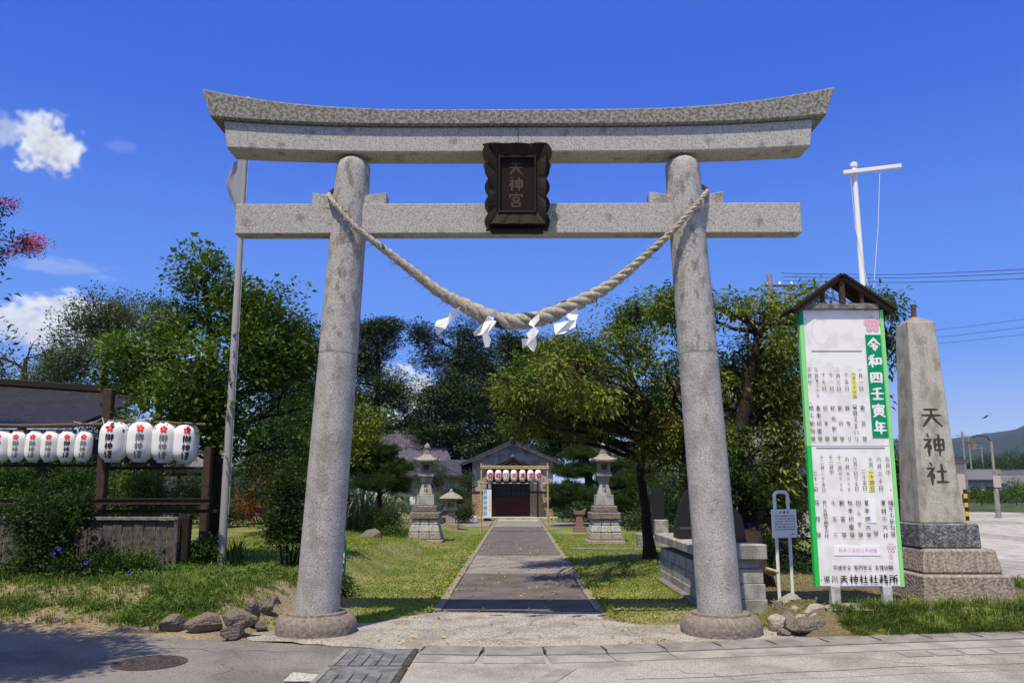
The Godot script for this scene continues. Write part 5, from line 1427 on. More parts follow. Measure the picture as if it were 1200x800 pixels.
func build_rope() -> void:
	# centre line points and radii
	var ctl := [Vector3(-2.292, 5.287, -9.9), Vector3(-2.322, 5.165, -9.72), Vector3(-2.246, 5.02, -9.5), Vector3(-2.077, 4.799, -9.42), Vector3(-1.867, 4.588, -9.42), Vector3(-1.591, 4.391, -9.5), Vector3(-1.243, 4.134, -9.6), Vector3(-0.907, 3.886, -9.66), Vector3(-0.652, 3.756, -9.69), Vector3(-0.396, 3.63, -9.69), Vector3(-0.141, 3.557, -9.69), Vector3(0.114, 3.557, -9.69), Vector3(0.41, 3.639, -9.69), Vector3(0.666, 3.754, -9.69), Vector3(0.975, 3.908, -9.68), Vector3(1.232, 4.082, -9.66), Vector3(1.484, 4.287, -9.6), Vector3(1.659, 4.432, -9.52), Vector3(1.841, 4.593, -9.43), Vector3(2.059, 4.832, -9.42), Vector3(2.238, 5.051, -9.5), Vector3(2.334, 5.197, -9.72), Vector3(2.305, 5.32, -9.9)]
	var rad := [0.026, 0.028, 0.03, 0.032, 0.036, 0.045, 0.058, 0.07, 0.086, 0.097, 0.094, 0.094, 0.094, 0.086, 0.074, 0.062, 0.051, 0.044, 0.038, 0.033, 0.03, 0.028, 0.028]
	var c := Curve3D.new()
	for i in ctl.size():
		var d: Vector3 = (ctl[mini(i + 1, ctl.size() - 1)] - ctl[maxi(i - 1, 0)]) / 6.0
		c.add_point(ctl[i], -d, d)
	var n := 300
	var total := c.get_baked_length()
	var t := thing("straw_rope", "thick twisted straw rope slung between the two gate pillars", "shrine rope", c.sample_baked(total / 2))
	var at0 := t.position
	var pts := []
	var rr := []
	var ofs := []
	for i in ctl.size(): ofs.append(c.get_closest_offset(ctl[i]))
	for i in n + 1:
		var o := total * i / n
		pts.append(c.sample_baked(o, true) - at0)
		var k := 0
		while k < ofs.size() - 2 and ofs[k + 1] < o: k += 1
		rr.append(lerpf(rad[k], rad[k + 1], clampf((o - ofs[k]) / maxf(1e-4, ofs[k + 1] - ofs[k]), 0.0, 1.0)))
	var phase := 0.0
	var ph := []
	for i in n + 1:
		ph.append(phase)
		phase += (total / n) / (rr[i] * 5.2 + 0.06) * TAU * 1.05
	var rn := RandomNumberGenerator.new()
	rn.seed = 3
	for s in 3:
		var sp := []
		var sr := []
		for i in n + 1:
			var tg: Vector3 = (pts[mini(i + 1, n)] - pts[maxi(i - 1, 0)]).normalized()
			var x := tg.cross(Vector3(0, 0, 1)).normalized()
			var y := tg.cross(x)
			var a: float = ph[i] + TAU * s / 3.0
			sp.append(pts[i] + (x * cos(a) + y * sin(a)) * rr[i] * 0.5)
			sr.append(rr[i] * 0.56 * (1.0 + rn.randf_range(-0.03, 0.03)))
		var b := MB.new()
		b.tube(sp, sr, 10)
		part("strand", b, M.straw, t)
	# loose straw ends
	var b := MB.new()
	for i in 420:
		var k := 20 + rn.randi() % (n - 40)
		var d := Vector3(rn.randfn(), rn.randfn() * 0.7 - 0.1, rn.randfn()).normalized()
		var p: Vector3 = pts[k] + d * rr[k] * 0.95
		b.tube([p, p + d * 0.03 + Vector3(rn.randf_range(-0.03, 0.03), 0.005, 0), p + d * 0.05 + Vector3(rn.randf_range(-0.09, 0.09), -0.015, 0)], [0.0035, 0.003, 0.002], 3, false)
	var fr := part("loose_straw", b, M.straw, t)
	fr.set_meta("kind", "stuff")
	# dark cloth bands wound round the rope
	for w in [[450, 5], [612, 13], [660, 12], [771, 6], [600, 12]]:
		var best := 0
		var want: Vector3 = [Vector3(-1.622, 4.412, -9.5), Vector3(0.114, 3.557, -9.69), Vector3(0.492, 3.681, -9.69), Vector3(1.659, 4.432, -9.52), Vector3(-0.192, 3.568, -9.69)][[450, 612, 660, 771, 600].find(w[0])]
		for i in n + 1:
			if absf(pts[i].x + at0.x - want.x) < absf(pts[best].x + at0.x - want.x): best = i
		b = MB.new()
		var q := []
		var qr := []
		for k in range(-w[1] / 2, w[1] / 2 + 1):
			var i: int = clampi(best + k, 0, n)
			var tg: Vector3 = (pts[i + 1] - pts[i - 1]).normalized()
			var x := tg.cross(Vector3(0, 0, 1)).normalized()
			var y := tg.cross(x)
			var a: float = ph[i] + 1.2
			q.append(pts[i] + (x * cos(a) + y * sin(a)) * rr[i] * 0.56)
			qr.append(rr[i] * 0.56)
		b.tube(q, qr, 10)
		part("cloth_binding", b, M.cloth_dark, t)
	# hanging cloth knot ends
	# folded paper streamers
	var lab := ["white folded paper streamer furthest left on the rope, blown sideways", "white folded paper streamer hanging left of the rope's lowest point", "longest white folded paper streamer, right of the rope's lowest point", "crumpled short white paper streamer furthest right on the rope"]
	var top := [Vector3(-0.671, 3.677, -9.52), Vector3(-0.249, 3.625, -9.52), Vector3(0.252, 3.583, -9.52), Vector3(0.694, 3.654, -9.52)]
	# cut outlines, in centimetres from the knot; every corner bent to its own depth
	var cuts := [[[0, 0], [-12, -7], [-14, -12], [-27, -17], [-29, -23], [-26, -33], [-17, -26], [-13, -20], [-6, -11]], [[0, 0], [-10, -6], [-14, -13], [-19, -19], [-26, -25], [-25, -29], [-16, -28], [-13, -42], [-8, -41], [-6, -33], [-10, -26], [-4, -21], [0, -13], [-4, -11], [1, -2]], [[0, 0], [-10, -7], [-12, -12], [-6, -16], [-15, -22], [-12, -28], [-20, -29], [-19, -39], [-14, -35], [-10, -41], [-6, -43], [-3, -35], [-4, -26], [0, -18], [-6, -14], [0, -7]], [[0, 0], [-10, -6], [-13, -10], [-8, -14], [-26, -18], [-25, -31], [-14, -29], [-10, -25], [-2, -22], [-1, -14], [2, -6]]]
	for i in 4:
		var s := thing("paper_streamer", lab[i], "paper streamer", top[i], 0.0, "paper streamers on the rope")
		var pl := PackedVector2Array()
		var zs := []
		for k in cuts[i].size():
			pl.append(Vector2(cuts[i][k][0], cuts[i][k][1]) * 0.0104 + Vector2(0, 0.02))
			zs.append(0.035 * sin(k * 2.1 + i) + 0.02)
		var tr := Geometry2D.triangulate_polygon(pl)
		b = MB.new()
		for k in range(0, tr.size(), 3):
			var q := []
			for m in 3: q.append(Vector3(pl[tr[k + m]].x, pl[tr[k + m]].y, zs[tr[k + m]]))
			b.tri_out(q[0], q[1], q[2], Vector3(0, 0, -5))
			var dz := Vector3(0, 0, -0.0012)
			b.tri_out(q[0] + dz, q[1] + dz, q[2] + dz, Vector3(0, 0, 5))
		part("folded_paper", b, M.paper, s)

# ------------------------------------------------------------------ notice board, pillar, signs on the right
func build_right_bank() -> void:
	var bx := 4.16
	var t := thing("notice_board", "tall white and green festival notice board with small gable roof", "notice board", Vector3(3.97, 0.255, -9.99))
	t.scale = Vector3.ONE * 0.954
	var y0 := 0.22
	var y1 := 3.66
	var b := MB.new()
	b.box(Vector3(0, (y0 + y1) / 2, -0.02), Vector3(1.04, y1 - y0, 0.05), 0.003)
	part("panel", b, M.board_white, t)
	b = MB.new(); b.box(Vector3(-0.515, (y0 + 1.9250) / 2, -0.015), Vector3(0.055, 1.9250 - y0, 0.08), 0.004); part("side_rail", b, M.green, t)
	b = MB.new(); b.box(Vector3(-0.515, (1.9200 + 3.4690) / 2, -0.015), Vector3(0.055, 3.4690 - 1.9200, 0.08), 0.004); part("side_rail", b, M.green_pale, t)
	b = MB.new(); b.box(Vector3(-0.515, (3.4750 + y1) / 2, -0.015), Vector3(0.055, y1 - 3.4750, 0.08), 0.004); part("side_rail", b, M.green_deep, t)
	b = MB.new(); b.box(Vector3(0.518, (y0 + y1) / 2, -0.015), Vector3(0.045, y1 - y0, 0.08), 0.004); part("side_rail", b, M.green_pale, t)
	for s in [-1, 1]:
		b = MB.new(); b.box(Vector3(-0.005 + s * 0.315 + 0.02, 0.1, -0.02), Vector3(0.115, 0.26, 0.09), 0.006); part("leg", b, M.white_post, t)
	# sheets pinned on, battens, the year panel and small slips
	var yj := 1.9200
	b = MB.new(); b.box(Vector3(0, (yj + y1) / 2, 0.0085), Vector3(0.975, y1 - yj - 0.01, 0.006), 0.0); part("upper_sheet", b, M.sheet, t)
	b = MB.new(); b.box(Vector3(0, (yj + y0) / 2, 0.0085), Vector3(0.975, yj - y0 - 0.03, 0.006), 0.0); part("lower_sheet", b, M.sheet, t)
	b = MB.new()
	b.box(Vector3(-0.09, 3.1260, 0.0145), Vector3(0.64, 0.007, 0.005)); part("batten_strip", b, M.ink_grey, t)
	b = MB.new()
	b.box(Vector3(0.0, 1.8990, 0.0145), Vector3(0.86, 0.008, 0.005)); part("batten_strip", b, M.ink_grey, t)
	var gr := MB.new()
	gr.box(Vector3(0.388, (3.3360 + 2.0240) / 2, 0.0155), Vector3(0.2, 3.3360 - 2.0240, 0.006), 0.002)
	part("year_panel", gr, M.green_deep, t)
	var face := on_plane(Vector3(0, 0, 0.0125), Vector3.RIGHT, Vector3.DOWN, Vector3.BACK)
	var face2 := on_plane(Vector3(0, 0, 0.0195), Vector3.RIGHT, Vector3.DOWN, Vector3.BACK)
	write_parts(t, M.white, "令和四壬寅年", face2, 0.388 - 0.082, -3.2910, 0.165, 1.28, 0.165)
	b = MB.new(); crest(b, face, 0.39, -3.4690, 0.115); part("plum_emblem", b, M.pink, t)
	b = MB.new()
	crest(b, face2, 0.41, -0.7000, 0.06, true); part("faint_seal", b, M.pink_pale, t)
	b = MB.new(); write(b, "春日", face2, 0.37, -0.6390, 0.06, 1.1, 0.13); part("faint_seal", b, M.pink_pale, t).set_meta("kind", "stuff")
	b = MB.new(); b.box(Vector3(-0.005, 0.6490, 0.0145), Vector3(0.56, 0.115, 0.005)); part("paper_slip", b, M.note_paper, t)
	b = MB.new(); b.box(Vector3(0.205, 1.1200, 0.0145), Vector3(0.1, 0.28, 0.005)); part("paper_slip", b, M.note_paper, t)
	b = MB.new(); b.box(Vector3(0.1030, 2.6880, 0.0145), Vector3(0.06, 0.31, 0.005)); part("yellow_highlight", b, M.yellow_mark, t)
	b = MB.new(); b.box(Vector3(0.2300, 1.4890, 0.0145), Vector3(0.07, 0.26, 0.005)); part("yellow_highlight", b, M.yellow_mark, t)
	b = MB.new()
	for k in 40:
		var a0 := TAU * 0.85 * k / 40.0 + 0.8
		var a1 := TAU * 0.85 * (k + 1) / 40.0 + 0.8
		var w := 0.012 + 0.012 * absf(noise.get_noise_1d(k * 3.0))
		var o0 := Vector3(cos(a0) * 0.115, sin(a0) * 0.16, 0) * (1.0 + 0.2 * noise.get_noise_1d(k * 5.0))
		var o1 := Vector3(cos(a1) * 0.115, sin(a1) * 0.16, 0) * (1.0 + 0.2 * noise.get_noise_1d(k * 5.0 + 5.0))
		var oc := Vector3(-0.27, 3.3800, 0.0122)
		b.quad(oc + o0, oc + o0 * (1.0 + w * 6.0), oc + o1 * (1.0 + w * 6.0), oc + o1)
	part("water_stain", b, M.stain_mark, t)
	for k in 8:
		b = MB.new(); b.lathe([Vector2(0.007, 0.0), Vector2(0.005, 0.004), Vector2(0.0, 0.005)], 8)
		var sc := part("screw", b, M.iron, t)
		sc.position = Vector3((k % 2 * 2 - 1) * 0.465, 0.3 + (k / 2) * 1.08, 0.0115); sc.rotation.x = PI / 2
	# columns of dates and rites: [middle, top, bottom, size, text]
	var ink := MB.new()
	for c in [[0.1900, 2.9170, 2.6120, 0.06, "一月一日"], [0.1030, 2.8510, 2.5250, 0.04, "八月り十六日"], [0.0090, 2.8510, 2.6120, 0.06, "十五日"], [-0.0940, 2.9170, 2.6120, 0.06, "二月三日"], [-0.1830, 2.8510, 2.6120, 0.06, "十一日"], [-0.2780, 2.8510, 2.6120, 0.06, "十七日"], [-0.3680, 2.9170, 2.7750, 0.058, "三月"], [-0.3640, 2.7640, 2.5360, 0.038, "春十八日"], [-0.4540, 2.9170, 2.6980, 0.058, "三月中"],
		[0.1860, 2.4280, 1.9780, 0.062, "歳旦祭"], [0.0880, 2.4390, 1.9780, 0.062, "鷽替えまいり"], [-0.0040, 2.4280, 1.9780, 0.06, "焼参り"], [-0.0980, 2.4280, 1.9780, 0.062, "節分祭"], [-0.1870, 2.4280, 1.9780, 0.062, "紀元節祭"], [-0.2830, 2.4280, 1.9780, 0.062, "祈年祭"], [-0.3720, 2.4280, 1.9780, 0.062, "春季祖靈祭"], [-0.4610, 2.4280, 1.9780, 0.062, "桃の節句祭"],
		[0.4470, 1.7880, 1.5670, 0.062, "五月中"], [0.3420, 1.7880, 1.3690, 0.062, "六月三十日"], [0.2380, 1.7880, 1.3690, 0.06, "七月二十四日"], [0.1440, 1.6400, 1.3690, 0.06, "二十五日"], [0.0430, 1.7880, 1.3690, 0.056, "八月一日り七日"], [-0.0560, 1.7880, 1.6300, 0.06, "九月"], [-0.0530, 1.5990, 1.3690, 0.036, "秋分の日"], [-0.1500, 1.8090, 1.6190, 0.058, "十一月"], [-0.1490, 1.5990, 1.3690, 0.036, "祈の土日"], [-0.2550, 1.8090, 1.5670, 0.06, "十一月中"], [-0.3670, 1.8090, 1.3580, 0.054, "十二月二十五日"], [-0.4630, 1.6090, 1.3580, 0.06, "三十一日"],
		[0.4470, 1.2550, 0.8120, 0.064, "端午の節句祭"], [0.3560, 1.2550, 0.8020, 0.064, "夏越の大祓"], [0.2380, 0.8840, 0.7920, 0.064, "祭"], [0.1490, 1.2550, 0.8020, 0.064, "夏季例大祭"], [0.0490, 1.2550, 0.8020, 0.064, "旧七夕祭"], [-0.0550, 1.2550, 0.8020, 0.064, "秋季祖靈祭"], [-0.1550, 1.2550, 0.8020, 0.064, "新嘗祭"], [-0.2560, 1.2550, 0.8020, 0.064, "七五三"], [-0.3670, 1.2550, 0.8020, 0.05, "終い天神の師走大祓"], [-0.4650, 1.2550, 0.8020, 0.064, "除夜祭"]]:
		var n: int = c[4].length()
		var gap: float = (c[1] - c[2] - c[3]) / maxf(1.0, n - 1.0) / c[3] if n > 1 else 1.0
		var sz: float = minf(c[3], (c[1] - c[2]) / n * 1.04)
		gap = (c[1] - c[2] - sz) / maxf(1.0, n - 1.0) / sz if n > 1 else 1.0
		write(ink, c[4], face2, c[0] - sz * 0.5, -c[1], sz, gap, 0.085)
	part("dates_lettering", ink, M.ink, t).set_meta("kind", "stuff")
	b = MB.new()
	var rx := -0.235
	for ch in "毎月二五日は月次祭":
		write(b, ch, face2, rx, -0.6780, 0.05, 1.0, 0.1)
		rx += 0.053
	part("red_lettering", b, M.pink, t).set_meta("kind", "stuff")
	b = MB.new()
	rx = -0.315
	for ch in "交通安全 家内安全 各種祈願":
		if ch == " ": rx += 0.03; continue
		write(b, ch, face2, rx, -0.4770, 0.053, 1.0, 0.095)
		rx += 0.056
	part("small_lettering", b, M.ink, t).set_meta("kind", "stuff")
	write_parts(t, M.ink, "梁川", face2, -0.435, -0.3510, 0.078, 1.2, 0.1, 1.0, true)
	write_parts(t, M.ink, "天神社社務所", face2, -0.245, -0.3660, 0.105, 1.15, 0.12, 1.0, true)
	# little gable roof
	var rf := MB.new()
	var pk := Vector3(0.02, 4.1, 0)
	for s in [-1, 1]:
		rf = MB.new()
		var e := Vector3(0.02 + s * 0.66, 3.63, 0)
		var p := []
		var nrm := Vector3(0.41 * s, 0.66, 0).normalized()
		for k in 8:
			var q: Vector3 = (e if k & 1 else pk) + nrm * (0.035 if (k >> 1) & 1 else 0.0)
			if not (k & 1): q.x += s * 0.001
			p.append(q + Vector3(0, 0, 0.12 if (k >> 2) & 1 else -0.45))
		rf.hexa(p, 0.005)
		part("roof_slope", rf, M.wood_dark, t)
		rf = MB.new()
		rf.bar(pk + Vector3(s * 0.02, -0.03, 0.06), e + Vector3(-s * 0.02, -0.02, 0.06), 0.045, 0.06, 0.004, Vector3.BACK)
		part("rafter", rf, M.wood_brown, t)
	b = MB.new(); b.box(Vector3(0.0, 3.7, 0.03), Vector3(0.95, 0.075, 0.07), 0.006); part("tie_beam", b, M.wood_cap, t)
	b = MB.new(); b.box(Vector3(0.02, 3.9, 0.04), Vector3(0.07, 0.33, 0.06), 0.006); part("king_post", b, M.wood_brown, t)
	for s in [-1, 1]:
		b = MB.new(); b.box(Vector3(0.02 + s * 0.25, 3.82, 0.035), Vector3(0.045, 0.17, 0.05), 0.004); part("strut", b, M.wood_brown, t)
	b = MB.new(); b.bar(Vector3(-0.62, 3.66, -0.25), Vector3(0.02, 4.09, -0.25), 0.05, 0.05); part("rafter", b, M.wood_brown, t)
	b = MB.new(); b.bar(Vector3(0.66, 3.66, -0.25), Vector3(0.02, 4.09, -0.25), 0.05, 0.05); part("rafter", b, M.wood_brown, t)

	# stone pillar with the shrine's name
	var m := thing("stone_pillar", "tall square stone pillar with carved shrine name on stepped base", "stone pillar", Vector3(5.86, 0.14, -11.9))
	b = MB.new(); b.frustum(Vector3(0.06, -0.1, 0.05), 1.24, 1.17, 0.43, 1.24, 1.17, 0.03); part("base_tier", b, M.rough_brown, m)
	b = MB.new(); b.frustum(Vector3(0.03, 0.332, 0.05), 1.06, 0.95, 0.32, 1.06, 0.95, 0.03); part("base_tier", b, M.rough_brown, m)
	b = MB.new(); b.frustum(Vector3(-0.035, 0.654, 0.03), 0.82, 0.8, 0.325, 0.82, 0.8, 0.02); part("plinth_block", b, M.split_blue, m)
	var shaft := MB.new()
	shaft.frustum(Vector3(-0.06, 0.981, 0.0), 0.6, 0.39, 2.83, 0.6, 0.39, 0.012)
	part("shaft", shaft, M.granite_pillar, m)
	b = MB.new(); b.frustum(Vector3(-0.06, 3.812, 0.0), 0.375, 0.05, 0.1, 0.375, 0.05, 0.004); part("cap", b, M.rough_brown, m)
	b = MB.new(); b.box(Vector3(-0.06, 4.0, 0.0), Vector3(0.055, 0.2, 0.06), 0.004); b.box(Vector3(-0.06, 4.03, 0.034), Vector3(0.02, 0.02, 0.01)); part("iron_pin", b, M.rust, m)
	# the front face leans back: letters follow it
	var lean := 0.105 / 2.83
	var fr := on_plane(Vector3(-0.06, 0.981, 0.3), Vector3.RIGHT, Vector3(0, -1, lean).normalized(), Vector3(0, lean, 1).normalized())
	write_parts(m, M.carved, "天神社", fr, -0.145, -1.62, 0.31, 1.28, 0.12, 0.95)
	b = MB.new(); write(b, "梁川", fr, -0.07, -2.62, 0.13, 1.2, 0.12); part("carved_crest", b, M.carved_soft, m)
	var sd := on_plane(Vector3(-0.36, 0.981, 0.0), Vector3.BACK, Vector3(lean * -1.0, -1, 0).normalized(), Vector3(-1, lean, 0).normalized())
	b = MB.new(); write(b, "明治三十年八月", sd, -0.06, -2.2, 0.1, 1.25, 0.12); part("side_inscription", b, M.carved_soft, m)

	# small white information sign on a bent pipe
	var si := thing("information_sign", "small white notice on bent white pipe stand, beside rocks", "sign", Vector3(3.49, 0.17, -11.2), 0.42)
	si.scale = Vector3.ONE * 0.964
	var pts := []
	for s in [-1, 1]:
		pts = []
	pts = [Vector3(-0.115, 0.0, 0), Vector3(-0.115, 1.3, 0)]
	for i in 7:
		var a := PI - i * PI / 12.0
		pts.append(Vector3(-0.055 + 0.06 * cos(a), 1.36 + 0.06 * sin(a), 0))
	for i in 7:
		var a := PI / 2 - i * PI / 12.0
		pts.append(Vector3(0.055 + 0.06 * cos(a), 1.36 + 0.06 * sin(a), 0))
	pts.append(Vector3(0.115, 0.0, 0))
	b = MB.new()
	var rad := []
	for p in pts: rad.append(0.024)
	b.tube(pts, rad, 10)
	part("pipe_frame", b, M.white, si)
	b = MB.new(); b.box(Vector3(0.0, 1.0, 0.04), Vector3(0.42, 0.38, 0.03), 0.004); part("panel", b, M.note_paper, si)
	b = MB.new()
	var sf := on_plane(Vector3(0, 0, 0.0555), Vector3.RIGHT, Vector3.DOWN, Vector3.BACK)
	rx = -0.09
	for ch in "天神社":
		write(b, ch, sf, rx, -1.17, 0.035, 1.0, 0.16); rx += 0.065
	var body := "五月中天神社の大祭は六月三十日安全祈願夏季例大祭新年参り家内の人々各種内社務所旧七夕日元節句祭月"
	for row in 6:
		rx = -0.175
		for k in 14:
			write(b, body[(row * 7 + k * 3) % body.length()], sf, rx, -1.11 + row * 0.036, 0.019, 1.0, 0.14); rx += 0.025
	rx = 0.08
	for ch in "社務所": write(b, ch, sf, rx, -0.865, 0.019, 1.0, 0.14); rx += 0.026
	part("lettering", b, M.ink, si)

	# granite plinth with dark stele behind the right gate pillar
	var pl := thing("stone_plinth", "long pale granite plinth wall behind right gate pillar", "plinth", Vector3(2.83, 0.0, -12.9))
	var zf := 1.98
	for course in [[0.02, 0.2], [0.2, 0.385], [0.387, 0.572]]:
		var x := 0
		var inset: float = course[0] * 0.16
		# front course: two blocks, then side blocks running back
		for k in 2:
			b = MB.new()
			b.box(Vector3(-0.16 + k * 0.36 - 0.04, (course[0] + course[1]) / 2, zf - 0.15 - inset), Vector3(0.355 - inset * 0.7, course[1] - course[0] - 0.003, 0.3), 0.006)
			part("granite_block", b, M.granite_cut, pl)
		for k in 5:
			b = MB.new()
			b.box(Vector3(0.0 - 0.2 + inset * 0.4, (course[0] + course[1]) / 2, zf - 0.305 - inset - 0.36 - k * 0.733), Vector3(0.31, course[1] - course[0] - 0.003, 0.73), 0.006)
			part("granite_block", b, M.granite_cut, pl)
	b = MB.new(); b.box(Vector3(-0.025, 0.632, zf - 0.22), Vector3(0.6, 0.115, 0.25), 0.004); part("granite_block", b, M.granite_cut, pl)
	b = MB.new(); b.box(Vector3(0.0, 0.785, zf - 0.2), Vector3(0.72, 0.19, 0.42), 0.012); part("coping", b, M.granite_cut, pl)
	for k in 4:
		b = MB.new(); b.box(Vector3(-0.2, 0.74, zf - 0.42 - 0.475 - k * 0.945), Vector3(0.42, 0.13, 0.94), 0.012); part("coping", b, M.granite_cut, pl)
	b = MB.new(); b.box(Vector3(0.17, 0.3, -0.3), Vector3(0.36, 0.58, 3.2), 0.0); part("fill", b, M.rough_dark, pl)
	b = MB.new(); b.box(Vector3(-0.3, 0.03, 0.1), Vector3(0.3, 0.1, 3.9), 0.02); part("foot_kerb", b, M.rough_dark, pl)
	var st := thing("stele", "dark polished stone slab standing on the granite plinth", "memorial stone", Vector3(2.95, 0.6, -12.2))
	b = MB.new(); b.prism(PackedVector2Array([Vector2(-0.3, 0), Vector2(0.34, 0), Vector2(0.24, 0.6), Vector2(0.14, 0.72), Vector2(-0.12, 0.76), Vector2(-0.24, 0.62)]), 0.12, -0.12); part("slab", b, M.stele, st)
	var sc := thing("stone_bench", "dark stone seat with curved sides beside the dark slab", "bench", Vector3(2.72, 0.78, -13.5))
	b = MB.new(); b.box(Vector3(0, 0.1, 0), Vector3(0.42, 0.22, 0.5), 0.03); part("seat", b, M.stele, sc)
	b = MB.new(); b.prism(PackedVector2Array([Vector2(-0.2, 0.212), Vector2(0.2, 0.212), Vector2(0.12, 0.7), Vector2(0.0, 0.78), Vector2(-0.1, 0.6)]), 0.02, -0.2); part("back", b, M.stele, sc)

	# short bamboo pipe and rocks
	var bp := thing("bamboo_pipe", "short pale bamboo pipe sticking out by the white sign", "pipe", Vector3(3.248, 0.559, -10.95))
	b = MB.new(); b.tube([Vector3(-0.08, 0.02, 0), Vector3(0, 0, 0), Vector3(0.08, -0.025, 0.02)], [0.022, 0.023, 0.022], 10); part("pipe", b, M.bamboo, bp)

func rock(size: Vector3, seed_: int, faces := 16) -> ArrayMesh:
	var r := RandomNumberGenerator.new()
	r.seed = seed_
	var f := FastNoiseLite.new()
	f.seed = seed_
	f.frequency = 1.6
	f.fractal_octaves = 4
	var planes := []
	for i in faces:
		planes.append([Vector3(r.randfn(), r.randfn() * 0.8, r.randfn()).normalized(), r.randf_range(0.5, 0.8)])
	var s := SphereMesh.new()
	s.radial_segments = 22
	s.rings = 12
	s.radius = 1.0
	s.height = 2.0
	var a := s.get_mesh_arrays()
	var vs: PackedVector3Array = a[Mesh.ARRAY_VERTEX]
	var ix: PackedInt32Array = a[Mesh.ARRAY_INDEX]
	for i in vs.size():
		var p := vs[i].normalized()
		for pl in planes:
			var d: float = p.dot(pl[0]) - pl[1]
			if d > 0.0: p -= pl[0] * d * 0.92
		p *= 1.0 + 0.07 * f.get_noise_3dv(p * 1.3)
		vs[i] = p * size * 0.62
	var st := SurfaceTool.new()
	st.begin(Mesh.PRIMITIVE_TRIANGLES)
	st.set_smooth_group(-1)
	for k in ix: st.add_vertex(vs[k])
	st.generate_normals()
	return st.commit()

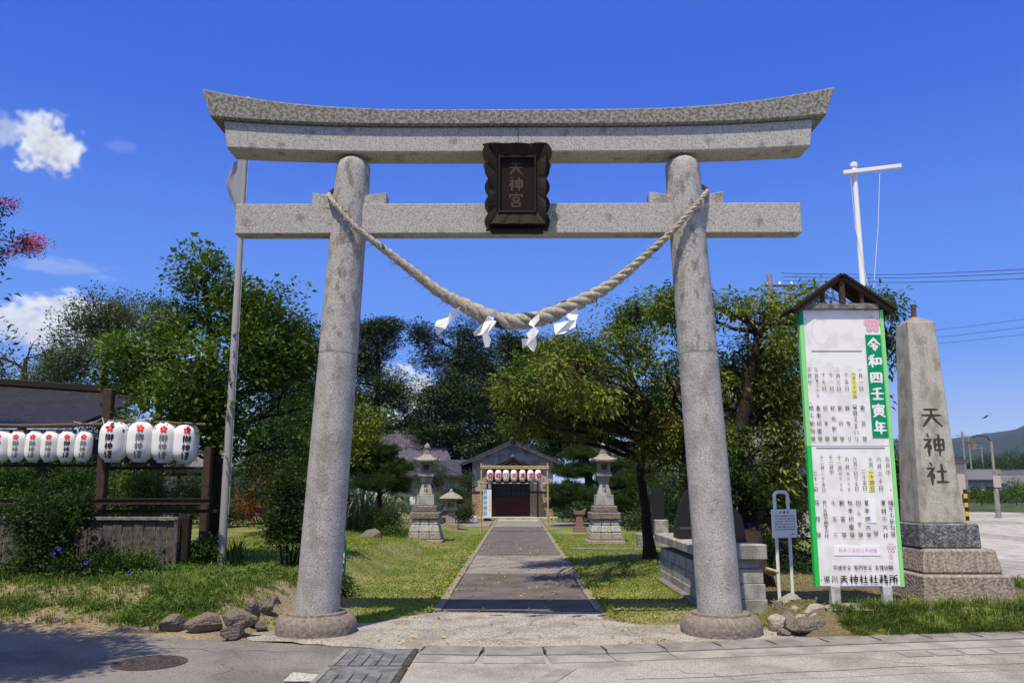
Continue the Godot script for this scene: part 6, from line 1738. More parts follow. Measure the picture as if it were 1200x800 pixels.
func build_rocks() -> void:
	var i := 0
	# [position, size, turn, material, label]
	for q in [[Vector3(-3.84, 0.03, -9.65), Vector3(0.5, 0.3, 0.4), 0.3, "rock", "brown flat rock leaning in the weeds, left of the rock edging"], [Vector3(-3.46, 0.04, -9.6), Vector3(0.62, 0.28, 0.4), 0.2, "rock", "long low grey rock at the left end of the rock edging"], [Vector3(-3.05, 0.14, -9.36), Vector3(0.55, 0.3, 0.36), -0.1, "rock", "dark slanted rock second from the left in the edging"], [Vector3(-3.03, 0.04, -9.22), Vector3(0.4, 0.24, 0.3), 0.5, "rock", "small squarish dark rock at the front of the edging"],
		[Vector3(-3.02, 0.14, -9.78), Vector3(0.3, 0.36, 0.34), 1.0, "rock", "upright dark rock in the middle of the edging"], [Vector3(-3.07, 0.1, -10.38), Vector3(0.34, 0.34, 0.4), 0.2, "rock", "dark rock behind the upright one in the edging"], [Vector3(-3.15, 0.1, -10.96), Vector3(0.36, 0.3, 0.46), 0.7, "rock", "dark rock third from the right end of the edging"], [Vector3(-3.19, 0.1, -11.44), Vector3(0.4, 0.28, 0.5), 0.4, "rock", "dark rock near the left pillar, second from the edging's end"], [Vector3(-3.25, 0.1, -12.06), Vector3(0.4, 0.28, 0.5), 0.9, "rock", "last dark rock of the edging, beside the left gate pillar"],
		[Vector3(-2.88, 0.02, -9.72), Vector3(0.2, 0.16, 0.2), 0.0, "rock", "small dark rock low in front of the edging"],
		[Vector3(-4.06, 0.28, -12.55), Vector3(0.6, 0.16, 0.34), 0.2, "rock_pale", "flat pale stone slab at the flagpole's foot"], [Vector3(-4.15, 0.02, -23.85), Vector3(0.75, 0.62, 0.5), 0.2, "rock", "grey striped boulder on the lawn beside the pampas grass"], [Vector3(-4.61, 0.02, -23.16), Vector3(0.5, 0.2, 0.4), 0.2, "rock_pale", "low tan stone on the lawn beside the left gate pillar"],
		[Vector3(3.39, 0.12, -10.79), Vector3(0.38, 0.2, 0.3), 0.2, "rock_pale", "broad tan rock topmost in the pile by the white sign"], [Vector3(3.45, 0.12, -10.5), Vector3(0.36, 0.13, 0.28), 0.1, "rock_pale", "flat pale rock on top of the pile, nearest the notice board"], [Vector3(3.28, 0.06, -10.17), Vector3(0.2, 0.2, 0.2), 0.7, "rock_pale", "round white rock at the centre of the pile"], [Vector3(3.33, 0.1, -9.91), Vector3(0.2, 0.16, 0.2), 0.4, "rock", "dark grey rock right of the round white one"],
		[Vector3(3.06, 0.03, -9.88), Vector3(0.24, 0.2, 0.22), 1.1, "rock", "brown rock at the pile's left foot"], [Vector3(3.07, 0.02, -9.6), Vector3(0.18, 0.16, 0.18), 0.3, "rock", "small rock at the pile's front foot"], [Vector3(3.19, 0.04, -9.53), Vector3(0.34, 0.2, 0.24), 0.2, "rock", "large brown rock at the pile's right foot, by the grass"], [Vector3(3.22, 0.08, -10.23), Vector3(0.2, 0.18, 0.2), 2.0, "rock", "dark rock wedged behind the round white one"], [Vector3(3.22, 0.04, -10.63), Vector3(0.12, 0.3, 0.16), 0.2, "rock", "narrow upright dark rock by the sign's left leg"],
		[Vector3(2.93, 0.02, -9.76), Vector3(0.2, 0.2, 0.2), 0.9, "rock_pale", "tan stone low at the left of the pile, near the pillar base"], [Vector3(3.21, 0.06, -9.8), Vector3(0.17, 0.15, 0.16), 1.9, "rock_pale", "small pale stone between the round white and brown rocks"], [Vector3(3.4, 0.16, -9.88), Vector3(0.24, 0.15, 0.2), 0.5, "rock_pale", "tan rock at the top right of the pile, under the board"], [Vector3(3.33, 0.08, -9.68), Vector3(0.22, 0.18, 0.2), 1.4, "rock_pale", "tan rock at the pile's right side, half in the grass"], [Vector3(2.9, 0, -9.5), Vector3(0.14, 0.12, 0.14), 1.4, "rock", "smallest dark stone at the very front of the pile"],
		[Vector3(3.87, 0.23, -9.85), Vector3(0.9, 0.08, 0.3), 0.1, "rock_pale", "flat slab of stone under the notice board"], [Vector3(4.55, 0.17, -10.36), Vector3(0.7, 0.09, 0.4), -0.1, "rock_pale", "flat slab of stone in front of the stone pillar"]]:
		i += 1
		var at: Vector3 = q[0]
		at.y += q[1].y * 0.22
		if i < 11: q[1] *= Vector3(0.7, 0.72, 0.65)
		elif i > 13 and i < 28: q[1] *= 1.1
		var o := obj("rock", rock(q[1], 40 + i), M[q[3]], null, at, q[2])
		tag(o, q[4], "rock", "edging and garden rocks")

# ------------------------------------------------------------------ stone lanterns
func stone_lantern(label: String, at: Vector3, turn := 0.0) -> Node3D:
	var t := thing("stone_lantern", label, "stone lantern", at, turn, "tall stone lanterns beside the path")
	var r := RandomNumberGenerator.new()
	r.seed = int(at.x * 100.0)
	var y := 0.0
	for q in [[1.08, 1.04, 0.12, "rough_brown"], [0.98, 0.9, 0.21, "rough_grey"], [0.88, 0.8, 0.2, "rough_pale"], [0.78, 0.74, 0.165, "rough_pale"], [0.86, 0.86, 0.2, "rough_dark"], [0.7, 0.68, 0.19, "rough_dark"]]:
		var n := 3 if q[3] == "rough_pale" or q[3] == "rough_grey" else 1
		for k in n:
			var b := MB.new()
			var w0: float = q[0] / n
			var p := []
			for c in 8:
				var sx: float = (k + (c & 1)) / float(n) - 0.5
				var up := (c >> 1) & 1
				var w: float = q[1] if up else q[0]
				p.append(Vector3(sx * w * (0.997 if n > 1 else 1.0), y + (q[2] - 0.004) * up, w * (0.5 if (c >> 2) & 1 else -0.5) + r.randf_range(-0.01, 0.01)))
			b.hexa(p, 0.025)
			part("base_stone", b, M[q[3]], t)
		y += q[2]
	var b := MB.new(); b.frustum(Vector3(0, y, 0), 0.53, 0.5, 0.31, -1, -1, 0.012); part("pedestal", b, M.granite_cut, t)
	y += 0.313
	b = MB.new(); b.frustum(Vector3(0, y, 0), 0.4, 0.24, 0.32, -1, -1, 0.01); part("shaft", b, M.granite_cut, t)
	var ln := MB.new()
	var lean := 0.08 / 0.32
	write(ln, "献燈", on_plane(Vector3(-0.055, y + 0.3, 0.125), Vector3.RIGHT, Vector3(0, -1, lean).normalized(), Vector3(0, lean, 1).normalized()), 0, 0, 0.11, 1.25, 0.15)
	part("carved_letters", ln, M.carved, t)
	y += 0.322
	b = MB.new(); b.frustum(Vector3(0, y, 0), 0.26, 0.36, 0.2, -1, -1, 0.008); part("neck", b, M.granite_cut, t)
	y += 0.202
	b = MB.new(); b.frustum(Vector3(0, y, 0), 0.45, 0.45, 0.115, -1, -1, 0.01); part("tray", b, M.granite_cut, t)
	y += 0.117
	# fire box: four corner posts round a dark hollow
	for c in [[-1, -1], [1, -1], [1, 1], [-1, 1]]:
		b = MB.new(); b.box(Vector3(c[0] * 0.145, y + 0.15, c[1] * 0.145), Vector3(0.07, 0.3, 0.07), 0.006); part("post", b, M.rough_grey, t)
	b = MB.new(); b.box(Vector3(0, y + 0.15, 0), Vector3(0.3, 0.296, 0.3)); part("fire_box", b, M.rough_grey, t)
	b = MB.new(); b.box(Vector3(0, y + 0.15, 0.152), Vector3(0.15, 0.15, 0.01)); part("window", b, M.carved, t)
	y += 0.302
	# curved roof with upturned corners
	b = MB.new()
	var rows := []
	for j in 7:
		var f := j / 6.0
		var row := []
		for k in 24:
			var a := TAU * k / 24.0 + PI / 4
			var sq := 1.0 / maxf(absf(cos(a)), absf(sin(a)))
			var rr := lerpf(0.39, 0.1, pow(f, 0.75)) * lerpf(sq, 1.0, 0.15 + 0.6 * f)
			var lift := 0.05 * pow(maxf(0.0, sq - 1.0) / 0.414, 2.0) * (1.0 - f)
			row.append(Vector3(rr * cos(a), y + 0.055 + 0.2 * f * (0.5 + 0.5 * f) + lift, -rr * sin(a)))
		rows.append(row)
	b.shade(true)
	for j in 6:
		for k in 24:
			b.quad(rows[j][k], rows[j][(k + 1) % 24], rows[j + 1][(k + 1) % 24], rows[j + 1][k])
	b.shade(false)
	for k in 24:
		var e0: Vector3 = rows[0][k]
		var e1: Vector3 = rows[0][(k + 1) % 24]
		var d := Vector3(0, -0.05, 0)
		b.quad(e0 * Vector3(0.97, 1, 0.97) + d, e1 * Vector3(0.97, 1, 0.97) + d, e1, e0)
		b.tri(Vector3(0, y + 0.004, 0), e1 * Vector3(0.97, 1, 0.97) + d, e0 * Vector3(0.97, 1, 0.97) + d)
	part("roof", b, M.rough_grey, t)
	y += 0.25
	b = MB.new(); b.lathe([Vector2(0.12, 0), Vector2(0.12, 0.05), Vector2(0.08, 0.055), Vector2(0.08, 0.1), Vector2(0.055, 0.105), Vector2(0.055, 0.13), Vector2(0.08, 0.16), Vector2(0.09, 0.2), Vector2(0.07, 0.26), Vector2(0.02, 0.31), Vector2(0.0, 0.33)], 16, Vector3(0, y, 0)); part("finial", b, M.rough_grey, t)
	return t

func small_lantern(label: String, at: Vector3, s: float) -> void:
	var t := thing("garden_lantern", label, "stone lantern", at, 0.0, "small garden lanterns")
	t.scale = Vector3.ONE
	var b := MB.new(); b.frustum(Vector3.ZERO, 0.52 * s, 0.5 * s, 0.25 * s, -1, -1, 0.015); part("base", b, M.rough_brown, t)
	b = MB.new(); b.frustum(Vector3(0, 0.253 * s, 0), 0.32 * s, 0.26 * s, 0.42 * s, -1, -1, 0.01); part("shaft", b, M.rough_grey, t)
	b = MB.new(); b.frustum(Vector3(0, 0.676 * s, 0), 0.4 * s, 0.46 * s, 0.12 * s, -1, -1, 0.01); part("tray", b, M.granite_cut, t)
	for c in [[-1, -1], [1, -1], [1, 1], [-1, 1]]:
		b = MB.new(); b.box(Vector3(c[0] * 0.15 * s, 0.93 * s, c[1] * 0.15 * s), Vector3(0.09, 0.262, 0.09) * s, 0.006); part("post", b, M.rough_grey, t)
	b = MB.new(); b.lathe([Vector2(0.38, 1.06), Vector2(0.42, 1.09), Vector2(0.28, 1.2), Vector2(0.12, 1.28), Vector2(0.07, 1.3), Vector2(0.06, 1.36), Vector2(0.0, 1.42)].map(func(v): return v * s), 12); b.box(Vector3(0, 1.07, 0) * s, Vector3(0.5, 0.03, 0.5) * s); part("roof", b, M.rough_grey, t)

# ------------------------------------------------------------------ paper lanterns
func lantern_shape(r: float, h: float) -> Array:
	var prof := []
	var n := 30
	for i in n + 1:
		var t := float(i) / n
		var y := h * (0.045 + 0.91 * t)
		var e := absf(t * 2.0 - 1.0)
		var rr := r * pow(1.0 - pow(e, 4.5) * 0.55, 0.8)
		if i % 2 == 1: rr *= 0.98
		prof.append(Vector2(rr, y))
	return prof

func paper_lantern(called: String, label: String, group: String, at: Vector3, r: float, h: float, text: String, ink: Material, face_turn: float, crest_m: Material, size: float) -> Node3D:
	var t := thing(called, label, "lantern", at, face_turn, group)
	t.rotation.z = 0.035 * sin(at.x * 37.0)
	var b := MB.new()
	b.lathe(lantern_shape(r, h), 24)
	part("paper_body", b, M.lantern_paper, t)
	var rim := MB.new()
	var rt: float = lantern_shape(r, h)[0].x
	rim.lathe([Vector2(rt * 0.7, 0.0), Vector2(rt * 1.0, 0.0), Vector2(rt * 1.0, h * 0.045), Vector2(rt * 0.7, h * 0.045)], 20)
	part("rim", rim, M.ink if text.length() == 1 else M.white_post, t)
	rim = MB.new()
	rim.lathe([Vector2(rt * 0.7, h * 0.955), Vector2(rt, h * 0.955), Vector2(rt, h), Vector2(rt * 0.7, h)], 20)
	part("rim", rim, M.white_post, t)
	rim = MB.new()
	rim.tube([Vector3(-rt * 0.8, h, 0), Vector3(-rt * 0.5, h * 1.06, 0), Vector3(rt * 0.5, h * 1.06, 0), Vector3(rt * 0.8, h, 0)], [0.004, 0.004, 0.004, 0.004], 5)
	part("handle", rim, M.wire, t)
	var wrap := func(p: Vector2, lift: float) -> Vector3:
		var f := clampf((h * 0.5 - p.y - h * 0.045) / (h * 0.91), 0.0, 1.0) if false else 0.0
		var yy: float = h * 0.5 - p.y
		var tt := clampf((yy / h - 0.045) / 0.91, 0.0, 1.0)
		var e := absf(tt * 2.0 - 1.0)
		var rr: float = r * pow(1.0 - pow(e, 4.5) * 0.55, 0.8) + lift + 0.001
		var a: float = p.x / r
		return Vector3(sin(a) * rr, yy, cos(a) * rr)
	if text == "✿":
		b = MB.new(); crest(b, wrap, 0, 0, size * 0.62); part("plum_crest", b, crest_m, t)
	else:
		var n := text.length()
		if n == 1: write_parts(t, ink, text, wrap, -size / 2, -size / 2, size, 1.0, 0.15)
		else: write_parts(t, ink, text, wrap, -size * 0.5, -h * 0.175, size, 1.1, 0.14)
		if crest_m and n > 1:
			b = MB.new(); crest(b, wrap, 0, -h * 0.3, h * 0.1); part("plum_crest", b, crest_m, t)
	return t

func build_left_bank() -> void:
	# plank fence: vertical boards under a capping rail
	var f := thing("plank_fence", "weathered grey vertical plank fence with pale capping rail", "fence", Vector3(-6.8, 0.2, -13.1))
	var r := RandomNumberGenerator.new()
	r.seed = 6
	var x := -2.2
	var i := 0
	while x < 1.46:
		var w := r.randf_range(0.15, 0.19)
		var b := MB.new()
		b.box(Vector3(x + w / 2, 0.5 + r.randf_range(-0.012, 0.012), r.randf_range(-0.008, 0.008)), Vector3(w - 0.01, 0.78, 0.022), 0.003, Basis(Vector3.UP, r.randf_range(-0.03, 0.03)))
		part("plank", b, M.wood_grey, f)
		x += w
	var b := MB.new(); b.box(Vector3(-0.36, 0.925, 0.0), Vector3(3.78, 0.05, 0.1), 0.005); part("capping_rail", b, M.wood_cap, f)
	b = MB.new(); b.box(Vector3(1.505, 0.5, 0.0), Vector3(0.065, 0.9, 0.08), 0.006); part("end_post", b, M.wood_grey, f)
	b = MB.new(); b.box(Vector3(1.6, 0.5, -0.12), Vector3(0.14, 0.95, 0.14), 0.006); part("end_post", b, M.wood_dark, f)
	# lantern racks
	var k := thing("lantern_rack", "dark timber rack of posts and rails carrying white lanterns", "lantern rack", Vector3(-6.72, 0.25, -13.5))
	b = MB.new(); b.box(Vector3(0.0, 1.46, 0), Vector3(0.145, 2.96, 0.145), 0.01); part("post", b, M.wood_brown, k)
	b = MB.new(); b.box(Vector3(1.66, 1.0, -0.1), Vector3(0.12, 2.0, 0.12), 0.01); part("post", b, M.wood_brown, k)
	b = MB.new(); b.tube([Vector3(-2.6, 2.36, 0.05), Vector3(-1.3, 2.335, 0.05), Vector3(0.0, 2.36, 0.1)], [0.03, 0.03, 0.03], 8); part("lantern_bar", b, M.rust, k)
	b = MB.new(); b.tube([Vector3(0.0, 2.42, 0.05), Vector3(1.62, 2.36, 0.0)], [0.025, 0.025], 8); part("lantern_bar", b, M.rust, k)
	b = MB.new(); b.box(Vector3(-1.4, 1.7, -0.02), Vector3(2.6, 0.05, 0.05), 0.004); part("lower_rail", b, M.wood_dark, k)
	b = MB.new(); b.box(Vector3(0.83, 1.66, -0.08), Vector3(1.5, 0.045, 0.05), 0.004); part("lower_rail", b, M.wood_dark, k)
	b = MB.new(); b.box(Vector3(-0.45, 1.12, 0.22), Vector3(4.6, 0.07, 0.06), 0.004); part("front_rail", b, M.wood_brown, k)
	b = MB.new(); b.box(Vector3(-0.45, 1.17, 0.22), Vector3(4.62, 0.026, 0.1), 0.003); part("front_rail_cap", b, M.wood_dark, k)
	b = MB.new(); b.box(Vector3(-0.2, 0.98, 0.15), Vector3(4.3, 0.05, 0.05), 0.004); part("front_rail", b, M.wood_dark, k)
	# a twist of pale cable where the bar meets the post
	b = MB.new(); b.tube([Vector3(-0.5, 2.4, 0.09), Vector3(-0.3, 2.36, 0.1), Vector3(-0.12, 2.4, 0.11), Vector3(-0.02, 2.46, 0.12), Vector3(0.03, 2.3, 0.12)], [0.008, 0.008, 0.008, 0.008, 0.008], 6); part("cable", b, M.white_post, k)
	var gx := [Vector3(-8.337, 2.252, -13.4), Vector3(-8.088, 2.252, -13.4), Vector3(-7.825, 2.252, -13.4), Vector3(-7.563, 2.252, -13.4), Vector3(-7.292, 2.252, -13.4), Vector3(-7.023, 2.252, -13.4)]
	var gl := ["small white lantern cut by the left edge of the view", "small white lantern with grey writing, second from the left edge", "small white lantern with grey writing, third from the left edge", "small white lantern with grey writing, left of the bold black one", "small white lantern with bold black writing, next to last in its row", "small white lantern with grey writing, beside the rack post"]
	for n in 6:
		var h := 0.5
		paper_lantern("paper_lantern", gl[n], "small lanterns on the left rack", gx[n] - Vector3(0, h / 2, 0), 0.134, h, "御神燈", M.ink if n in [0, 4] else M.ink_grey, [-0.05, 0.3, 0.25, 0.3, 0.5, 0.35][n], M.red, 0.084)
	var bl := [Vector3(-6.533, 2.333, -13.4), Vector3(-6.15, 2.339, -13.5), Vector3(-5.766, 2.328, -13.55), Vector3(-5.45, 2.316, -13.6)]
	var bt := ["large white lantern with bold black writing, beside the rack post", "large white lantern with pale grey writing, second from the post", "large white lantern dappled by shade, third from the post", "large white lantern with black writing, half hidden by leaves"]
	for n in 4:
		var h := 0.67
		paper_lantern("paper_lantern", bt[n], "large lanterns on the left rack", bl[n] - Vector3(0, h / 2, 0), 0.225 if n < 2 else 0.21, h, "御神燈", M.ink if n in [0, 3] else M.ink_grey, [0.1, 0.28, 0.25, 0.4][n], M.red, 0.122)
	# flagpole
	var fp := thing("flagpole", "tall grey steel flagpole with drooping pale flag", "flagpole", Vector3(-4.745, 0.27, -13.6))
	b = MB.new(); b.lathe([Vector2(0.065, 0), Vector2(0.063, 2.6), Vector2(0.06, 2.62), Vector2(0.055, 5.0), Vector2(0.05, 5.02), Vector2(0.042, 7.95), Vector2(0.0, 7.96)], 16); part("pole", b, M.steel, fp)
	b = MB.new(); b.lathe([Vector2(0.0, 7.95), Vector2(0.05, 7.97), Vector2(0.075, 8.03), Vector2(0.05, 8.09), Vector2(0.0, 8.11)], 14); part("finial", b, M.gold, fp)
	b = MB.new(); b.tube([Vector3(0.08, 0.9, 0.03), Vector3(0.075, 4.0, 0.03), Vector3(0.06, 7.8, 0.02)], [0.006, 0.006, 0.006], 4); part("halyard", b, M.white_post, fp)
	b = MB.new()
	b.shade(true)
	var cols := 9
	var rows := []
	for j in 9:
		var row := []
		for c in cols:
			var u := c / (cols - 1.0)
			var v := j / 8.0
			var reach := 0.3 * (1.0 - absf(v - 0.42) * 1.1)
			row.append(Vector3(-0.02 - u * maxf(0.03, reach), 6.98 - v * 0.85 - u * 0.12, 0.05 * sin(u * 9.0 + v * 3.0) * u + 0.04))
		rows.append(row)
	for j in 8:
		for c in cols - 1:
			b.quad(rows[j][c], rows[j + 1][c], rows[j + 1][c + 1], rows[j][c + 1])
	part("flag", b, M.cloth, fp)
	# green sign board half hidden behind the left gate pillar
	var gs := thing("green_sign", "green upright sign with rounded top behind the left pillar", "sign", Vector3(-3.02, 0.05, -14.22), 0.3)
	var o := PackedVector2Array([Vector2(-0.14, 0.1), Vector2(0.14, 0.1), Vector2(0.14, 0.62)])
	for n in 13:
		var a := PI * n / 12.0
		o.append(Vector2(0.14 * cos(a), 0.62 + 0.13 * sin(a)))
	o.append(Vector2(-0.14, 0.62))
	b = MB.new(); b.prism(o, 0.03, -0.03); part("panel", b, M.green_sign, gs)
	b = MB.new(); b.lathe([Vector2(0.045, -0.002), Vector2(0.045, 0.002), Vector2(0.0, 0.003)], 16)
	var dot := part("white_disc", b, M.white, gs); dot.position = Vector3(0.06, 0.2, 0.033); dot.rotation.x = PI / 2
	b = MB.new(); b.box(Vector3(0.06, 0.49, 0.033), Vector3(0.07, 0.11, 0.004)); b.box(Vector3(0.1, 0.39, 0.033), Vector3(0.02, 0.18, 0.004)); b.box(Vector3(-0.02, 0.35, 0.033), Vector3(0.015, 0.2, 0.004)); part("white_marks", b, M.white, gs)
	for n in 2:
		b = MB.new(); b.box(Vector3((n * 2 - 1) * 0.1, 0.04, 0), Vector3(0.03, 0.14, 0.03)); part("leg", b, M.steel, gs)
	b = MB.new(); b.tube([Vector3(0.03, 0.74, 0), Vector3(0.05, 0.84, 0), Vector3(0.09, 0.82, 0), Vector3(0.1, 0.72, 0)], [0.008, 0.008, 0.008, 0.008], 6); part("handle", b, M.bamboo, gs)

func build_road_things() -> void:
	# manhole cover
	var t := thing("manhole_cover", "round brown iron manhole cover in the dark asphalt", "manhole cover", Vector3(-3.41, 0.0, -8.03))
	var b := MB.new(); b.lathe([Vector2(0.33, 0.001), Vector2(0.33, 0.008), Vector2(0.3, 0.008), Vector2(0.3, 0.004)], 40); part("frame", b, M.iron, t)
	b = MB.new(); b.lathe([Vector2(0.293, 0.002), Vector2(0.293, 0.008), Vector2(0.0, 0.0085)], 40)
	for ring in 5:
		for k in 8 + ring * 8:
			var a := TAU * k / (8.0 + ring * 8.0)
			var rr := 0.045 + ring * 0.052
			b.box(Vector3(cos(a) * rr, 0.0095, sin(a) * rr), Vector3(0.02, 0.006, 0.02), 0.0, Basis(Vector3.UP, -a))
	part("lid", b, M.iron, t)
	# drain covers: two slabs each of grooved strips in a frame
	var lab := ["grey grooved concrete drain cover nearest the gateway", "grey grooved drain cover nearest the camera"]
	for n in 2:
		var at := [Vector3(-1.36, 0.0, -8.28), Vector3(-1.36, 0.0, -7.42)][n] as Vector3
		var d := thing("drain_cover", lab[n], "drain cover", at, 0.0, "drain covers in the road")
		var w := 0.62
		var l := 0.78
		b = MB.new(); b.box(Vector3(-w / 2 - 0.03, 0.002, 0), Vector3(0.055, 0.03, l), 0.003); part("frame_bar", b, M.kerb, d)
		b = MB.new(); b.box(Vector3(w / 2 + 0.03, 0.002, 0), Vector3(0.055, 0.03, l), 0.003); part("frame_bar", b, M.iron, d)
		b = MB.new(); b.box(Vector3(0, 0.002, -l / 2 + 0.13), Vector3(w, 0.026, 0.25), 0.004); part("end_plate", b, M.drain, d)
		for k in 5:
			b = MB.new()
			b.box(Vector3(-w / 2 + w * (k + 0.5) / 5.0, 0.002, 0.13), Vector3(w / 5.0 - 0.012, 0.026, l - 0.28), 0.004)
			part("strip", b, M.drain, d)

# ------------------------------------------------------------------ office, bamboo frame and garden things
func gable_roof(parent: Node3D, x0: float, x1: float, xp: float, ye: float, yp: float, z0: float, z1: float, th: float, m: Material, called := "roof") -> void:
	for s in [0, 1]:
		var b := MB.new()
		var e := Vector3(x1 if s else x0, ye, 0)
		var p := []
		for k in 8:
			var q: Vector3 = e if k & 1 else Vector3(xp, yp, 0)
			q.y += th * ((k >> 1) & 1)
			p.append(q + Vector3(0, 0, z0 if (k >> 2) & 1 else z1))
		b.hexa(p, 0.01)
		part(called, b, m, parent)

func build_office() -> void:
	var z := -43.6
	var t := thing("shrine_office", "single storey office with tiled gable roof and dark red doors", "building", Vector3(-0.28, 0.0, z))
	# gable front wall: base, tan panels, grey plaster up to the gable, with a door opening
	var b := MB.new(); b.box(Vector3(0.0, 0.06, 0.6), Vector3(4.6, 0.12, 1.6), 0.01); part("step", b, M.concrete_pale, t)
	for q in [[-1.6, 1.0], [1.5, 1.2]]:
		b = MB.new(); b.box(Vector3(q[0], 0.72, -0.1), Vector3(q[1], 1.2, 0.2)); part("tan_panel", b, M.plaster_tan, t)
		b = MB.new(); b.box(Vector3(q[0], 1.36, -0.08), Vector3(q[1], 0.06, 0.22)); part("dark_band", b, M.wood_dark, t)
		b = MB.new(); b.box(Vector3(q[0], 1.78, -0.1), Vector3(q[1], 0.77, 0.2)); part("wall", b, M.plaster, t)
	b = MB.new(); b.prism(PackedVector2Array([Vector2(-2.1, 2.168), Vector2(2.1, 2.168), Vector2(2.1, 2.95), Vector2(0.02, 3.86), Vector2(-2.1, 2.95)]), 0.0, -0.2); part("gable_wall", b, M.plaster, t)
	b = MB.new(); b.box(Vector3(-2.0, 1.1, -4.0), Vector3(0.2, 2.2, 7.6)); part("side_wall", b, M.plaster, t)
	b = MB.new(); b.box(Vector3(2.0, 1.1, -4.0), Vector3(0.2, 2.2, 7.6)); part("side_wall", b, M.plaster, t)
	b = MB.new(); b.box(Vector3(0, 1.6, -7.9), Vector3(4.2, 3.0, 0.2)); part("back_wall", b, M.plaster, t)
	gable_roof(t, -2.75, 2.65, 0.0, 2.72, 3.9, 0.34, -8.3, 0.1, M.roof_tile)
	for s in [-1, 1]:
		b = MB.new(); b.bar(Vector3(s * 2.6, 2.74, 0.36), Vector3(0, 3.86, 0.36), 0.04, 0.1, 0.0, Vector3.BACK); part("barge_board", b, M.roof_iron, t)
	b = MB.new(); b.box(Vector3(0, 4.03, -3.9), Vector3(0.22, 0.14, 8.9), 0.02); part("ridge", b, M.roof_tile, t)
	b = MB.new(); b.prism(PackedVector2Array([Vector2(-0.16, 3.96), Vector2(0.16, 3.96), Vector2(0.12, 4.12), Vector2(0.0, 4.22), Vector2(-0.12, 4.12)]), 0.42, 0.34); part("ridge_ornament", b, M.roof_iron, t)
	# tile ribs on the front of each slope
	for s in [-1, 1]:
		for k in 16:
			b = MB.new()
			var zz := 0.28 - k * 0.52
			b.bar(Vector3(s * 2.66, 2.84, zz), Vector3(s * 0.1, 4.0, zz), 0.09, 0.04)
			part("tile_row", b, M.roof_tile, t)
	# porch gable
	gable_roof(t, -1.3, 1.3, 0.02, 2.52, 3.08, 1.1, 0.02, 0.07, M.roof_tile, "porch_roof")
	b = MB.new(); b.prism(PackedVector2Array([Vector2(-1.0, 2.5), Vector2(1.05, 2.5), Vector2(0.02, 2.98)]), 0.9, 0.86); part("porch_gable", b, M.door_red, t)
	for s in [-1, 1]:
		b = MB.new(); b.bar(Vector3(s * 0.62 + 0.02, 2.55, 0.93), Vector3(0.02, 2.83, 0.93), 0.06, 0.05, 0.0, Vector3.BACK); part("porch_board", b, M.wood_cap, t)
		b = MB.new(); b.box(Vector3(s * 1.28, 1.3, 0.85), Vector3(0.09, 2.36, 0.09)); part("porch_post", b, M.wood_dark, t)
	b = MB.new(); b.box(Vector3(0, 2.44, 0.87), Vector3(2.7, 0.1, 0.09)); part("porch_beam", b, M.wood_dark, t)
	b = MB.new(); b.prism(PackedVector2Array([Vector2(-0.12, 3.12), Vector2(0.16, 3.12), Vector2(0.1, 3.22), Vector2(0.02, 3.3), Vector2(-0.06, 3.22)]), 1.12, 1.05); part("ridge_ornament", b, M.roof_iron, t)
	# sliding doors with lattice of panes above
	for k in 2:
		var dx := -0.6 + k * 0.99 + 0.02
		b = MB.new(); b.box(Vector3(dx, 0.62, -0.13 + k * 0.045), Vector3(1.0, 1.0, 0.04)); var dr := part("door", b, M.door_red, t)
		b = MB.new(); b.box(Vector3(dx, 1.56, -0.14 + k * 0.045), Vector3(0.94, 0.88, 0.02)); part("pane", b, M.glass_dark, dr)
		for n in 5:
			b = MB.new(); b.box(Vector3(dx - 0.48 + n * 0.24, 1.56, -0.12 + k * 0.045), Vector3(0.03, 0.88, 0.03)); part("lattice_bar", b, M.wood_dark, dr)
		for n in 4:
			b = MB.new(); b.box(Vector3(dx, 1.16 + n * 0.26, -0.115 + k * 0.045), Vector3(0.96, 0.025, 0.02)); part("lattice_bar", b, M.wood_dark, dr)
	b = MB.new(); b.box(Vector3(-0.1, 2.08, -0.1), Vector3(2.0, 0.17, 0.2)); part("door_lintel", b, M.wood_dark, t)
	# banner standing by the door
	var bn := thing("banner", "upright white and blue vertical banner beside the office door", "banner", Vector3(-1.505, 0.328, -41.3))
	bn.position.y = 0.02
	b = MB.new(); b.box(Vector3(0, 0.8, 0), Vector3(0.4, 1.4, 0.02)); part("cloth", b, M.white, bn)
	b = MB.new(); b.box(Vector3(-0.1, 0.85, 0.012), Vector3(0.17, 1.26, 0.004)); part("blue_strip", b, M.blue_pale, bn)
	write_parts(bn, M.blue_print, "日四中祖日", on_plane(Vector3(-0.185, 1.44, 0.0145), Vector3.RIGHT, Vector3.DOWN, Vector3.BACK), 0, 0, 0.17, 1.5, 0.2)
	b = MB.new()
	write(b, "一二川土十午八日", on_plane(Vector3(0.08, 1.3, 0.0115), Vector3.RIGHT, Vector3.DOWN, Vector3.BACK), 0, 0, 0.07, 1.6, 0.14); part("small_lettering", b, M.ink_grey, bn).set_meta("kind", "stuff")
	b = MB.new(); b.box(Vector3(0, 0.05, 0), Vector3(0.36, 0.12, 0.2), 0.01); part("foot", b, M.ink, bn)
	b = MB.new(); b.box(Vector3(0, 1.52, 0), Vector3(0.42, 0.04, 0.04)); part("top_rod", b, M.ink, bn)

	# left wing with lower roofs
	var w := thing("office_wing", "low wing joined to the office, dark roof and tan wall", "building", Vector3(-4.6, 0, -44.5))
	b = MB.new(); b.box(Vector3(0.2, 1.1, -1.2), Vector3(4.0, 2.2, 2.4)); part("wall", b, M.plaster, w)
	b = MB.new(); b.box(Vector3(1.9, 0.75, 0.03), Vector3(0.5, 1.3, 0.06)); part("tan_panel", b, M.plaster_tan, w)
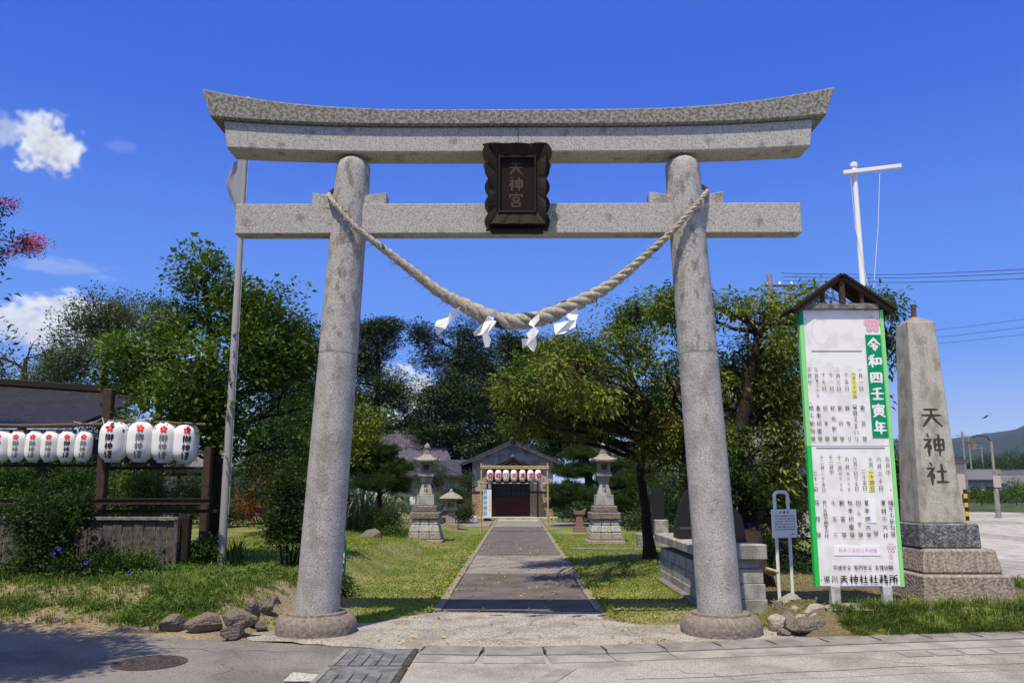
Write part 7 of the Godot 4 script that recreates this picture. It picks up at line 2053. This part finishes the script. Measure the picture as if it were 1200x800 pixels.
	b = MB.new(); b.box(Vector3(1.25, 0.8, 0.03), Vector3(0.7, 1.4, 0.06)); part("door", b, M.door_red, w)
	for k in 2:
		var p := []
		b = MB.new()
		for c in 8:
			var back := (c >> 2) & 1
			p.append(Vector3(-2.6 if not c & 1 else 2.3, (3.0 if back else 2.15) + 0.09 * ((c >> 1) & 1) if k == 0 else 3.0 + 0.1 * ((c >> 1) & 1) + 0.0, (-1.4 if back else 0.9) if k == 0 else (-1.5 if back else -1.3)))
		b.hexa(p, 0.0)
		part("roof" if k == 0 else "ridge", b, M.roof_tile if k == 0 else M.roof_iron, w)
	# main hall's big purple grey roof behind the trees
	var h := thing("main_hall", "large hall behind the trees with purple grey tiled roof", "building", Vector3(-9.5, 0, -57))
	b = MB.new(); b.box(Vector3(0, 1.7, -3), Vector3(8.0, 3.4, 6)); part("wall", b, M.plaster_white, h)
	var p := []
	for c in 8:
		var back := (c >> 2) & 1
		var wide := 5.0 if not back else 4.0
		p.append(Vector3((wide if c & 1 else -wide), (5.35 if back else 3.3) + 0.15 * ((c >> 1) & 1), -3.0 if back else 1.2))
	b = MB.new(); b.hexa(p, 0.02); part("roof", b, M.roof_purple, h)
	b = MB.new(); b.box(Vector3(0, 5.5, -3.0), Vector3(8.2, 0.28, 0.35), 0.03); part("ridge", b, M.roof_iron, h)
	for k in 40:
		b = MB.new(); var fx := -4.0 + k * 0.205
		b.bar(Vector3(fx * 1.22, 3.48, 1.15), Vector3(fx, 5.48, -2.9), 0.05, 0.03); part("tile_row", b, M.roof_purple, h)

	# bamboo frame with seven lanterns
	var fr := thing("bamboo_lantern_stand", "bamboo pole frame across the path carrying seven small lanterns", "lantern frame", Vector3(-0.13, 0, -30.5))
	for s in [-1, 1]:
		b = MB.new(); b.tube([Vector3(s * 1.21, -0.02, 0), Vector3(s * 1.21, 1.2, 0), Vector3(s * 1.205, 2.48, 0)], [0.035, 0.034, 0.03], 8)
		for k in 8: b.lathe([Vector2(0.034, 0), Vector2(0.041, 0.008), Vector2(0.034, 0.016)], 8, Vector3(s * 1.21, 0.2 + k * 0.3, 0))
		part("upright", b, M.bamboo, fr)
	for yy in [2.36, 2.3]:
		b = MB.new(); b.tube([Vector3(-1.24, yy, 0.03), Vector3(1.26, yy - 0.02, 0.03)], [0.025, 0.022], 8); part("top_pole", b, M.bamboo, fr)
	b = MB.new(); b.tube([Vector3(-1.24, 1.76, 0.03), Vector3(1.26, 1.74, 0.03)], [0.022, 0.02], 8); part("lower_pole", b, M.bamboo, fr)
	var text := "✿梁川天満宮✿"
	var said := ["small white lantern with plum crest, leftmost on the bamboo frame", "small white lantern second from left on the bamboo frame, red writing", "small white lantern third from left on the bamboo frame, three strokes", "small white lantern in the centre of the bamboo frame, red writing", "small white lantern fifth from left on the bamboo frame, red writing", "small white lantern sixth from left on the bamboo frame, red writing", "small white lantern with plum crest, rightmost on the bamboo frame"]
	for k in 7:
		paper_lantern("paper_lantern", said[k], "lanterns on the bamboo frame", Vector3(-0.13 - 0.87 + k * 0.293 - 0.02, 1.8, -30.45), 0.118, 0.44, text[k], M.red, [0.1, 0.0, -0.1, 0.05, -0.1, 0.15, 0.3][k], M.red, 0.19)

	# stone lanterns
	stone_lantern("tall stone lantern on stepped base, left of the path", Vector3(-2.72, 0.0, -24.95))
	stone_lantern("tall stone lantern on stepped base, right of the path", Vector3(2.52, 0.0, -24.75), 0.04)
	small_lantern("small stone lantern with cap roof, beside the left tall lantern", Vector3(-2.52, 0, -31.67), 1.1)
	small_lantern("small stone lantern in the shade, left of the left tall lantern", Vector3(-5.43, 0, -34.32), 1.05)
	# pale stones and posts in the left shade
	var said2 := ["white stone post in the shade beside the pampas grass", "grey stone post with round head in the shade", "white box on post beside the left tall lantern"]
	var spot := [Vector3(-6.55, 0, -39.3), Vector3(-5.56, 0, -39.31), Vector3(-4.92, 0, -39.31)]
	for k in 3:
		var sp := thing("stone_post", said2[k], "stone post", spot[k], 0.0, "pale posts in the shade")
		b = MB.new()
		if k == 0: b.frustum(Vector3.ZERO, 0.16, 0.13, 1.0, -1, -1, 0.02)
		if k == 1: b.frustum(Vector3.ZERO, 0.3, 0.22, 0.8, -1, -1, 0.03)
		if k == 2: b.box(Vector3(0, 0.4, 0), Vector3(0.06, 0.8, 0.06))
		part("post", b, M.rough_pale if k < 2 else M.white_post, sp)
		b = MB.new()
		if k == 1: b.lathe([Vector2(0.1, 0.8), Vector2(0.17, 0.9), Vector2(0.16, 1.0), Vector2(0.08, 1.1), Vector2(0, 1.12)], 14)
		else: b.box(Vector3(0, 1.0 if k == 0 else 0.98, 0), Vector3(0.18, 0.06, 0.18) if k == 0 else Vector3(0.26, 0.36, 0.2), 0.01)
		part("head", b, M.rough_pale if k < 2 else M.white, sp)
	var gb := thing("low_stone_kerb", "low pale stone edging in the shade behind the left lantern", "stone edging", Vector3(-7.24, 0, -38.37))
	for k in 5:
		b = MB.new(); b.box(Vector3(k * 0.92, 0.12, 0), Vector3(0.9, 0.26, 0.25), 0.02); part("kerb_stone", b, M.rough_grey, gb)
	var fs := thing("foot_stone", "flat grey stone under the round clipped shrub by the office", "stone", Vector3(-2.42, 0, -39.33))
	b = MB.new(); b.frustum(Vector3.ZERO, 1.2, 1.0, 0.3, 0.9, 0.7, 0.05); part("block", b, M.rough_pale, fs)
	# red stone table and white ox
	var rs := thing("red_stone_stand", "reddish stone stand with saddle shaped top on the right lawn", "stone stand", Vector3(2.21, 0, -30.51))
	b = MB.new(); b.frustum(Vector3.ZERO, 0.46, 0.42, 0.22, 0.4, 0.36, 0.015); part("base", b, M.pink_stone, rs)
	b = MB.new(); b.frustum(Vector3(0, 0.222, 0), 0.28, 0.22, 0.42, -1, -1, 0.01); part("stem", b, M.pink_stone, rs)
	b = MB.new(); b.prism(PackedVector2Array([Vector2(-0.18, 0.644), Vector2(0.18, 0.644), Vector2(0.24, 0.86), Vector2(0.12, 0.78), Vector2(0.0, 0.76), Vector2(-0.12, 0.78), Vector2(-0.24, 0.86)]), 0.15, -0.15); part("top", b, M.pink_stone, rs)
	var ox := thing("ox_statue", "small white reclining ox statue with dark head, right lawn", "statue", Vector3(2.83, 0, -46.07))
	var body := obj("body", rock(Vector3(0.55, 0.34, 0.34), 501, 2), M.white_post, ox, Vector3(0.05, 0.5, 0))
	obj("head", rock(Vector3(0.24, 0.22, 0.22), 502, 2), M.white_post, ox, Vector3(-0.2, 0.68, 0.1))
	for s in [-1, 1]:
		b = MB.new(); b.tube([Vector3(-0.2 + s * 0.05, 0.74, 0.1), Vector3(-0.2 + s * 0.12, 0.8, 0.1), Vector3(-0.2 + s * 0.13, 0.87, 0.1)], [0.02, 0.016, 0.006], 6); part("horn", b, M.ink, ox)
	b = MB.new(); b.box(Vector3(0, 0.18, 0), Vector3(0.7, 0.34, 0.5), 0.02); part("plinth", b, M.rough_dark, ox)
	# pale granite memorial block behind the cherry trunk
	var gm := thing("memorial_block", "pale granite block and low bench behind the slim cherry trunk", "memorial stone", Vector3(3.98, 0, -23.52))
	b = MB.new(); b.box(Vector3(0.0, 0.14, 0.1), Vector3(0.95, 0.28, 0.5), 0.015); part("slab", b, M.granite_cut, gm)
	b = MB.new(); b.box(Vector3(0.0, 0.5, -0.05), Vector3(0.36, 0.43, 0.3), 0.015); part("block", b, M.granite_cut, gm)
	b = MB.new(); b.box(Vector3(-0.62, 0.18, 0.25), Vector3(0.2, 0.36, 0.5), 0.015); part("end_stone", b, M.rough_grey, gm)
	var ds := thing("dark_stele", "tall dark memorial slab standing behind the granite block", "memorial stone", Vector3(4.39, 0, -26.56))
	b = MB.new(); b.prism(PackedVector2Array([Vector2(-0.17, 0), Vector2(0.17, 0), Vector2(0.19, 1.5), Vector2(0.1, 1.68), Vector2(-0.08, 1.72), Vector2(-0.18, 1.55)]), 0.12, -0.12); part("slab", b, M.stele, ds)

# ------------------------------------------------------------------ around the garden
func house(called: String, label: String, at: Vector3, turn: float, w: float, d: float, eave: float, rise: float, wall_m: Material, roof_m: Material, wins: Array, group := "", gable_wins := []) -> void:
	var t := thing(called, label, "house", at, turn, group)
	var b := MB.new(); b.box(Vector3(0, eave / 2, 0), Vector3(w, eave, d)); part("wall", b, wall_m, t)
	# ridge runs along x
	for s in [-1, 1]:
		b = MB.new()
		var p := []
		for c in 8:
			var low := (c >> 2) & 1
			p.append(Vector3((w * 0.5 + 0.45) * (1 if c & 1 else -1), (eave - 0.12 if low else eave + rise) + 0.14 * ((c >> 1) & 1), s * (d * 0.5 + 0.6) if low else s * 0.002))
		b.hexa(p, 0.0)
		part("roof", b, roof_m, t)
	for s in [-1, 1]:
		b = MB.new()
		b.prism(PackedVector2Array([Vector2(-d / 2, eave + 0.002), Vector2(d / 2, eave + 0.002), Vector2(0, eave + rise - 0.06)]), 0.1, -0.1, Transform3D(Basis(Vector3.UP, PI / 2), Vector3(s * (w / 2 - 0.1), 0, 0)))
		part("gable", b, wall_m, t)
	b = MB.new(); b.box(Vector3(0, eave + rise + 0.16, 0), Vector3(w + 0.9, 0.18, 0.3), 0.02); part("ridge", b, roof_m, t)
	for q in gable_wins:
		b = MB.new(); b.box(Vector3(w / 2 + 0.02, q[1], q[0]), Vector3(0.08, q[3] + 0.14, q[2] + 0.14)); var gf := part("window", b, M.wood_cap, t)
		b = MB.new(); b.box(Vector3(w / 2 + 0.065, q[1], q[0]), Vector3(0.02, q[3], q[2])); part("pane", b, M.glass_dark, gf)
	for q in wins:
		b = MB.new(); b.box(Vector3(q[0], q[1], d / 2 + 0.02), Vector3(q[2] + 0.14, q[3] + 0.14, 0.08)); var fr := part("window", b, M.wood_cap, t)
		b = MB.new(); b.box(Vector3(q[0], q[1], d / 2 + 0.065), Vector3(q[2], q[3], 0.02)); part("pane", b, M.glass_dark, fr)
		b = MB.new(); b.box(Vector3(q[0], q[1], d / 2 + 0.08), Vector3(0.05, q[3], 0.03)); part("mullion", b, M.wood_cap, fr)

func build_surroundings() -> void:
	var b := MB.new()
	# dark roofed building on the left behind the lantern rack
	var t := thing("dark_roofed_house", "house with dark iron roof behind the small lanterns", "house", Vector3(-14.2, 0, -22.5), 0.0)
	b = MB.new(); b.box(Vector3(-1.5, 1.45, -2.5), Vector3(8.0, 2.9, 5.0)); part("wall", b, M.wood_dark, t)
	var p := []
	for c in 8:
		var back := (c >> 2) & 1
		p.append(Vector3((3.1 if back else 2.75) if c & 1 else -8.0, ((4.3 + (0.75 if not c & 1 else 0.0)) if back else 3.1) + 0.08 * ((c >> 1) & 1), -2.4 if back else 1.2))
	b = MB.new(); b.hexa(p, 0.01); part("roof", b, M.roof_dark, t)
	b = MB.new(); b.bar(Vector3(3.2, 4.42, -2.4), Vector3(-8.0, 5.2, -2.4), 0.35, 0.2, 0.02); part("ridge", b, M.wood_dark, t)
	b = MB.new(); b.box(Vector3(3.0, 4.2, -2.2), Vector3(0.22, 0.7, 0.22), 0.01); part("ridge_end", b, M.wood_brown, t)
	b = MB.new(); b.box(Vector3(-2.5, 3.02, 1.2), Vector3(10.6, 0.1, 0.12)); part("eave_board", b, M.wood_brown, t)
	# long low hall with grey roof behind the leafy tree
	var lh := thing("low_hall", "long low building with grey roof and small white gables behind flagpole", "building", Vector3(-12.58, 0, -39.26))
	b = MB.new(); b.box(Vector3(-1.4, 1.25, -2), Vector3(10.0, 2.5, 3.6)); part("wall", b, M.cream, lh)
	p = []
	for c in 8:
		var back := (c >> 2) & 1
		p.append(Vector3(4.2 if c & 1 else -7.0, (3.35 if back else 2.45) + 0.09 * ((c >> 1) & 1), -2.0 if back else 0.7))
	b = MB.new(); b.hexa(p, 0.01); part("roof", b, M.roof_iron, lh)
	b = MB.new(); b.box(Vector3(-1.4, 3.46, -2.0), Vector3(11.3, 0.14, 0.25)); part("ridge", b, M.plaster_white, lh)
	for k in 2:
		b = MB.new(); b.prism(PackedVector2Array([Vector2(-1.0, 2.62), Vector2(1.0, 2.62), Vector2(0, 3.1)]), 0.55, 0.3, Transform3D(Basis.IDENTITY, Vector3(0.7 + k * 2.2, 0, 0.1))); part("gable", b, M.cream, lh)
		for s in [-1, 1]:
			b = MB.new(); b.bar(Vector3(0.7 + k * 2.2 + s * 1.1, 2.6, 0.5), Vector3(0.7 + k * 2.2, 3.16, 0.5), 0.5, 0.06); part("gable_roof", b, M.roof_red if k else M.roof_dark, lh)
	b = MB.new(); b.box(Vector3(-1.4, 2.2, -0.15), Vector3(10.0, 0.12, 0.12)); part("beam", b, M.wood_dark, lh)
	for k in 12:
		b = MB.new(); b.box(Vector3(-5.95 + k * 0.85, 1.1, -0.15), Vector3(0.1, 2.2, 0.1)); part("post", b, M.wood_dark, lh)
	# white house on the right behind the cherries
	house("white_house", "white two storey house with orange tiled roof behind the cherries", Vector3(10.53, 2.019, -38) * Vector3(1, 0, 1), -PI / 2 - 0.25, 7.5, 5.6, 3.9, 1.6, M.cream, M.roof_red, [[0.0, 1.4, 1.4, 1.0]], "", [[0.3, 4.3, 0.9, 0.75], [1.6, 1.4, 1.2, 1.1], [-1.4, 1.4, 1.2, 1.1]])
	house("grey_roofed_house", "pale house with grey roof just left of the notice board", Vector3(10.075, 1.931, -30) * Vector3(1, 0, 1), -0.3, 3.4, 5.0, 2.6, 1.1, M.plaster_white, M.roof_iron, [[0.0, 1.5, 1.0, 0.9]])
	house("orange_roofed_house", "house with orange roof glimpsed left of the right gate pillar", Vector3(10.192, 2.174, -52) * Vector3(1, 0, 1), 0.1, 3.6, 6.0, 4.6, 1.5, M.plaster_white, M.roof_red, [[0.0, 3.4, 1.2, 0.9]])
	# houses down the side street
	house("tiled_house", "house with wide grey tiled roof beyond the guard fence", Vector3(76.949, 2.443, -140) * Vector3(1, 0, 1), -0.42, 5.0, 6.0, 2.9, 1.5, M.plaster, M.roof_iron, [[1.1, 1.2, 1.4, 0.9], [-1.1, 1.2, 1.4, 0.9]], "far houses beside the side street")
	house("tiled_house", "house with bluish roof at the far right edge", Vector3(101.216, 3.527, -175) * Vector3(1, 0, 1), -0.62, 6.5, 7.0, 3.4, 1.6, M.plaster_white, M.roof_purple, [[-2.0, 1.5, 1.6, 1.0], [2.0, 1.5, 1.6, 1.0]], "far houses beside the side street")
	house("tiled_house", "dark roofed far house left of the street lamp", Vector3(121.098, 3.968, -215) * Vector3(1, 0, 1), -0.35, 9.0, 9.0, 4.6, 2.0, M.plaster, M.roof_tile, [[0.0, 2.0, 2.0, 1.0]], "far houses beside the side street")
	house("tiled_house", "farthest grey roofed house right of the street lamp", Vector3(154.05, 4.463, -260) * Vector3(1, 0, 1), -0.5, 14.0, 9.0, 6.0, 2.4, M.plaster_white, M.roof_purple, [[0.0, 2.0, 2.0, 1.0]], "far houses beside the side street")
	house("tiled_house", "low grey roofed house in the right foreground of the side street", Vector3(67.394, 2.811, -110) * Vector3(1, 0, 1), -0.6, 5.0, 6.0, 1.5, 0.6, M.plaster, M.roof_iron, [[0.0, 0.9, 1.4, 0.7]], "far houses beside the side street")
	var far_said := ["tiny far house with pale wall just right of the striped post", "tiny far house with dark roof left of the street lamp's arm", "tiny far house with white wall under the hills, near the right edge", "tiny far house with purple roof right of the street lamp", "tiny far house with grey roof lowest at the right edge"]
	var far_at := [Vector3(102.223, 3.693, -190), Vector3(143.081, 4.353, -250), Vector3(126.119, 3.912, -210), Vector3(117.29, 3.802, -200), Vector3(77.549, 3.031, -130)]
	for k in 5:
		var q := far_at[k] as Vector3
		house("far_house", far_said[k], q * Vector3(1, 0, 1), [-0.2, -0.7, -0.4, -0.9, -0.5][k], [6.0, 9.0, 8.0, 7.0, 5.0][k], 5.5, [3.4, 6.0, 4.8, 3.6, 2.2][k], [1.4, 2.2, 2.0, 1.8, 1.2][k], [M.cream, M.plaster, M.plaster_white, M.plaster_white, M.plaster][k], [M.roof_iron, M.roof_tile, M.roof_dark, M.roof_purple, M.roof_iron][k], [[0.0, 1.3, 1.5, 0.8]], "far houses beside the side street")
	var said := ["far dark tree clump beyond the roofs, behind the street lamp", "far dark tree clump at the right edge below the hills", "far dark tree clump right of the stone pillar", "far dark tree clump between the lamp and right edge"]
	for k in 4:
		var u := [Vector3(112.284, 6.207, -200), Vector3(126.457, 7.068, -210), Vector3(94.649, 5.386, -180), Vector3(133.777, 6.897, -230)][k] as Vector3
		tree("far_tree", said[k], "far trees below the hills", [u * Vector3(1, 0, 1), u * Vector3(1, 0.5, 1), u * Vector3(1, 0.8, 1)], 0.4, [[u, 6.0, 3.0], [u + Vector3(7, -1, 0), 5.0, 2.6], [u + Vector3(-7, -1.5, 3), 5.0, 2.4], [u + Vector3(0, -4, 0), 10.0, 3.0]], "fine", 1.1, 1.5, [Color(0.03, 0.055, 0.02), Color(0.06, 0.09, 0.03)], 60 + k, 0.0, null, null, 1)
	# guard fence of dark rails
	var gf := thing("guard_fence", "low dark guard fence across the end of the side street", "fence", Vector3(40.53, 0, -76.91))
	for k in 10:
		b = MB.new(); b.box(Vector3(k * 1.6, 0.55, 0), Vector3(0.1, 1.1, 0.1)); part("post", b, M.iron, gf)
	for yy in [0.3, 0.7, 1.05]:
		b = MB.new(); b.box(Vector3(7.2, yy, 0), Vector3(14.5, 0.12, 0.06)); part("rail", b, M.iron, gf)
	# beige shed and striped pole beside the stone pillar
	var sh := thing("beige_shed", "narrow beige shed with blue grey roof behind the stone pillar", "shed", Vector3(20.34, 0, -39.49))
	b = MB.new(); b.box(Vector3(-0.1, 1.35, -0.8), Vector3(1.5, 2.7, 1.6), 0.01); part("wall", b, M.cream, sh)
	b = MB.new(); b.box(Vector3(-0.1, 2.8, -0.8), Vector3(1.8, 0.2, 2.0), 0.02); part("roof", b, M.roof_purple, sh)
	b = MB.new(); b.box(Vector3(0.55, 1.1, 0.05), Vector3(0.25, 0.4, 0.12), 0.01); part("meter_box", b, M.rust, sh)
	var sp := thing("striped_post", "yellow and black striped guard post beside the beige shed", "post", Vector3(19.51, 0, -36.82))
	for k in 8:
		b = MB.new(); b.lathe([Vector2(0.075, k * 0.19), Vector2(0.075, k * 0.19 + 0.19)], 10); part("band", b, M.yellow_stripe if k % 2 == 0 else M.ink, sp)
	# street lamp: bent post with hanging lantern head
	var sl := thing("street_lamp", "old style street lamp with hanging lantern head", "street lamp", Vector3(25.47, 0, -44.96))
	b = MB.new(); b.lathe([Vector2(0.14, 0), Vector2(0.13, 1.5), Vector2(0.075, 1.55), Vector2(0.065, 4.05), Vector2(0.0, 4.06)], 10); part("post", b, M.concrete, sl)
	b = MB.new(); b.tube([Vector3(0, 4.0, 0), Vector3(-0.2, 4.3, 0), Vector3(-0.7, 4.36, 0), Vector3(-0.95, 4.25, 0)], [0.04, 0.04, 0.035, 0.03], 8); part("arm", b, M.iron, sl)
	b = MB.new(); b.lathe([Vector2(0.08, 3.62), Vector2(0.14, 3.64), Vector2(0.2, 3.95)], 6, Vector3(-0.95, 0, 0)); part("lantern_glass", b, M.cream, sl)
	b = MB.new(); b.lathe([Vector2(0.36, 3.94), Vector2(0.3, 4.0), Vector2(0.12, 4.16), Vector2(0.03, 4.22)], 6, Vector3(-0.95, 0, 0)); part("lantern_cap", b, M.iron, sl)
	b = MB.new(); b.box(Vector3(0.05, 1.9, 0.1), Vector3(0.4, 0.6, 0.05), 0.01); part("small_sign", b, M.cream, sl)
	# tall white mast with a yard behind the notice board
	var ms := thing("mast", "white steel mast with slanting yard at its top", "flagpole", Vector3(8.55, 0, -20))
	b = MB.new(); b.lathe([Vector2(0.085, 0), Vector2(0.08, 6.0), Vector2(0.07, 6.05), Vector2(0.062, 9.62), Vector2(0.09, 9.63), Vector2(0.09, 9.72), Vector2(0.0, 9.76)], 14); part("pole", b, M.white, ms)
	b = MB.new(); b.bar(Vector3(-0.33, 9.42, 0.1), Vector3(1.15, 9.6, 0.1), 0.09, 0.1, 0.01); part("yard", b, M.white, ms)
	b = MB.new(); b.tube([Vector3(-0.15, 9.4, 0.1), Vector3(-0.1, 8.0, 0.05), Vector3(0.08, 6.5, 0.1)], [0.008, 0.008, 0.008], 4); b.tube([Vector3(0.6, 9.45, 0.1), Vector3(0.45, 8.0, 0.1), Vector3(0.2, 6.3, 0.1)], [0.008, 0.008, 0.008], 4); b.tube([Vector3(0.35, 9.48, 0.1), Vector3(0.6, 9.4, 0.1), Vector3(0.9, 9.54, 0.1)], [0.01, 0.01, 0.01], 4); part("lines", b, M.white, ms)
	# power pole and wires
	var pp := thing("power_pole", "concrete power pole rising above the cherry, left of the board", "power pole", Vector3(15.003, 2.13, -48) * Vector3(1, 0, 1))
	b = MB.new(); b.lathe([Vector2(0.2, 0), Vector2(0.16, 14.1), Vector2(0.0, 14.12)], 12); part("pole", b, M.concrete, pp)
	b = MB.new(); b.box(Vector3(0.6, 13.4, 0), Vector3(1.8, 0.1, 0.1)); part("cross_arm", b, M.iron, pp)
	b = MB.new(); b.box(Vector3(0.25, 12.4, 0.1), Vector3(0.4, 0.7, 0.4), 0.05); part("transformer", b, M.concrete, pp)
	for k in 3:
		b = MB.new(); b.lathe([Vector2(0.05, 13.45), Vector2(0.09, 13.5), Vector2(0.06, 13.65), Vector2(0.0, 13.68)], 8, Vector3(-0.1 + k * 0.7, 0, 0)); part("insulator", b, M.white, pp)
	var ends := [[Vector3(15.731, 14.176, -48), Vector3(21.096, 12.924, -44), Vector3(24.894, 11.321, -36), "uppermost overhead wire crossing behind the white mast"], [Vector3(15.821, 13.966, -48), Vector3(21.08, 12.732, -44), Vector3(24.871, 11.125, -36), "second overhead wire crossing behind the white mast"], [Vector3(15.806, 13.705, -48), Vector3(21.061, 12.493, -44), Vector3(24.839, 10.851, -36), "third overhead wire crossing behind the white mast"],
		[Vector3(40.736, 18.182, -90), Vector3(40.244, 15.968, -75), Vector3(41.079, 14.299, -60), "upper of the overhead wires right of the stone pillar"], [Vector3(40.676, 17.418, -90), Vector3(40.178, 15.251, -75), Vector3(41.003, 13.657, -60), "middle overhead wire right of the stone pillar"], [Vector3(40.617, 16.656, -90), Vector3(40.126, 14.694, -75), Vector3(40.936, 13.082, -60), "lower overhead wire right of the stone pillar"]]
	for e in ends:
		var pts := []
		var rr := []
		for i in 21:
			var f := i / 20.0
			var q: Vector3 = e[0].lerp(e[1], f * 2.0) if f < 0.5 else e[1].lerp(e[2], f * 2.0 - 1.0)
			var sm: Vector3 = e[0] * (1 - f) * (1 - f) + e[1] * 2.0 * f * (1 - f) + e[2] * f * f
			pts.append(sm.lerp(q, 0.3) - e[0]); rr.append(0.016)
		b = MB.new(); b.tube(pts, rr, 5)
		var o := part("overhead_wire", b, M.wire)
		o.position = e[0]
		tag(o, e[3], "wire", "overhead wires")
	for k in 3:
		var q := [Vector3(63.956, 2.922, -120), Vector3(81.005, 3.252, -150), Vector3(105.291, 3.692, -190)][k] as Vector3
		var fp := thing("utility_pole", ["near pale utility pole among the far roofs", "thin utility pole left of the street lamp, mid distance", "farthest thin utility pole below the hills"][k], "power pole", q * Vector3(1, 0, 1), 0.0, "far utility poles")
		var ph: float = [9.5, 10.5, 11.0][k]
		b = MB.new(); b.lathe([Vector2(0.17, 0), Vector2(0.13, ph), Vector2(0, ph + 0.02)], 8); part("pole", b, M.concrete, fp)
		b = MB.new(); b.box(Vector3(0, ph - 0.6, 0), Vector3(1.8, 0.1, 0.1)); part("cross_arm", b, M.concrete, fp)
	# a bird gliding over the hills
	var bd := thing("bird", "small dark bird gliding above the hills", "bird", Vector3(33.805, 6.635, -60))
	b = MB.new(); b.tube([Vector3(-0.2, -0.12, 0), Vector3(-0.08, -0.04, 0), Vector3(0.06, 0.03, 0), Vector3(0.16, 0.1, 0)], [0.02, 0.06, 0.06, 0.02], 8); part("body", b, M.feather, bd)
	for s in [-1, 1]:
		b = MB.new()
		b.hexa([Vector3(-0.06, -0.03, 0.02 * s), Vector3(0.08, 0.05, 0.02 * s), Vector3(-0.06, -0.01, 0.02 * s), Vector3(0.08, 0.07, 0.02 * s), Vector3(0.1 * s, 0.12 * s, 0.5 * s), Vector3(0.14 * s + 0.03, 0.15 * s, 0.5 * s), Vector3(0.1 * s, 0.13 * s, 0.5 * s), Vector3(0.14 * s + 0.03, 0.16 * s, 0.5 * s)], 0.0)
		part("wing", b, M.feather, bd)

# ------------------------------------------------------------------
func _ready() -> void:
	var cam := Camera3D.new()
	cam.name = "camera"
	add_child(cam)
	cam.position = Vector3(0, 1.6, 0)
	cam.rotation_degrees = Vector3(10.0, 0.41, 0)
	cam.fov = 44.82
	cam.near = 0.05
	cam.far = 5000.0
	cam.current = true
	var env := Environment.new()
	env.background_mode = Environment.BG_SKY
	env.sky = Sky.new()
	var sky := PanoramaSkyMaterial.new()
	sky.panorama = make_sky()
	env.sky.sky_material = sky
	env.tonemap_mode = Environment.TONE_MAPPER_LINEAR
	env.tonemap_exposure = 1.1
	env.fog_enabled = true
	env.fog_density = 0.0001
	env.fog_light_color = Color(0.62, 0.72, 0.88)
	env.ssao_enabled = true
	env.ssil_enabled = true
	env.sdfgi_enabled = true
	var we := WorldEnvironment.new()
	we.name = "world"
	we.environment = env
	add_child(we)
	var sun := DirectionalLight3D.new()
	sun.name = "sun"
	sun.light_energy = 1.6
	sun.light_color = Color(1.0, 0.945, 0.85)
	sun.light_angular_distance = 0.5
	sun.shadow_enabled = true
	add_child(sun)
	sun.look_at_from_position(Vector3.ZERO, Vector3(0.17, -1.0, -0.405), Vector3.UP)

	make_materials()
	make_glyphs()
	build_ground()
	build_hills()
	build_torii()
	build_office()
	build_surroundings()
	build_right_bank()
	build_left_bank()
	build_rocks()
	build_road_things()
	build_trees()
	build_grass()
